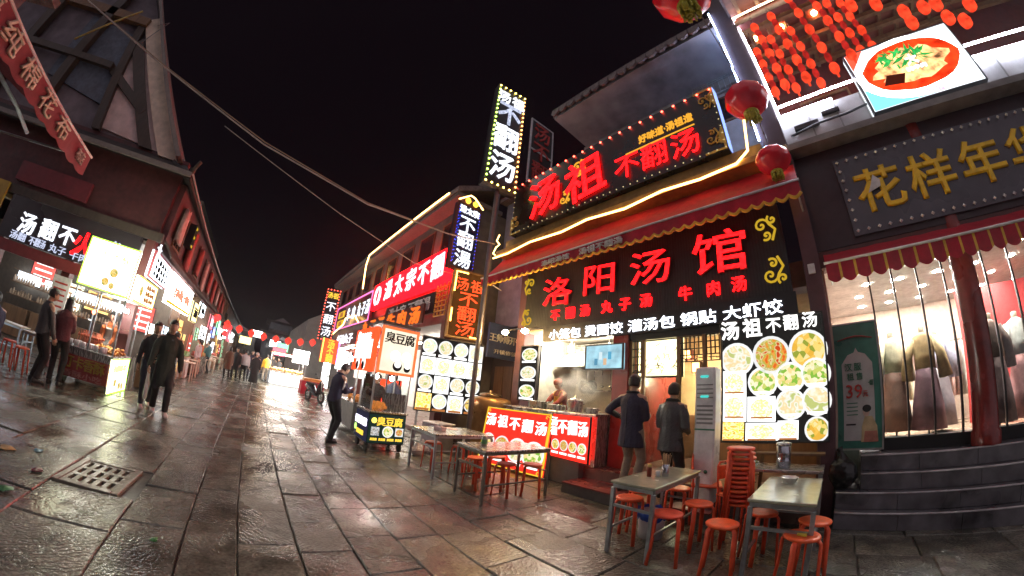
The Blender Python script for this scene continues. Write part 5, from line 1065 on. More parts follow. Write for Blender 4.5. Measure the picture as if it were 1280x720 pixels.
for x, y, lab in ((6.75, -3.35, 'white plastic bag slumped by the right wheel of the black cart'), (7.0, -3.6, 'crumpled plastic bag between the cart and the menu board')):
    b = MB(); b.sph((0, 0, .11), .13, 12, 8, (.9, 1.1, 1)); b.tube([(0, 0, .2), (.02, 0, .3)], [.05, .02], 7)
    me = fin(b, [('REMESH', dict(mode='VOXEL', voxel_size=.018)), ('DISPLACE', dict(texture=_fold, strength=.08, mid_level=.5))]); me.materials.append(M('white_bag', (.5, .5, .52), .35, bump=.4)); tag(O('plastic_bag', me, None, (x, y, 0)), lab, 'bag')
# ================================================================== the black tofu cart
ct = T('food_cart', 'black street food cart with yellow lettering and a glass case', 'food cart', (7.3, -2.68, 0)); CB = M('cart_black', (.02, .025, .03), .3, bump=.03)
# local: +x away from the camera along the street, y across; front faces -x
MB().bx(-.43, .45, -.40, .40, .17, .80, .01).build('cabinet', CB, ct); MB().bx(-.46, .48, -.43, .43, .805, .835, .006).build('counter', STEEL, ct)
for sx in (-.4, .42):
    for sy in (-.38, .38): MB().bx(sx - .016, sx + .016, sy - .016, sy + .016, .836, 2.62).build('post', LEGST, ct)
MB().bx(-.47, .48, -.43, .43, 2.60, 2.66).build('roof', BLK, ct)
for sx in (-.3, .3):
    for sy in (-.36, .36): w = T('x', None, None); bpy.data.objects.remove(w); b = MB(); b.tube([(sx, sy - .025, .085), (sx, sy + .025, .085)], .085, 16); b.build('wheel', M('rubber', (.02, .02, .02), .7), ct)
MB().bx(-.405, -.399, -.36, .36, .84, 1.55).build('glass_pane', GL, ct); MB().bx(-.36, .36, .379, .385, .84, 1.55).build('glass_pane', GL, ct)
MB().bx(-.38, -.372, -.36, .10, .84, 1.22).build('steel_splash', STEEL, ct)
def local_panel(par, c, rz, w, h, name, mat): # small empty-free panel facing local -y of its own rotation
    o = MB().bx(-w / 2, w / 2, -.012, 0, 0, h).build(name, mat, par, c, rz); return o
f = local_panel(ct, (-.432, 0, .20), RAD(-90), .78, .57, 'front_panel', E('cart_panel', (.02, .045, .035), .5))
chars(f, '臭豆腐', -.14, .44, .19, LY, cw=.185, bold=.03, y=-.02); dish(f, -.29, .45, .055, E('round_badge', (1, .8, .1), 2), name='badge', y=-.02)
dish(f, -.25, .235, .085, PIC('dish_dark', ((.6, .6, .62), (.15, .13, .12), (.8, .8, .8), (.3, .25, .2)), 1, rimr=9), sq=True, y=-.02); dish(f, 0.02, .235, .115, D2, y=-.024); dish(f, .27, .235, .085, D1, sq=True, y=-.02)
for k in range(4): line(f, '臭豆腐', -.27 + k * .18, .075, .055, LY, w=.14, y=-.02)
f = local_panel(ct, (0.0, .402, .20), RAD(180), .86, .57, 'side_panel', E('cart_side', (.03, .03, .06), .6))
chars(f, '长沙臭豆腐', -.30, .38, .17, E('cart_letter', (.85, .8, 1), 2.2), cw=.15, bold=.03, y=-.02); line(f, '外酥里嫩', 0, .14, .1, LY, w=.45, y=-.02)
dish(f, -.36, .2, .07, E('badge_green', (.5, 1, .2), 1.5), y=-.02, name='badge')
# sign boxes on top of the cart
f = MB().bx(-.39, .39, -.03, .05, 0, .92).build('sign_box', E('tofu_box', (1, .86, .66), .95, var=.2, scale=2), ct, (-.46, 0, 1.62), RAD(-90)); frame4(.83, .96, .055, -.045, -.031, -.02).build('sign_rim', E('rim_orange', (1, .14, .04), 1.3), f)
chars(f, '臭豆腐', -.22, .72, .24, PRK, cw=.22, bold=.03, y=-.04)
for x, z, r, m_ in ((.02, .16, .10, PRK), (.24, .13, .07, PRK), (-.05, .36, .11, E('face_pale', (1, .98, .9), 2.6)), (.2, .36, .11, E('face_pale', (1, .98, .9), 2.6))): dish(f, x, z, r, m_, y=-.037, name='printed_bowl')
for x in (.02, .24): dish(f, x, .20, .07, PRW, y=-.05, name='printed_bowl')
f = MB().bx(-.75, .75, -.03, .05, 0, .92).build('sign_box', BOXO, ct, (.38, .46, 1.60), RAD(180))
MB().bx(-.62, .62, -.04, -.031, .26, .66).build('white_patch', PRW, f); line(f, '炸串小吃', .1, .74, .17, PRW, w=.7, y=-.04); dish(f, -.45, .76, .12, PRW, y=-.04, name='badge')
for x in (-.25, .2): dish(f, x, .15, .13, PRW, y=-.04, name='printed_bowl'); dish(f, x, .11, .09, PRK, y=-.05, name='printed_bowl')
q = MB(); R_ = random.Random(8)
for i in range(70):
    x, y = -.36 + .5 * R_.random(), .02 + .3 * R_.random(); q.bx(x - .05, x + .05, y - .02, y + .02, .838 + R_.random() * .12, .87 + R_.random() * .14)
tag(q.build('fried_snacks', E('glowing_fried', (1, .28, .05), .55, var=.5, scale=14), ct), kind='stuff')  # lamp light put into the snacks as their own glow
for y in (-.1, .25): tag(MB().sph((0, 0, 0), .05, 10, 8).build('lamp', E('cart_lamp', (1, .95, .85), 110), ct, (-.1, y, 1.52)), None)
# ================================================================== right-hand row: noodle house with the red sign
NH = T('noodle_house', 'two storey house row with lit eaves behind the red sign', 'house', (17, -5, 0)); ROWW = M('row_plaster', (.13, .12, .11), .85, var=.25, scale=4)
P('upper_wall', MB().bx(9.0, 27.0, -9, -5.1, 3.45, 7.55), ROWW, NH); P('party_wall', MB().bx(8.92, 9.2, -9, -5.1, 0, 3.44), ROWW, NH)
P('back_wall', MB().bx(9.2, 27, -9, -8.7, 0, 3.44), M('lit_shop_wall', (.6, .56, .5), .8), NH); P('shop_floor', MB().bx(9.2, 27, -8.7, -4.9, 0, .10), M('shop_floor_tile', (.16, .10, .085), .35, var=.25), NH)
P('eave', MB().bx(8.9, 27.2, -6.4, -4.55, 7.56, 7.70), M('eave_grey', (.16, .14, .13), .7), NH)
b = MB(); b.add([(8.9, -4.5, 7.705), (27.2, -4.5, 7.705), (27.2, -7, 8.9), (8.9, -7, 8.9), (8.9, -4.5, 7.9), (27.2, -4.5, 7.9), (27.2, -7, 9.1), (8.9, -7, 9.1)], [(3, 2, 1, 0), (4, 5, 6, 7), (0, 1, 5, 4), (1, 2, 6, 5), (2, 3, 7, 6), (3, 0, 4, 7)]); P('roof', b, TILEB, NH)
for k in range(9):
    x = 10 + k * 1.9; P('window', frame4(1.3, 1.1, .06, -5.1, -5.05, 6.1), WOOD, NH).location.x += x; P('window_pane', MB().bx(x - .58, x + .58, -5.09, -5.075, 6.16, 7.14), M('dark_glass', (.02, .02, .022), .1), NH)
for x in (9.1, 13.2, 17.5, 22, 26.8): P('pillar', MB().bx(x - .14, x + .14, -5.1, -4.86, .1, 3.44), DKRED, NH)
neon('amber eave light running along the roof of the red sign house', [(9.5, -4.48, 7.86), (14, -4.48, 7.86), (18.2, -4.48, 7.86)], E('amber_line', (1, .55, .15), 6), .03); neon('short amber light drop at the far end of the lit eave', [(18.2, -4.48, 7.86), (18.4, -4.48, 7.3), (18.0, -4.48, 5.9)], E('amber_line', (1, .55, .15), 6), .03)
t, w_, h_ = sign('red_shop_sign', 'long glowing red sign with white brush characters', (16.6, -4.75), (9.0, -4.75), 4.62, 5.85, BOXR, .14)
for i, (ch, x) in enumerate(zip('湯太宗不翻', (14.45, 13.2, 12.0, 10.9, 9.85))): chars(t, ch, 12.8 - x, .64, .92, LW, bold=.03, shear=-.12)
b = MB(); b.tube([(-3.05 + .34 * cos(a), -.03, .6 + .42 * sin(a)) for a in [RAD(-70 + k * 20) for k in range(17)]], .06, 6); b.build('ring_mark', LW, t)
t, w_, h_ = sign('black_shop_sign', 'black sign with a row of white characters framed by a pink tube', (24.8, -4.75), (16.75, -4.75), 4.15, 5.65, M('board_black', (.03, .024, .03), .32, var=.2, scale=3, bump=.03), .14)
for ch, x in zip('牛肉丸子汤', (21.3, 20.1, 18.9, 18.05, 17.3)): chars(t, ch, 20.78 - x, .78, .85, LW, bold=.0, wf=.8)
MB().tube([(-w_ / 2, -.03, 0), (-w_ / 2, -.03, h_), (w_ / 2, -.03, h_), (w_ / 2, -.03, 0), (-w_ / 2, -.03, 0)], .03, 6).build('pink_tube', PINK, t)
for z in (.35, .95): MB().bx(-3.3, -1.6, -.02, 0, z - .22, z + .22).build('yellow_patch', PRG, t); line(t, '汤锅', -2.45, z, .34, PRB, w=.9, y=-.03)
t, w_, h_ = sign('small_black_sign', 'narrow black sign of white letters under the long red sign', (14.2, -4.72), (9.7, -4.72), 3.72, 4.42, BLK, .08)
line(t, '湯太宗·不翻湯', .1, .36, .5, M('letters_grey', (.6, .6, .6), .5), w=3.8, bold=.03)
t, w_, h_ = sign('orange_character_sign', 'row of glowing orange characters over the noodle shop front', (16.6, -4.5), (9.9, -4.5), 3.36, 4.0, M('sign_maroon', (.06, .015, .012), .5), .06)
for i, ch in enumerate('丸子汤牛肉汤'): chars(t, ch, -2.85 + i * 1.12, .31, .62, LO, bold=.05, wf=1.4)
lt = T('fret_panel', 'gilded fretwork panel between the red sign and neon sign', 'panel', (9.2, -4.7, 3.5)); b = MB()
for k in range(7):
    z = .05 + k * .15; b.bx(-.35, .35, -.02, .02, z, z + .03)
    for x in (-.35, -.1, .12, .33): b.bx(x - .015, x + .015, -.02, .02, z + .031, z + .12)
b.build('fretwork', GOLD, lt)
R_ = random.Random(31)
for i, (x0, x1, c_) in enumerate(((9.5, 13.0, (1, .92, .8)), (13.4, 17.3, (1, .85, .65)), (17.8, 21.8, (.95, .97, 1)), (22.3, 26.5, (1, .9, .7)))):
    for k in range(3):
        x = x0 + (x1 - x0) * (k + .5) / 3
        tag(MB().bx(x - .5, x + .5, -.05, .05, 0, .05).build('ceiling_tube', E('shop_tube%d' % i, c_, 40), None, (0, -6.4, 3.2)), '%s tube light from the near end under the noodle shop ceiling' % ORD[i * 3 + k], 'light tube', 'tube lights in the noodle shop row')
LBX = [((21.9, -4.66), (18.9, -4.66), 1.6, 2.9, BOXW, 'white light box with a green foot under the black sign'), ((17.1, -4.6), (15.4, -4.6), 1.3, 2.7, E('pinkish_box', (1, .75, .6), 1.8, var=.3), 'pale pink light box at the noodle shop door'), ((24.5, -4.4), (22.6, -4.4), .3, 2.3, BOXW, 'tall white lit door panel at the far end of the row'), ((13.1, -4.6), (11.2, -4.6), .5, 1.5, BOXO, 'orange lit counter front under the red sign')]
for L, R, a, b_, m_, lab in LBX: sign('light_box', lab, L, R, a, b_, m_, .1, DARKMET, .03)
t, w_, h_ = sign('shop_name_board', 'white characters on a maroon board below the gable light', (23.6, -4.66), (17.6, -4.66), 3.0, 3.75, M('sign_maroon', (.06, .015, .012), .5), .06); line(t, '老汤丸子', -.2, .37, .6, LW, w=4, bold=.04)
neon('amber gable shaped light over the far noodle shop door', [(24.5, -4.55, 3.75), (21.3, -4.55, 4.25), (20.9, -4.55, 4.6), (18.8, -4.55, 4.55), (17.8, -4.55, 4.1)], E('amber_line', (1, .55, .15), 6), .035)
# ---- far blade signs
t, w_, h_ = sign('far_blade_sign', 'black blade sign with white characters and red dots down the street', (23.79, -3.55), (23.51, -4.45), 3.28, 6.7, M('blade_black', (.012, .012, .018), .4), .2)
line(t, '汤祖', 0, 3.0, .42, LY, w=.75, bold=.05)
for ch, z in (('不', 2.25), ('翻', 1.4), ('汤', .6)): chars(t, ch, 0, z, .68, LW, bold=.01)
bulbs(t, perim(w_, h_, .2, .05), .035, E('bulb_red', (1, .07, .04), 7), 'red_bulbs')
t, w_, h_ = sign('red_yellow_blade_sign', 'red and yellow lit blade sign low on the right of the street', (20.6, -3.5), (21.0, -4.45), 1.84, 3.2, E('redbox', (1, .10, .03), 1.3), .2)
for ch, z in (('汤', 1.1), ('不', .7), ('翻', .28)): chars(t, ch, 0, z, .5, LY, bold=.05)
for s_ in (-1, 1): MB().tube([(s_ * .56, -.02, 0), (s_ * .56, -.02, h_)], .03, 6).build('edge_tube', E('magenta_tube', (1, .1, .8), 4) if s_ > 0 else LGR, t)
# ================================================================== left corner house
LH = T('corner_house', 'dark timber corner house on the left with a tiled eave', 'house', (12, 6, 0))
DKP = M('dusky_plaster', (.17, .145, .165), .85, var=.3, scale=3, bump=.2); PINKW = M('pinkish_plaster', (.68, .52, .5), .85, var=.2, scale=4); BEIGE = M('beige_board', (.68, .55, .44), .7, var=.2, scale=6); DKT = M('dark_timber', (.055, .04, .032), .6, var=.3, scale=10, stretch=(1, 1, .2)); MAR = M('maroon_timber', (.075, .02, .022), .55, var=.3, scale=8)
P('upper_wall', MB().bx(9.72, 9.9, 3.22, 15, 3.55, 5.75), MAR, LH); P('street_wall', MB().bx(9.9, 62, 3.05, 3.22, 3.35, 5.2), MAR, LH)
for y in (3.3, 5.2, 7.4, 9.6): P('pillar', MB().bx(9.62, 9.86, y - .12, y + .12, 0, 3.55), DKRED, LH)
P('beam', MB().bx(9.58, 9.715, 3.05, 15, 3.50, 3.72), DKT, LH); P('dark_sign', MB().bx(9.60, 9.71, 5.4, 7.7, 3.85, 4.35), M('maroon_board', (.15, .02, .03), .5), LH)
# eave over the end wall: sloped slab with round tile ends, and along the street
b = MB(); b.add([(9.2, 2.9, 5.12), (9.2, 15, 5.12), (10.2, 15, 5.85), (10.2, 3.6, 5.85), (9.2, 2.9, 5.26), (9.2, 15, 5.26), (10.2, 15, 6.0), (10.2, 3.6, 6.0)], [(3, 2, 1, 0), (4, 5, 6, 7), (0, 1, 5, 4), (1, 2, 6, 5), (2, 3, 7, 6), (3, 0, 4, 7)]); P('eave', b, M('black_tile', (.035, .032, .032), .6, var=.3), LH)
P('eave_edge', MB().bx(9.12, 9.198, 2.86, 15, 5.16, 5.28), M('eave_lead', (.20, .18, .17), .6), LH)
b = MB(); b.add([(9.2, 2.85, 5.1), (62, 2.85, 4.55), (62, 4.2, 5.3), (9.9, 4.2, 5.9), (9.2, 2.85, 5.2), (62, 2.85, 4.65), (62, 4.2, 5.4), (9.9, 4.2, 6.0)], [(0, 1, 2, 3), (7, 6, 5, 4), (4, 5, 1, 0), (5, 6, 2, 1), (6, 7, 3, 2), (7, 4, 0, 3)]); P('street_eave', b, M('black_tile', (.035, .032, .032), .6, var=.3), LH)
P('eave_tube', MB().tube([(9.15, 2.82, 5.24), (14, 2.82, 5.12), (20, 2.82, 4.98), (34, 2.82, 4.83)], .03, 6), M('pale_gutter', (.42, .38, .36), .5), LH)
b = MB(); b.bx(9.18, 9.3, 2.84, 2.96, 5.28, 5.42); b.tube([(9.22, 2.9, 5.3), (9.05, 2.8, 5.42), (8.98, 2.72, 5.55)], .05, 6); P('eave_finial', b, DKT, LH)
for k in range(6): P('low_eave', MB().add([(9.9 + k * 8, 2.75, 3.25), (17.8 + k * 8, 2.75, 3.25), (17.8 + k * 8, 3.05, 3.6), (9.9 + k * 8, 3.05, 3.6), (9.9 + k * 8, 2.75, 3.33), (17.8 + k * 8, 2.75, 3.33), (17.8 + k * 8, 3.05, 3.68), (9.9 + k * 8, 3.05, 3.68)], [(3, 2, 1, 0), (4, 5, 6, 7), (0, 1, 5, 4), (1, 2, 6, 5), (2, 3, 7, 6), (3, 0, 4, 7)]), DKT, LH)
# gable above the eave
X_ = 9.75
def gpoly(name, pts, m_, x0, x1):
    b = MB(); n = len(pts); vs = [(x0, p[0], p[1]) for p in pts] + [(x1, p[0], p[1]) for p in pts]
    b.add(vs, [tuple(range(n)), tuple(range(2 * n - 1, n - 1, -1))] + [(i, (i + 1) % n, (i + 1) % n + n, i + n) for i in range(n)]); return P(name, b, m_, LH)
gpoly('gable_wall', [(3.75, 5.7), (6.6, 9.7), (8.0, 11.4), (15, 11.4), (15, 5.7)], DKP, X_ + .06, X_ + .3)
gpoly('gable_plaster', [(4.05, 5.75), (6.1, 8.75), (6.75, 8.3), (6.2, 5.9)], PINKW, X_, X_ + .055)
gpoly('barge_board', [(3.5, 5.62), (4.1, 5.62), (7.0, 9.55), (6.62, 9.85)], BEIGE, X_ - .14, X_ - .02)
gpoly('verge', [(3.38, 5.66), (3.52, 5.62), (6.66, 9.86), (8.2, 11.7), (8.05, 11.85)], M('verge_grey', (.2, .18, .17), .7), X_ - .45, X_ + 6)
for pts in ([(4.35, 5.7), (4.75, 5.7), (6.8, 8.6), (6.6, 8.9)], [(5.2, 6.55), (6.9, 7.5), (6.85, 7.75), (5.1, 6.75)], [(6.05, 5.75), (6.3, 5.75), (7.1, 9.4), (6.85, 9.4)]): _si = globals().get('_si', 0) + 1; gpoly('timber_strut', pts, DKT, X_ - .12 - .013 * _si, X_ - .005)
gpoly('blue_panel', [(6.5, 6.5), (8.8, 6.9), (8.8, 9.2), (7.1, 9.0)], M('blue_grey_panel', (.10, .12, .16), .7, var=.3), X_ - .02, X_ + .05)
for y in (8.2, 10.2): P('upper_post', MB().bx(9.5, 9.74, y - .15, y + .15, 5.9, 11), DKT, LH)
P('upper_rail', MB().bx(9.45, 9.6, 6.8, 15, 7.5, 7.7), DKT, LH); P('upper_band', MB().bx(9.5, 9.7, 6.8, 15, 9.3, 9.6), WOOD, LH)
P('conduit', MB().tube([(9.3, 7.1, 9.6), (9.3, 8.4, 7.9)], .03, 6), M('yellow_pipe', (.5, .4, .12), .5), LH)
P('upper_body', MB().bx(10.1, 62, 4.3, 12, 3.4, 5.6), DKP, LH); P('inner_wall', MB().bx(13.8, 14, 3.3, 16, 0, 3.5), M('restaurant_wall', (.10, .075, .055), .7), LH)
P('ceiling', MB().bx(9.9, 13.8, 3.25, 15, 3.40, 3.5), M('restaurant_ceiling', (.5, .46, .42), .7), LH); P('red_fascia', MB().bx(9.5, 9.61, 4.5, 15, 2.16, 2.42), M('red_fascia', (.22, .03, .03), .5), LH)
t, w_, h_ = sign('led_shop_sign', 'black led sign over the corner restaurant, one red character', (9.55, 7.45), (9.55, 3.5), 2.45, 3.48, M('board_black', (.03, .024, .03), .32, var=.2, scale=3, bump=.03), .05)
for ch, y, z, m_, s_ in (('汤', 6.68, 2.92, LW, .52), ('翻', 6.02, 2.95, LW, .50), ('不', 5.45, 2.96, LW, .48), ('火', 4.92, 2.88, LR, .64), ('龙', 4.1, 2.98, LWD, .45)): chars(t, ch, 5.475 - y, z - 2.45, s_, m_, bold=.04, wf=1.05)
for k, s in enumerate(('汤翻', '不翻汤', '丸子', '牛肉')): line(t, s, -1.35 + k * .62, .13, .21, LWD, w=.5, bold=.02)
t, w_, h_ = sign('yellow_corner_sign', 'dim yellow sign at the far left edge under the eave', (9.5, 9.5), (9.5, 7.7), 2.7, 3.7, M('dim_yellow_board', (.45, .28, .03), .5), .06)
# lit shelves and lamps inside
for i in range(4):
    y = 5.2 + i * 1.15
    sh_ = T('shelf_unit', 'lit shelf of jars at the back of the corner restaurant, %s from the right' % ORD[i], 'shelf', (13.4, y, 0), 0, 'lit shelves of the corner restaurant')
    MB().bx(-.2, .2, -.5, .5, 0, .9).build('cabinet', WOOD, sh_)
    for z in (1.2, 1.6, 2.0): MB().bx(-.2, .2, -.5, .5, z, z + .03).build('shelf', WOOD, sh_)
    MB().bx(.15, .2, -.48, .48, 1.7, 1.98).build('back_light', E('shelf_light', (.75, .88, 1), 3.5, var=.3), sh_)
    q = MB(); R_ = random.Random(i)
    for z in (1.23, 1.63): 
        for k in range(9): q.lathe([(.04, 0), (.045, .1), (.02, .14 + .08 * R_.random())], 8, (-.08, -.42 + k * .105, z))
    tag(q.build('jars', M('jar_mix', (.32, .22, .14), .3, var=.5), sh_), kind='stuff')
for y in (4.6, 6.4, 8.2):
    tag(MB().bx(11.2, 12.6, y - .05, y + .05, 3.34, 3.39).build('ceiling_tube', E('cool_tube', (.85, .92, 1), 22)), 'cool tube light under the corner restaurant ceiling, ' + ('nearest the street' if y < 5 else 'middle one' if y < 7 else 'farthest left'), 'light tube', 'tube lights of the corner restaurant')
t, w_, h_ = sign('wall_poster', 'pale paper poster on the corner restaurant pillar', (9.58, 5.45), (9.58, 4.95), 1.2, 2.05, PLW, .02)
for k in range(5): MB().bx(-.18, .18, -.006, -.001, .15 + k * .13, .19 + k * .13).build('printed_line', PLR, t)
t = T('wall_fan', 'grey wall fan blowing under the corner restaurant sign', 'fan', (9.5, 4.45, 2.1)); b = MB(); b.tube([(-.12, .2 * cos(a), .2 * sin(a)) for a in [k * pi / 8 for k in range(16)]], .012, 6, closed=True)
for k in range(8): a = k * pi / 4; b.tube([(-.14, 0, 0), (-.12, .2 * cos(a), .2 * sin(a))], .006, 5)
b.build('guard', LEGST, t); b = MB(); 
for k in range(3): a = k * 2.09; b.add([(-.09, .03 * cos(a), .03 * sin(a)), (-.10, .18 * cos(a - .35), .18 * sin(a - .35)), (-.08, .18 * cos(a + .35), .18 * sin(a + .35))], [(0, 1, 2)])
b.build('blade', WHITEP, t)
# near awning of the cloth shop, its front valance with brush characters
NA = T('cloth_shop', 'dark shop front of the cloth seller at the near left', 'shop', (0, 7.6, 0)); P('wall', MB().bx(-8, 6.3, 7.6, 9, 0, 6.5), DKP, NA); P('roof', MB().bx(-8, 6.5, 6.9, 9.2, 6.505, 6.7), TILEB, NA)
for x in (-4, -1, 2, 5): P('shutter', MB().bx(x - 1.2, x + 1.2, 7.54, 7.595, .1, 2.8), M('shop_shutter', (.2, .17, .14), .5), NA); 
aw = T('banner_awning', 'dark red awning banner with pale brush characters, top left', 'awning', (2.6, 7.5, 3.52)); VAL = M('valance_maroon', (.20, .035, .05), .7, var=.2)
b = MB(); sc = 60; w = 8.0
b.add([(-4, -3.5, .36), (4.0, -3.5, .36), (4.0, 0, 1.5), (-4, 0, 1.5), (-4, -3.5, .35), (4, -3.5, .35), (4, 0, 1.49), (-4, 0, 1.49)], [(0, 1, 2, 3), (7, 6, 5, 4), (1, 5, 6, 2), (3, 7, 4, 0)]); b.build('canopy', VAL, aw)
b = MB()
for k in range(sc):
    x0, x1 = -4 + w * k / sc, -4 + w * (k + 1) / sc; z0, z1 = -.04 * abs(sin(pi * k / 3)), -.04 * abs(sin(pi * (k + 1) / 3)); d0, d1 = .015 * sin(k * .7), .015 * sin(k * .7 + .7)
    vs = [(x0, -3.5 + d0, z0 + .02), (x1, -3.5 + d1, z1 + .02), (x1, -3.5, .36), (x0, -3.5, .36)]; b.add(vs + [(v[0], v[1] + .006, v[2]) for v in vs], [(0, 1, 2, 3), (7, 6, 5, 4)])
b.build('valance', VAL, aw); MB().tube([(-4.02, -3.5, .375), (4.02, -3.5, .375)], .022, 8).build('front_bar', M('pale_bar', (.62, .55, .55), .4), aw)
for i, ch in enumerate('海纯棉花布'): chars(aw, ch, .3 + i * .62, .20, .30, M('banner_cream', (.55, .45, .36), .6), bold=.03, y=-3.53, wf=1.5)
line(aw, '布店', 3.62, .19, .22, M('banner_cream2', (.42, .30, .26), .6), w=.3, y=-3.53)
MB().tube([(3.7, -2.2, .30), (3.0, -2.3, .38), (1.0, -2.4, .45)], .035, 8).build('arm', M('arm_white', (.5, .56, .68), .35), aw)
for x in (-3.9, 3.9): MB().tube([(x, -3.48, .3), (x, -.05, .2)], .02, 6).build('arm', LEGST, aw)
# hanging things along the left eave
for i, (x, z, lab) in enumerate(((11.9, 4.1, 'yellow lantern box with black characters under the left eave'), (30, 3.1, 'small yellow lantern box far along the left eave'))):
    s_ = .66 if i == 0 else .9
    t = T('lantern_box', lab, 'lantern', (x, 2.95, z)); MB().bx(-.16, .16, -.12, .12, 0, s_).build('shade', E('dull_yellow_box', (1, .62, .05), .55, var=.2), t); frame4(.36, s_ + .06, .03, -.14, .14, -.03).build('frame', BLK, t)
    o = line(t, '', 0, .3, .2, PRK) if False else None
    for k, ch in enumerate('布庄'):
        g = chars(t, ch, 0, s_ * .70 - k * s_ * .42, .22, PLK, y=-.13); 
    for k, ch in enumerate('布庄'):
        g = glyph(ch, PLK, .03, .03); q = O('character', g, t, (-.125, .11, s_ * .60 - k * s_ * .42), RAD(-90)); q.scale = (.22, 1, .22)
SW = M('red_hanging_cloth', (.34, .06, .05), .8, var=.3, scale=8, bump=.3); SWP = M('pale_hanging_cloth', (.45, .33, .30), .8, var=.3)
for k in range(9):
    x = 10.6 + k * 1.9; tz = 4.75 - k * .03
    b = MB(); N = 12; b.loft([[(x + (.22 + .10 * f) * cos(2 * pi * j / N) * (1 + .15 * sin(j * 3)), 2.93 + .09 * sin(2 * pi * j / N), tz - f * (1.2 if k % 2 else .9) + .05 * sin(j * 2.2)) for j in range(N)] for f in (0, .35, .7, 1)])
    tag(b.build('hanging_cloth', SW if k % 3 else SWP), '%s gathered cloth from the near corner under the left eave, %s' % (ORD[k], 'dark red' if k % 3 else 'pale'), 'cloth', 'cloths hung along the left eave')
# ---- signs along the left row
t, w_, h_ = sign('white_light_box', 'white light box with rows of black characters left of the walking pair', (9.35, 3.0), (11.2, 3.02), 2.62, 3.25, E('bluewhite_box', (.86, .92, 1), 3.2, var=.2), .1, M('pink_rim', (.5, .1, .14), .5), .03)
for r in range(3):
    for k in range(5): line(t, '不翻汤丸子'[k], -.62 + k * .3, .46 - r * .16, .14, PRK, w=.16, y=-.03)
chars(t, '大', -.75, .66, .35, LW, bold=.03)
t, w_, h_ = sign('big_light_box', 'large blown out white shop sign with red characters on the left row', (11.6, 2.98), (15.4, 2.98), 2.32, 3.22, BOXW, .12)
for k in range(9): line(t, '老汤不翻丸子牛肉面'[k], -1.2 + k * .3, .42 + .06 * (k % 2), .36, E('print_red_soft', (.9, .25, .15), 1.2), w=.26, y=-.02)
MB().bx(-w_ / 2, w_ / 2, -.03, -.001, .02, .10).build('yellow_rule', PRG, t)
cols = [((.8, .95, 1), 3), ((1, .2, .25), 1.6), ((1, .95, .8), 3.5), ((.3, 1, .5), 1.8), ((.25, .35, 1), 2), ((1, .8, .3), 2.5), ((1, 1, 1), 4)]
R_ = random.Random(17)
spec = [(16.0, 17.4, 2.2, 3.0, 5, 'yellow lit strip sign'), (17.8, 19.2, 2.6, 3.2, 0, 'pale blue lit sign'), (19.8, 21.4, 1.6, 2.3, 6, 'white lit box low'), (22, 23.4, 2.3, 3.1, 1, 'red lit sign'), (24, 25.4, 1.9, 2.6, 4, 'deep blue lit sign'), (26, 27.5, 2.2, 3.2, 3, 'green lit sign'), (28.5, 30.5, 2.0, 2.8, 2, 'cream lit sign'), (32, 34, 2.2, 3.0, 0, 'blue white far sign'), (36, 38.5, 2.1, 3.2, 1, 'red far sign'), (41, 44, 2.2, 3.2, 6, 'white far sign')]
for i, (x0, x1, z0, z1, c_, lab) in enumerate(spec):
    t, w_, h_ = sign('light_box', lab + ' on the left row, %s' % ('nearer the walking pair' if i < 3 else 'about half way down the street' if i < 7 else 'near the end of the street'), (x0, 2.95), (x1, 2.95), z0, z1, E('leftbox%d' % c_, cols[c_][0], cols[c_][1], var=.2), .1, DARKMET, .03)
    line(t, '汤面丸子'[i % 3:i % 3 + 2], 0, h_ * .5, h_ * .55, PRK if c_ in (0, 2, 5, 6) else LW, w=w_ * .6, y=-.02)
for i, (x, z, c_) in enumerate(((20.5, 2.9, 1), (24.8, 2.75, 1), (27, 2.9, 4), (23, 2.3, 1))):
    b = MB(); b.lathe([(.04, -.18), (.13, -.11), (.17, 0), (.13, .11), (.04, .18)], 12)
    tag(b.build('red_lantern', E('lit_red_lantern', (1, .05, .05), 1.6), None, (x, 2.4 - .1 * i, z)), '%s low red lit lantern by the left shop signs, counted from the building' % ORD[i], 'lantern', 'red lanterns by the left shops')
# lit shop interiors along the left row
LR_ = T('left_shop_row', 'row of lit shop fronts along the left of the street', 'shop', (20, 3.2, 0))
P('back_wall', MB().bx(14.01, 62, 6.8, 7, 0, 3.35), M('lit_shop_wall', (.6, .56, .5), .8), LR_); P('shop_floor', MB().bx(14.05, 62, 3.1, 6.8, 0, .06), M('shop_floor_tile', (.16, .10, .085), .35, var=.25), LR_)
for k in range(12): x = 14.2 + k * 3.6; P('partition', MB().bx(x - .12, x + .12, 3.06, 6.8, .06, 3.35), M('partition_wood', (.2, .13, .09), .6), LR_)
for k in range(9):
    x = 15.9 + k * 3.6; tag(MB().bx(x - 1, x + 1, 4.45, 4.55, 3.2, 3.25).build('ceiling_tube', E('row_tube%d' % (k % 3), ((1, .95, .85), (.9, .95, 1), (1, .85, .6))[k % 3], 45)), '%s tube light from the near end under the left shop row ceiling' % ORD[k], 'light tube', 'tube lights of the left shop row')
for k in range(8):
    x = 15 + k * 2.0 + .4 * (k % 2); y = 2.55 + .2 * (k % 3); s_ = T('wooden_stool_table', '%s low pale dining table from the near end outside the left shops' % ORD[k], 'table', (x, y, 0), .2 * k, 'low tables outside the left shops')
    MB().bx(-.35, .35, -.3, .3, .66, .70).build('table_top', BEIGE, s_)
    for sx in (-1, 1):
        for sy in (-1, 1): MB().bx(sx * .3 - .02, sx * .3 + .02, sy * .25 - .02, sy * .25 + .02, 0, .659).build('leg', BEIGE, s_)
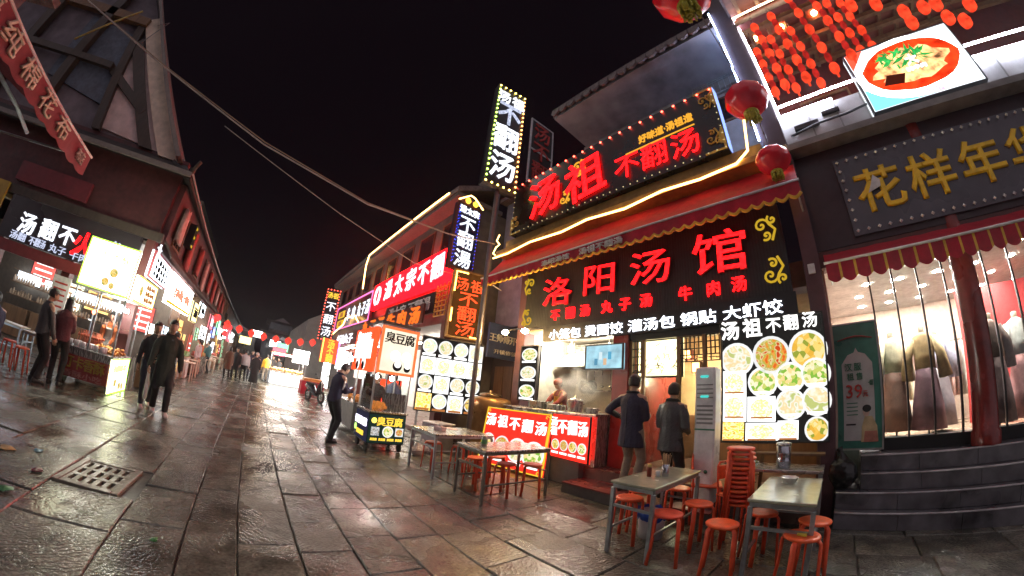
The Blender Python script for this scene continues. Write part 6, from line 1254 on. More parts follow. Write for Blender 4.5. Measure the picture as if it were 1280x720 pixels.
# low tables at the far left, orange stools there
table('dining_table', 'pale topped table at the far left by the corner restaurant', 9.0, 9.45, 5.6, 7.4, .72, M('pale_tabletop', (.5, .45, .33), .35), LEGST); table('dining_table', 'second pale table behind the cart customers', 8.6, 9.1, 4.6, 5.3, .72, M('pale_tabletop', (.5, .45, .33), .35), LEGST)
for x, y, lab in ((7.85, 4.75, 'orange stool at the left behind the cart customers'), (8.4, 5.9, 'orange stool by the pale table at the left edge'), (8.2, 5.3, 'orange stool in shadow between the left tables')): stool(x, y, 10, lab)
t, w_, h_ = sign('low_light_box', 'white lit table panel at the lower left edge', (8.5, 6.6), (8.5, 6.0), .1, .62, E('leftlow', (.8, .9, 1), 1.6, var=.4), .06)
# ================================================================== food cart on the left
lc = T('snack_cart', 'snack cart with a red front and bright lit signs on the left', 'food cart', (8.9, 3.55, 0)); CR_ = M('cart_red', (.30, .05, .05), .4, var=.25, scale=4)
MB().bx(-.58, .6, -.55, .58, .16, .72, .01).build('cabinet', CR_, lc); MB().bx(-.62, .64, -.6, .62, .725, .76, .006).build('counter', STEEL, lc); MB().bx(-.60, -.582, -.55, .58, .60, .72).build('steel_band', STEEL, lc)
for sx in (-.58, .6):
    for sy in (-.56, .0, .58): MB().bx(sx - .015, sx + .015, sy - .015, sy + .015, .761, 1.92).build('post', LEGST, lc)
for sx in (-.4, .35):
    for sy in (-.5, .5): MB().tube([(sx, sy - .03, .10), (sx, sy + .03, .10)], .10, 18).build('wheel', M('rubber', (.02, .02, .02), .7), lc)
MB().bx(-.62, .64, -.6, .62, 1.925, 1.96).build('roof', M('cart_roof', (.3, .28, .26), .5, .3), lc); MB().bx(-.3, .58, -.55, .57, 1.32, 1.335).build('glass_shelf', GL, lc)
f = local_panel(lc, (-.585, .015, .16), RAD(-90), 1.12, .46, 'front_panel', M('cart_front_print', (.34, .055, .05), .4, var=.2)); chars(f, '打卡香酥', -.36, .30, .26, M('print_olive', (.40, .28, .05), .5), cw=.24, bold=.04, y=-.02); line(f, '香酥小吃', 0, .08, .13, M('print_pinkish', (.5, .22, .2), .5), w=.9, y=-.02)
f = local_panel(lc, (.02, -.555, .02), 0, 1.15, .69, 'side_light_box', E('lime_box', (1, 1, .62), 4.0, var=.25)); frame4(1.17, .71, .025, -.025, -.013, -.01).build('lime_rim', E('lime_rim', (.45, 1, .08), 2.4), f); line(f, '香酥炸串', 0, .50, .16, E('print_soft', (.7, .75, .3), 1.4), w=.8, y=-.02)
for x, z in ((.1, .12), (.3, .1), (-.2, .2)): dish(f, x, z, .09, D4, y=-.02, name='printed_snack')
f = MB().bx(-.58, .58, -.04, .06, 0, .95).build('sign_box', E('lime_box_top', (1, 1, .72), 4.5, var=.3), lc, (-.60, 0, 1.965), RAD(-90)); frame4(1.19, .98, .03, -.055, -.041, -.015).build('lime_rim', E('lime_rim', (.45, 1, .08), 2.4), f)
for k, ch in enumerate('一份香酥'): chars(f, ch, -.33 + k * .22, .70 - k * .01, .2, E('print_soft', (.7, .75, .3), 1.4), bold=.012, y=-.05)
for x, z, r in ((.02, .17, .09), (.18, .12, .07), (.16, .38, .10)): dish(f, x, z, r, D4, y=-.05, name='printed_snack')
f = MB().bx(-.80, .80, -.04, .04, 0, .52).build('sign_box', E('yellow_box_side', (1, .93, .6), 3.0, var=.2), lc, (.36, -.62, 1.96), 0); frame4(1.62, .54, .03, -.05, -.041, -.01).build('amber_rim', E('amber_rim', (1, .6, .08), 2), f)
for r in range(3):
    for k in range(4): line(f, '香酥小吃'[k], -.05 + k * .2, .40 - r * .14, .12, PRB, w=.13, y=-.05)
dish(f, -.45, .25, .12, D4, y=-.05, name='printed_snack')
b = MB(); b.tube([(.1, -.45, 1.72), (.1, .1, 1.72)], .035, 8); b.build('tube_lamp', E('cart_tube', (1, .97, .9), 90), lc)
tag(MB().sph((0, 0, 0), .045, 10, 8).build('red_warmer', E('warmer', (1, .12, .04), 14), lc, (.1, .35, 1.5)), None)
R_ = random.Random(44)
for k in range(6):
    for j in range(1 + (k % 2)):
        tag(MB().lathe([(.045, 0), (.055, .01), (.06, .11), (.05, .115)], 12).build('paper_cup', WHITEP, None, (8.42 + .13 * j, 4.02 - k * .15, .763)), 'white paper cup on the cart counter, %s from the left%s' % (ORD[k], ', rear row' if j else ''), 'cup', 'paper cups on the snack cart')
q = MB()
for i in range(120):
    x, y = -.25 + .7 * R_.random(), -.48 + .55 * R_.random(); q.sph((x, y, .78 + .10 * R_.random()), .045, 6, 4, (1.3, .8, .7))
tag(q.build('fried_snacks', M('fried_gold', (.62, .28, .05), .5, var=.3), lc), kind='stuff')
q = MB()
for i in range(60):
    y = .05 + .5 * R_.random(); x = -.1 + .6 * R_.random(); q.tube([(x, y, .77), (x + .03, y + .04 * R_.random(), 1.0 + .1 * R_.random())], .006, 4); q.sph((x + .03, y, .98), .03, 6, 4)
tag(q.build('skewers', M('skewer_red', (.5, .09, .03), .5, var=.3), lc), kind='stuff')
# clutter of the lit left row: door panels, menus, hangings, vending counters
R_ = random.Random(91)
PAN = [((.9, .97, 1), 3.4, 'white'), ((1, .9, .6), 2.0, 'cream'), ((.55, 1, .6), 1.2, 'pale green'), ((1, .15, .12), 1.0, 'red'), ((1, .6, .2), 1.4, 'amber'), ((.7, .85, 1), 3.0, 'bluish white')]
for k in range(16):
    x = 10.6 + k * 1.55 + .5 * R_.random(); c_, s_, nm = PAN[(k * 5 + k // 3) % 6]; z0 = (.15, .9, 1.5)[k % 3]; h_ = (1.5, .8, .6)[k % 3]; wd = .5 + .5 * R_.random(); y = 3.02 + .03 * (k % 2)
    t, w_, hh = sign('lit_sign', 'lit %s %s %s on the left row' % (nm, ('upright door panel', 'middle height menu', 'small high menu')[k % 3], ('just beyond the walking pair', 'in the near shops', 'in the middle shops', 'in the farther shops')[k // 4]), (x, y), (x + wd, y), z0, z0 + h_, E('pan%d' % ((k * 5 + k // 3) % 6), c_, s_, var=.3), .05, DARKMET if k % 2 else WOOD, .025, cat='sign', group='lit panels along the left shops')
    for r in range(3 if k % 3 == 0 else 2): MB().bx(-w_ * .36, w_ * .36, -.012, -.002, hh * (.25 + .25 * r), hh * (.25 + .25 * r) + hh * .07).build('printed_line', PRB if s_ > 1.1 else PRW, t)
for k in range(7):
    x = 10.9 + k * 2.6; t = T('shop_counter', '%s low counter with goods from the near end of the left shops' % ORD[k], 'counter', (x, 2.85, 0), .05 * k, 'counters outside the left shops')
    MB().bx(-.5, .5, -.16, .2, 0, .78, .01).build('cabinet', (WOOD, STEEL, WHITEP)[k % 3], t); MB().bx(-.54, .54, -.2, .24, .785, .82).build('counter_top', (BEIGE, STEEL, BEIGE)[k % 3], t)
    q = MB()
    for j in range(14): q.lathe([(.05, 0), (.06, .02), (.055, .14), (.02, .2)], 8, (-.45 + .9 * R_.random(), -.1 + .25 * R_.random(), .822))
    tag(q.build('goods', (M('goods_red', (.5, .1, .06), .4, var=.4), M('goods_tan', (.5, .35, .15), .4, var=.4), M('goods_green', (.15, .3, .12), .4, var=.4))[k % 3], t), kind='stuff')
for k, (y, z, c_) in enumerate(((4.3, 1.3, 3), (5.9, 1.5, 4), (7.0, 1.3, 1), (8.3, 1.7, 3))):
    t, w_, hh = sign('wall_menu', ('red menu board on the back wall of the corner restaurant', 'amber menu board on the corner restaurant back wall', 'cream menu sheet on the corner restaurant back wall', 'red poster at the far left of the corner restaurant wall')[k], (13.76, y + .5), (13.76, y - .5), z, z + .9, E('pan%d' % c_, PAN[c_][0], PAN[c_][1], var=.3), .03, DARKMET, .03)
    for r in range(4): MB().bx(-.36, .36, -.012, -.002, .12 + .2 * r, .18 + .2 * r).build('printed_line', PRW if c_ == 3 else PRB, t)
for k in range(11):
    x = 11.0 + k * 1.9; P('lattice_window', frame4(1.0, 1.1, .05, 3.0, 3.05, 3.7), WOOD, LH).location.x += x; P('window_pane', MB().bx(x - .45, x + .45, 3.035, 3.045, 3.76, 4.74), M('dark_glass', (.02, .02, .022), .1), LH)
    for j in range(2): P('window_bar', MB().bx(x - .17 + j * .32, x - .14 + j * .32, 3.01, 3.034, 3.76, 4.74), WOOD, LH)
# ================================================================== cables and lanterns overhead
def cable(label, pts, r, mat, n=24, sag=0.0):
    P_ = []
    for a, b_ in zip(pts, pts[1:]):
        for k in range(n): f = k / n; P_.append(Vector(a).lerp(Vector(b_), f) - Vector((0, 0, sag * 4 * f * (1 - f))))
    P_.append(Vector(pts[-1])); return tag(MB().tube(P_, r, 6).build('cable', mat), label, 'cable')
CBL = M('pale_cable', (.42, .38, .33), .5); CBD = M('dark_cable', (.06, .05, .05), .5)
C0 = [(6.0, 6.7, 6.95), (6.0, 5.86, 6.56), (6.0, 3.48, 5.72), (6.0, .96, 4.92), (6.0, -1.2, 4.54), (6.0, -2.98, 4.58), (6.3, -4.4, 4.95)]
cable('thick pale cable bundle sagging across the street to the blade signs', C0, .013, CBL, 10); cable('thin cable twisted beside the thick pale bundle overhead', [(p[0] + .02, p[1], p[2] + .06 * (1 - abs(i - 3) / 3)) for i, p in enumerate(C0)], .010, M('brown_cable', (.3, .2, .12), .5), 10)
cable('thin dark cable hanging lower under the pale bundle', [(6.2, 1.8, 5.1), (6.3, -.8, 4.3), (6.6, -2.6, 3.95), (7.4, -4.2, 4.3)], .008, CBL, 14); cable('thin cable from the gable to the lantern string', [(9.7, 6.6, 9.6), (8, 5.2, 8.4), (6.1, 4.2, 6.0)], .008, CBD, 8)
SILK = M('lantern_red', (.80, .02, .045), .22, var=.2, scale=3, bump=.05, spec=.7); TASS = M('lantern_gold', (.42, .40, .04), .5, var=.3, scale=30, bump=.3)
cable('thin cord carrying the three big red lanterns across the street', [(.28, 2.8, 5.6), (.29, -1.9, 5.42), (.28, -3.75, 5.5), (.29, -5.15, 5.3)], .008, CBD, 12, .05)
for i, (p, r, lab) in enumerate((((.30, -1.95, 4.98), .30, 'big red lantern at the top edge, seen from below'), ((.29, -3.75, 5.08), .30, 'middle big red lantern with a gold base before the corner post'), ((.27, -4.72, 4.74), .27, 'lowest big red lantern, right of the black restaurant sign'))):
    t = T('red_lantern', lab, 'lantern', p, .3 * i, 'big red lanterns on the cord'); N = 40
    prof = [(.30, -.78), (.52, -.66), (.78, -.42), (.96, -.12), (1, .08), (.92, .36), (.72, .60), (.46, .75), (.30, .8)]
    vs = []; rings = []
    for rr, z in prof: rings.append([((rr * (1 - .045 * abs(cos(k * pi / 5 * 1.0 * 1.25)))) * r * cos(2 * pi * k / N), (rr * (1 - .045 * abs(cos(k * pi / 5 * 1.25)))) * r * sin(2 * pi * k / N), z * r * .95) for k in range(N)])
    MB().loft(rings).build('shade', SILK, t)
    MB().lathe([(.30 * r, -.84 * r), (.34 * r, -.80 * r), (.34 * r, -.72 * r), (.28 * r, -.70 * r)], 20).build('bottom_ring', TASS, t); MB().lathe([(.28 * r, .76 * r), (.33 * r, .78 * r), (.33 * r, .86 * r), (.1 * r, .9 * r)], 20).build('top_ring', TASS, t)
    q = MB(); R_ = random.Random(i)
    for k in range(60): a = R_.random() * 6.28; d = .30 * r * R_.random() ** .5; q.tube([(d * cos(a), d * sin(a), -.84 * r), (d * 1.15 * cos(a), d * 1.15 * sin(a), -1.12 * r - .06 * r * R_.random())], .012, 4)
    tag(q.build('tassel', TASS, t), kind='stuff'); MB().tube([(0, 0, .88 * r), (0, 0, .88 * r + .26)], .008, 5).build('cord', CBD, t)
# strings of small lanterns from the clothes shop eave
SML = E('small_lantern', (1, .06, .02), .95, var=.45, scale=9); SMD = E('small_lantern_dim', (1, .04, .03), .35, var=.4, scale=9)
def lstring(x, y, zt, zb, lab, n, R_):
    t = T('lantern_string', lab, 'lantern string', (x, y, zt), 0); MB().tube([(0, 0, 8.7 - zt), (0, 0, zb - zt)], .006, 5).build('cord', CBD, t)
    for k in range(n):
        z = (zb - zt) * k / max(1, n - 1); r = .085 if k % 2 == 0 else .062
        MB().lathe([(.02, -.20), (.02, -.11), (.03, -.10), (r * .8, -.075), (r, 0), (r * .8, .075), (.03, .10)], 12, (.02 * R_.random(), .0, z)).build('small_lantern', SML if (k % 2 == 0) else SMD, t)
R_ = random.Random(77)
for x, zt, zb, lab in ((-.33, 8.0, 6.3, 'string of little lit lanterns nearest the corner post'), (-.72, 8.1, 6.28, 'second string of little lit lanterns from the corner post'), (-1.2, 8.4, 6.25, 'third string of little lit lanterns, longest of the four'), (-1.58, 8.3, 6.4, 'fourth string of little lit lanterns, just left of the food screen')): lstring(x, -5.0, zt, zb, lab, 9, R_)
for x, y, zt, zb, lab in ((-.15, -5.5, 7.9, 6.7, 'string of little lanterns behind the first, close to the white tube light'), (-.55, -5.6, 8.2, 6.7, 'rear string of little lanterns between the first and second strings'), (-1.0, -5.6, 8.2, 6.6, 'rear string of little lanterns between the second and third strings'), (-1.9, -5.4, 8.3, 6.8, 'string of little lanterns just above the left edge of the food screen'), (-2.2, -5.6, 8.4, 7.0, 'string of little lanterns high above the food screen')):
    lstring(x, y, zt, zb, lab, 7, R_)
for i, (x, z) in enumerate(((-2.49, 7.3), (-2.81, 6.9), (-3.16, 6.85), (-3.39, 6.83), (-2.79, 6.62), (-3.39, 6.47), (-3.6, 6.3), (-3.9, 6.6), (-2.1, 7.5), (-2.45, 7.8))):
    t = T('small_red_lantern', 'little red lantern above the food screen, %s' % ('topmost near its left edge', 'second row near the screen edge', 'third along to the right', 'just right of the third', 'low one over the screen corner', 'lowest of the cluster', 'next right of the lowest', 'rightmost of the cluster', 'leftmost of the cluster', 'highest of the cluster')[i], 'lantern', (x, -5.0, z), 0, 'little lanterns above the food screen'); MB().lathe([(.03, -.13), (.085, -.10), (.105, 0), (.085, .10), (.03, .13)], 12).build('shade', SML, t); MB().tube([(0, 0, .13), (0, 0, 8.7 - z)], .005, 5).build('cord', CBD, t)
# food screen
t, w_, h_ = sign('food_screen', 'bright outdoor screen showing a bowl of red soup', (-1.47, -5.24), (-3.42, -5.24), 5.34, 6.64, E('screen_pale', (.86, .95, 1), 1.3, var=.08), .16, M('screen_case', (.03, .03, .035), .4), .02, cat='screen')
def flat(par, pts, m_, y, name): return MB().prism(pts[::-1], y - .003, y).build(name, m_, par)
el = lambda cx, cz, rx, rz, n=28, a0=0, a1=6.2832, jit=0, sd=0: [(cx + rx * cos(a0 + (a1 - a0) * k / n) * (1 + jit * (random.Random(sd + k).random() - .5)), cz + rz * sin(a0 + (a1 - a0) * k / n) * (1 + jit * (random.Random(sd * 3 + k).random() - .5))) for k in range(n)]
flat(t, el(-.02, .66, .95, .62), E('screen_bowl', (1, .97, .95), 3), -.022, 'pictured_bowl'); flat(t, el(.0, .68, .84, .50, jit=.05, sd=2), E('screen_broth', (.75, .03, .005), 1.8, var=.6, scale=5), -.027, 'pictured_broth'); flat(t, el(.0, .66, .66, .33, jit=.35, sd=5), E('screen_meat', (1, .45, .18), 1.5, var=.9, scale=7), -.032, 'pictured_meat')
b = MB(); R_ = random.Random(6)
for k in range(46):
    x, z = -.45 + .75 * R_.random(), .68 + .35 * R_.random(); a = R_.random() * 3; L_ = .05 + .12 * R_.random(); b.prism([(x - L_ * cos(a), z - L_ * sin(a)), (x + .02, z - .03), (x + L_ * cos(a), z + L_ * sin(a)), (x - .02, z + .03)], -.04 - .001 * k / 10, -.036)
b.build('pictured_herbs', E('screen_green', (.03, .42, .08), .9, var=.7, scale=12), t); flat(t, [(-.62, .40), (-.3, .34), (-.2, .52), (-.5, .58)], E('screen_dark', (.12, .02, .01), .4), -.045, 'pictured_shadow')
flat(t, [(-w_ / 2 + .03, .03), (.1, .03), (-.2, .14), (-.6, .22), (-w_ / 2 + .03, .45)], E('screen_blue', (.15, .5, 1), 1.8), -.018, 'pictured_corner'); flat(t, [(-w_ / 2 + .03, .9), (-w_ / 2 + .35, h_ - .03), (-w_ / 2 + .03, h_ - .03)], E('screen_redcorner', (.9, .1, .05), 1.2), -.018, 'pictured_corner')
line(t, '大', 0.02, .74, .22, LW, w=.2, y=-.05); line(t, '碗牛肉', .02, .56, .08, LW, w=.35, y=-.05); line(t, '欢迎', .1, .09, .1, E('screen_pink', (1, .3, .8), 2), w=.3, y=-.03)
# ================================================================== the end of the street
cable('cord of red lanterns strung across the far street', [(24, 3.4, 3.15), (24.5, 0, 2.85), (25, -3.6, 3.2)], .012, CBD, 12, .05)
for k in range(9):
    y = 3.0 - k * .80; z = 2.72 + .022 * (k - 4.2) ** 2
    t = T('far_red_lantern', '%s small red lantern from the left on the far street cord' % ORD[k], 'lantern', (24.4, y, z), 0, 'lanterns across the far street'); MB().lathe([(.04, -.27), (.20, -.10), (.24, .02), (.14, .17), (.05, .22)], 10).build('shade', E('lit_red_lantern2', (1, .06, .04), 1.1, var=.3), t); MB().lathe([(.05, .22), (.05, .28)], 8).build('cap', TASS, t)
def far_house(label, x0, x1, y0, y1, h, m_, roof=True, win=3, pag=False):
    t = T('far_building', label, 'building', ((x0 + x1) / 2, (y0 + y1) / 2, 0)); w, d = x1 - x0, y1 - y0
    MB().bx(-w / 2, w / 2, -d / 2, d / 2, 0, h).build('wall', m_, t)
    if roof:
        n = 2 if pag else 1
        for k in range(n):
            s_ = 1 - .28 * k; z = h + k * 2.2
            if k: MB().bx(-w / 2 * s_, w / 2 * s_, -d / 2 * s_, d / 2 * s_, h + 1.0, z).build('upper_storey', m_, t)
            e_ = .8; A = [(-w / 2 * s_ - e_, -d / 2 * s_ - e_, z + .35), (w / 2 * s_ + e_, -d / 2 * s_ - e_, z + .35), (w / 2 * s_ + e_, d / 2 * s_ + e_, z + .35), (-w / 2 * s_ - e_, d / 2 * s_ + e_, z + .35)]; B = [(-w / 2 * s_, -d / 2 * s_, z + .1), (w / 2 * s_, -d / 2 * s_, z + .1), (w / 2 * s_, d / 2 * s_, z + .1), (-w / 2 * s_, d / 2 * s_, z + .1)]
            Cc = [(-w / 2 * s_ * .6, 0, z + 1.4), (w / 2 * s_ * .6, 0, z + 1.4)]
            MB().add(A + B + Cc, [(0, 1, 5, 4), (1, 2, 6, 5), (2, 3, 7, 6), (3, 0, 4, 7), (4, 5, 9, 8), (5, 6, 9), (6, 7, 8, 9), (7, 4, 8), (3, 2, 1, 0)]).build('roof', TILEB, t)
    for k in range(win): MB().bx(-w / 2 - .03, -w / 2 - .002, -d / 2 + d * (k + .5) / win - .4, -d / 2 + d * (k + .5) / win + .4, h * .55, h * .8).build('window', M('dark_glass', (.02, .02, .022), .1), t)
    return t
PG = M('far_gable_grey', (.30, .28, .26), .85, var=.2, scale=1.5); FD = M('far_dark', (.06, .055, .06), .8)
g = far_house('tall blank grey gable wall behind the far blade sign', 34, 52, -13, -3.9, 5.6, PG, roof=False, win=0); MB().add([(-9, -4.55, 5.6), (9, -4.55, 5.6), (9, 4.55, 5.6), (-9, 4.55, 5.6), (-9, 0, 8.6), (9, 0, 8.6)], [(0, 4, 3), (1, 2, 5), (0, 1, 5, 4), (2, 3, 4, 5), (3, 2, 1, 0)]).build('roof', PG, g)
far_house('old tower with two upturned eaves at the end of the street', 70, 80, -6.5, -.5, 5.8, M('pagoda_grey', (.15, .15, .17), .8), pag=True, win=3)
far_house('dark low house closing the far end of the street', 64, 69.5, .8, 7, 4.5, FD, win=2); far_house('dim house at the far right beyond the grey gable', 54, 66, -10, -3.8, 4.4, FD, win=2); far_house('tall dim building behind the left row', 36, 56, 9, 18, 14, M('far_olive', (.10, .105, .085), .85, var=.3, scale=.4), roof=False, win=0)
for i, (x, y, z, c_, lab) in enumerate(((60, -2.5, 3.2, 6, 'small white sign glowing at the end of the street'), (58, -3.4, 2.3, 0, 'small blue white sign at the far end on the right'), (62, .6, 4.2, 6, 'white lit sign hanging high at the street end'), (50, -3.2, 2.6, 3, 'small green lit sign far down on the right'), (48, -2.7, 1.9, 1, 'small red lit sign far down on the right'), (55, 2.0, 2.6, 5, 'small amber lit sign far down on the left'))):
    t, w_, h_ = sign('far_light_box', lab, (x, y + .9), (x, y - .9), z, z + 1.1, E('leftbox%d' % c_, cols[c_][0], cols[c_][1], var=.2), .15, DARKMET, .05); MB().tube([(0, .1, 0), (0, .1, -z)], .06, 6).build('post', DARKMET, t)
# far food stall with lit boxes
fs = T('market_stall', 'bright market stall with lit white fronts down the street', 'stall', (23.5, -2.0, 0))
for y in (-.55, .5): MB().bx(-.6, .6, y - .48, y + .48, .05, .75).build('lit_front', E('stall_front', (1, .98, .92), 1.6, var=.3), fs)
MB().bx(-.7, .7, -1.1, 1.1, .755, .8).build('counter', STEEL, fs)
for sx in (-.65, .65):
    for sy in (-1.05, 1.05): MB().bx(sx - .02, sx + .02, sy - .02, sy + .02, .0 if abs(sy) > 1.02 else .8, 1.9).build('post', LEGST, fs)
MB().bx(-.8, .8, -1.2, 1.2, 1.9, 1.95).build('canopy', M('stall_canopy', (.4, .1, .06), .7), fs); MB().bx(-.6, .6, -1.0, 1.0, 1.82, 1.86).build('lamp_strip', E('stall_lamp', (1, .9, .75), 30), fs)
q = MB(); R_ = random.Random(3)
for k in range(60): q.sph((-.5 + R_.random(), -1 + 2 * R_.random(), .86 + .12 * R_.random()), .08, 6, 4)
tag(q.build('goods', M('stall_goods', (.6, .3, .1), .6, var=.4), fs), kind='stuff')
t, w_, h_ = sign('white_light_box', 'bright white light box above the far market stall', (24.5, -2.3), (24.5, -3.4), 1.5, 2.4, BOXW, .1, DARKMET, .03); MB().tube([(0, .05, 0), (0, .05, -1.5)], .04, 6).build('post', DARKMET, t)
rs = T('red_stall', 'low stall with a red cloth beside the bright market stall', 'stall', (19.8, -3.1, 0)); MB().bx(-.5, .5, -.6, .6, 0, .7).build('red_cloth', CANVR, rs); MB().bx(-.4, .4, -.5, .5, .705, .85).build('goods_tray', M('tray_orange', (.6, .25, .06), .5), rs)
for y in (-2.6, -3.4):
    tag(MB().sph((0, 0, 0), .09, 10, 8).build('bulb_lamp', E('stall_bulb', (1, .96, .85), 40), None, (12.5, y - .6, 2.0 + .1 * (y < -3))), 'round white bulb shining %s the black food cart' % ('beyond' if y > -3 else 'farther back behind'), 'lamp', 'bulbs over the right hand stalls')
# snack table beyond the man with the phone
sg = T('snack_stall', 'steel snack stall with trays and bright bulbs behind the black cart', 'stall', (9.6, -2.9, 0)); MB().bx(-.7, .7, -.4, .4, .1, .75, .01).build('cabinet', M('stall_steel_dark', (.22, .22, .22), .4, .6), sg); MB().bx(-.75, .75, -.45, .45, .755, .79).build('counter', STEEL, sg)
for sx in (-.7, .7):
    for sy in (-.4, .4): MB().bx(sx - .018, sx + .018, sy - .018, sy + .018, .79, 2.1).build('post', LEGST, sg)
MB().bx(-.8, .8, -.5, .5, 2.1, 2.15).build('roof', M('stall_canopy', (.4, .1, .06), .7), sg)
for x in (-.3, .4): MB().sph((x, .1, 1.9), .07, 10, 8).build('bulb', E('stall_bulb', (1, .96, .85), 40), sg)
q = MB(); R_ = random.Random(13)
for k in range(50): q.sph((-.6 + 1.2 * R_.random(), -.35 + .7 * R_.random(), .83 + .08 * R_.random()), .06, 6, 4)
tag(q.build('snacks', M('fried_gold', (.62, .28, .05), .5, var=.3), sg), kind='stuff')
# scooter
sc_ = T('motor_scooter', 'dark motor scooter parked behind the man with the phone', 'scooter', (16.4, -2.75, 0), RAD(200)); SB = M('scooter_black', (.025, .025, .03), .25); RUB = M('rubber', (.02, .02, .02), .7)
for x in (-.55, .62):
    w = MB(); w.tube([(x + .23 * cos(a), 0, .24 + .23 * sin(a)) for a in [2 * pi * k / 18 for k in range(18)]], .055, 8, closed=True); o = w.build('tyre', RUB, sc_); MB().tube([(x, -.04, .24), (x, .04, .24)], .13, 14).build('rim', STEEL, o)
q = MB(); q.loft([[(x, hw * cos(2 * pi * k / 12), z + hz * sin(2 * pi * k / 12)) for k in range(12)] for x, hw, z, hz in ((-.85, .06, .62, .06), (-.6, .15, .60, .15), (-.2, .17, .52, .18), (.05, .14, .36, .10), (.3, .14, .30, .06))]); q.build('rear_body', SB, sc_)
q = MB(); q.loft([[(x, hw * cos(2 * pi * k / 12), z + hz * sin(2 * pi * k / 12)) for k in range(12)] for x, hw, z, hz in ((.28, .12, .34, .08), (.42, .16, .55, .22), (.5, .14, .75, .16), (.52, .06, .92, .05))]); q.build('front_shield', SB, sc_)
MB().bx(-.72, .0, -.13, .13, .70, .78, .03).build('seat', M('scooter_seat', (.03, .03, .03), .6), sc_); MB().bx(.0, .36, -.14, .14, .26, .30).build('footboard', DARKMET, sc_); MB().tube([(.62, 0, .26), (.52, 0, .9), (.46, 0, 1.02)], .03, 8).build('fork', STEEL, sc_)
MB().tube([(.4, -.32, 1.0), (.47, -.1, 1.02), (.47, .1, 1.02), (.4, .32, 1.0)], .018, 8).build('handlebar', DARKMET, sc_); MB().sph((.58, 0, .86), .07, 10, 8, (.6, 1, 1)).build('headlight', WHITEP, sc_)
for s_ in (-1, 1): MB().tube([(.44, s_ * .2, 1.02), (.44, s_ * .3, 1.18)], .008, 5).build('mirror_stem', DARKMET, sc_); MB().sph((.44, s_ * .31, 1.2), .05, 8, 6, (.3, 1, .7)).build('mirror', DARKMET, sc_)
# ================================================================== the people
BK = cloth('black', (.014, .013, .015), .8); NV = cloth('navy', (.028, .027, .055)); CHR = cloth('charcoal', (.05, .05, .055), .5); DKG = cloth('dark_green', (.02, .028, .022)); KH = cloth('grey_beige', (.28, .23, .18)); DEN = cloth('dark_denim', (.03, .035, .05)); WSH = M('white_shoe', (.55, .53, .5), .5, bump=.05); BSH = M('black_shoe', (.02, .02, .02), .4, bump=.05); MARO = cloth('maroon', (.10, .025, .035)); PCH = cloth('pale_grey', (.45, .44, .46)); YLW = cloth('yellow', (.6, .38, .03)); ORG = cloth('orange', (.55, .15, .04)); BRN = cloth('brown', (.10, .05, .03)); WHT = cloth('white', (.6, .58, .56)); APY = cloth('apron_yellow', (.62, .33, .05))
pA = person('person in a long dark coat and white shoes walking with a pale bag', (7.75, 1.72, 0), 200, 1.80, top=DKG, trousers=BK, shoes=WSH, coat=.52, loose=1.1, lean=3, collar=BK, hands={1: (.12, .28, .86), -1: (.10, -.30, .80)}, feet={1: (.16, .10, 0), -1: (-.14, -.10, .02)})
pB = person('person in dark clothes and light shoes half hidden behind the long coat', (8.15, 2.12, 0), 205, 1.70, top=BK, trousers=DEN, shoes=WSH, lean=2, hands={1: (.3, .08, 1.0), -1: (.12, -.28, .80)}, feet={1: (-.1, .1, .02), -1: (.16, -.1, 0)})
tag(MB().lathe([(.02, .62), (.035, .6), (.06, .3), (.075, .05), (.05, 0)], 12, sx=1.2, sy=.5).build('carrier_bag', M('white_bag', (.5, .5, .52), .35, bump=.4), None, (7.62, 1.98, .24)), 'pale carrier bag hanging from the hand of the long coated walker', 'bag')
tag(MB().lathe([(.02, .62), (.04, .6), (.07, .3), (.08, .05), (.05, 0)], 12, sx=1.2, sy=.5).build('carrier_bag', M('cream_bag', (.55, .5, .4), .4, bump=.4), None, (8.0, 2.42, .28)), 'second pale bag, carried by the person behind the long coat', 'bag')
person('person in a dark jacket with one hand low, standing before the snack cart', (7.55, 4.22, 0), -40, 1.72, top=CHR, trousers=BK, shoes=BSH, hands={1: (.25, .12, 1.0), -1: (.18, -.22, .82)}, hp=12)
person('person with tied back hair in a maroon jacket at the snack cart', (7.85, 3.95, 0), 10, 1.66, top=MARO, trousers=BK, shoes=BSH, women=True, hairlen=.16, hands={1: (.3, .12, 1.0), -1: (.3, -.1, 1.05)}, hp=8)
person('person in dark clothes sitting on a stool at the far left edge', (7.9, 5.55, 0), 60, 1.70, top=NV, trousers=BK, shoes=BSH, sit=True, pelvis=(0, 0, .55), feet={1: (.42, .14, 0), -1: (.42, -.14, 0)}, hands={1: (.34, .12, .72), -1: (.36, -.1, .72)}, lean=14)
person('snack seller with an apron inside the left cart', (9.75, 3.7, 0), 190, 1.66, top=ORG, trousers=BK, shoes=BSH, apron=WHT, hands={1: (.36, .12, .95), -1: (.38, -.1, 1.0)}, vox=.02)
pm = person('person in a dark tracksuit bent over a phone on the red lit paving', (7.62, -1.70, 0), -72, 1.74, collar=NV, top=NV, trousers=BK, shoes=BSH, lean=9, hp=30, hands={1: (.36, .05, 1.14), -1: (.38, -.05, 1.12)}, feet={1: (.06, .09, 0), -1: (-.04, -.10, 0)}, curl=.9, palm={1: (-.2, -.6, .8), -1: (-.2, .6, .8)})
for s_ in (1, -1): MB().tube([(.00 + .09, s_ * .205, 1.36), (.05, s_ * .255, 1.22), (.02, s_ * .262, 1.13)], [.012, .016, .012], 6).build('sleeve_stripe', WHT, pm)
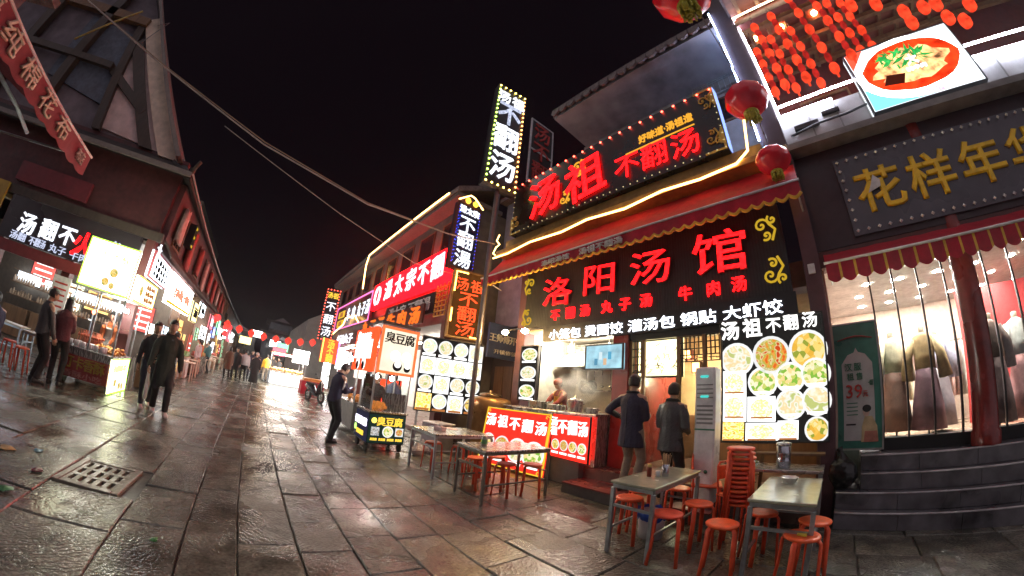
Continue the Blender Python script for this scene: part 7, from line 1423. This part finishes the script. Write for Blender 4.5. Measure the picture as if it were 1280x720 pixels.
ph = T('phone', 'small phone held up by the person in the tracksuit', 'phone', (7.76, -2.08, 1.17), RAD(-72)); MB().bx(-.04, .04, -.038, .038, 0, .012, .003).build('case', BLK, ph); MB().bx(-.034, .034, -.033, .033, .0125, .0135).build('screen', E('phone_screen', (.7, .8, 1), 1.5), ph); ph.rotation_euler = (0, RAD(-38), RAD(-72))
person('man in a navy coat and pale trousers standing at the restaurant door', (2.72, -4.68, .174), -95, 1.76, top=NV, trousers=KH, shoes=BSH, coat=.66, loose=1.08, collar=cloth('navy_dark', (.012, .012, .022)), hp=6, hands={1: (.12, .36, 1.10), -1: (.27, -.10, 1.12)}, curl=.8)
person('older man in a dark quilted jacket, right of the navy coat', (2.10, -4.70, .174), -100, 1.63, top=CHR, trousers=BK, shoes=BSH, coat=.72, loose=1.16, collar=cloth('fur_black', (.012, .011, .010)), lean=3, hands={1: (.24, .12, 1.02), -1: (.22, -.16, 1.0)}, feet={1: (.02, .11, 0), -1: (-.03, -.11, 0)})
person('cook in a red shirt, yellow apron and red cap behind the steam', (5.28, -5.98, .346), 85, 1.60, top=cloth('red_shirt', (.24, .04, .03)), trousers=BK, shoes=BSH, apron=APY, hat=cloth('red_cap', (.20, .045, .03)), lean=9, hp=16, hands={1: (.46, .10, 1.02), -1: (.48, -.14, 1.0)}, palm={1: (0, 0, -1), -1: (0, 0, -1)})
person('seller with dark hair behind the glass of the black cart', (8.35, -2.85, 0), 180, 1.62, top=BK, trousers=BK, shoes=BSH, hp=15, hands={1: (.35, .15, .95), -1: (.35, -.15, .95)}, vox=.02)
person('person in a blue jacket standing at the snack stall beyond the cart', (9.1, -3.6, 0), 120, 1.70, top=cloth('steel_blue', (.14, .18, .28)), trousers=DEN, shoes=BSH, vox=.022)
person('person seen inside the clothes shop in a long dark coat', (-3.6, -7.2, .873), 60, 1.66, top=BK, trousers=BK, shoes=BSH, coat=.5, women=True, hairlen=.2, vox=.022)
crowd = [(20.2, 1.35, 20, 1.68, BRN, BK, .5, 'person in a long brown coat walking away in the street crowd'), (20.8, 1.0, 170, 1.70, BK, BK, .5, 'person in a black coat beside the long brown coat'), (21.0, .55, 10, 1.68, PCH, BK, .86, 'person in a pale puffy jacket in the middle of the street crowd'), (21.6, .22, 190, 1.74, NV, DEN, .86, 'person in navy just right of the pale puffy jacket'),
         (19.8, -.05, 0, 1.64, BK, None, .86, 'person in a long black skirt and pale headscarf in the street crowd'), (24.2, -.72, 0, 1.70, YLW, KH, .86, 'person in a bright yellow jacket in the street crowd'), (25.5, -1.15, 180, 1.72, BK, DEN, .8, 'person in black right of the yellow jacket'), (26.0, -1.55, 170, 1.66, CHR, DEN, .8, 'person in grey at the right end of the street crowd'),
         (17.8, 2.62, 100, 1.66, PCH, KH, .86, 'person in pale clothes by the left shop tables'), (19.4, 2.75, 80, 1.66, ORG, KH, .86, 'person in an orange top by the left shop tables'), (21.2, 2.6, 60, 1.7, cloth('teal', (.06, .18, .2)), DEN, .86, 'person in a teal top by the left shop tables'), (27.5, -.2, 10, 1.7, NV, BK, .7, 'person in dark navy deep in the street crowd'), (29, 1.0, 0, 1.7, BRN, BK, .7, 'person in brown deep on the left of the street'), (12.6, 2.6, 120, 1.65, WHT, DEN, .86, 'person in white by the lit left shop front behind the walking pair')]
for i, (x, y, f, H, tp, tr, ct_, lab) in enumerate(crowd):
    person(lab, (x, y, 0), f, H, top=tp, trousers=tr, shoes=BSH, coat=ct_, vox=.032, loose=1.2 if tp is PCH else 1.0, skirt=BK if tr is None else None, hat=WHT if tr is None else None, hair=tr is not None, women=(i % 3 == 0), hairlen=.18 if i % 3 == 0 else 0, feet={1: (.12 * (-1) ** i, .1, 0), -1: (-.12 * (-1) ** i, -.1, 0)})
# ================================================================== thin haze volume added for a bloom around the lights
hz = bpy.data.materials.new('bloom_haze'); hz.use_nodes = True; n, l = hz.node_tree.nodes, hz.node_tree.links; n.clear()
o_ = n.new('ShaderNodeOutputMaterial'); v_ = n.new('ShaderNodeVolumePrincipled'); v_.inputs['Color'].default_value = (.95, .93, .95, 1); v_.inputs['Density'].default_value = .0010; v_.inputs['Anisotropy'].default_value = .8
l.new(v_.outputs[0], o_.inputs['Volume'])
tag(MB().bx(-40, 170, -70, 70, -1.6, 20).build('haze', hz), 'thin haze added over the street for bloom around the lights', 'haze', kind='stuff')
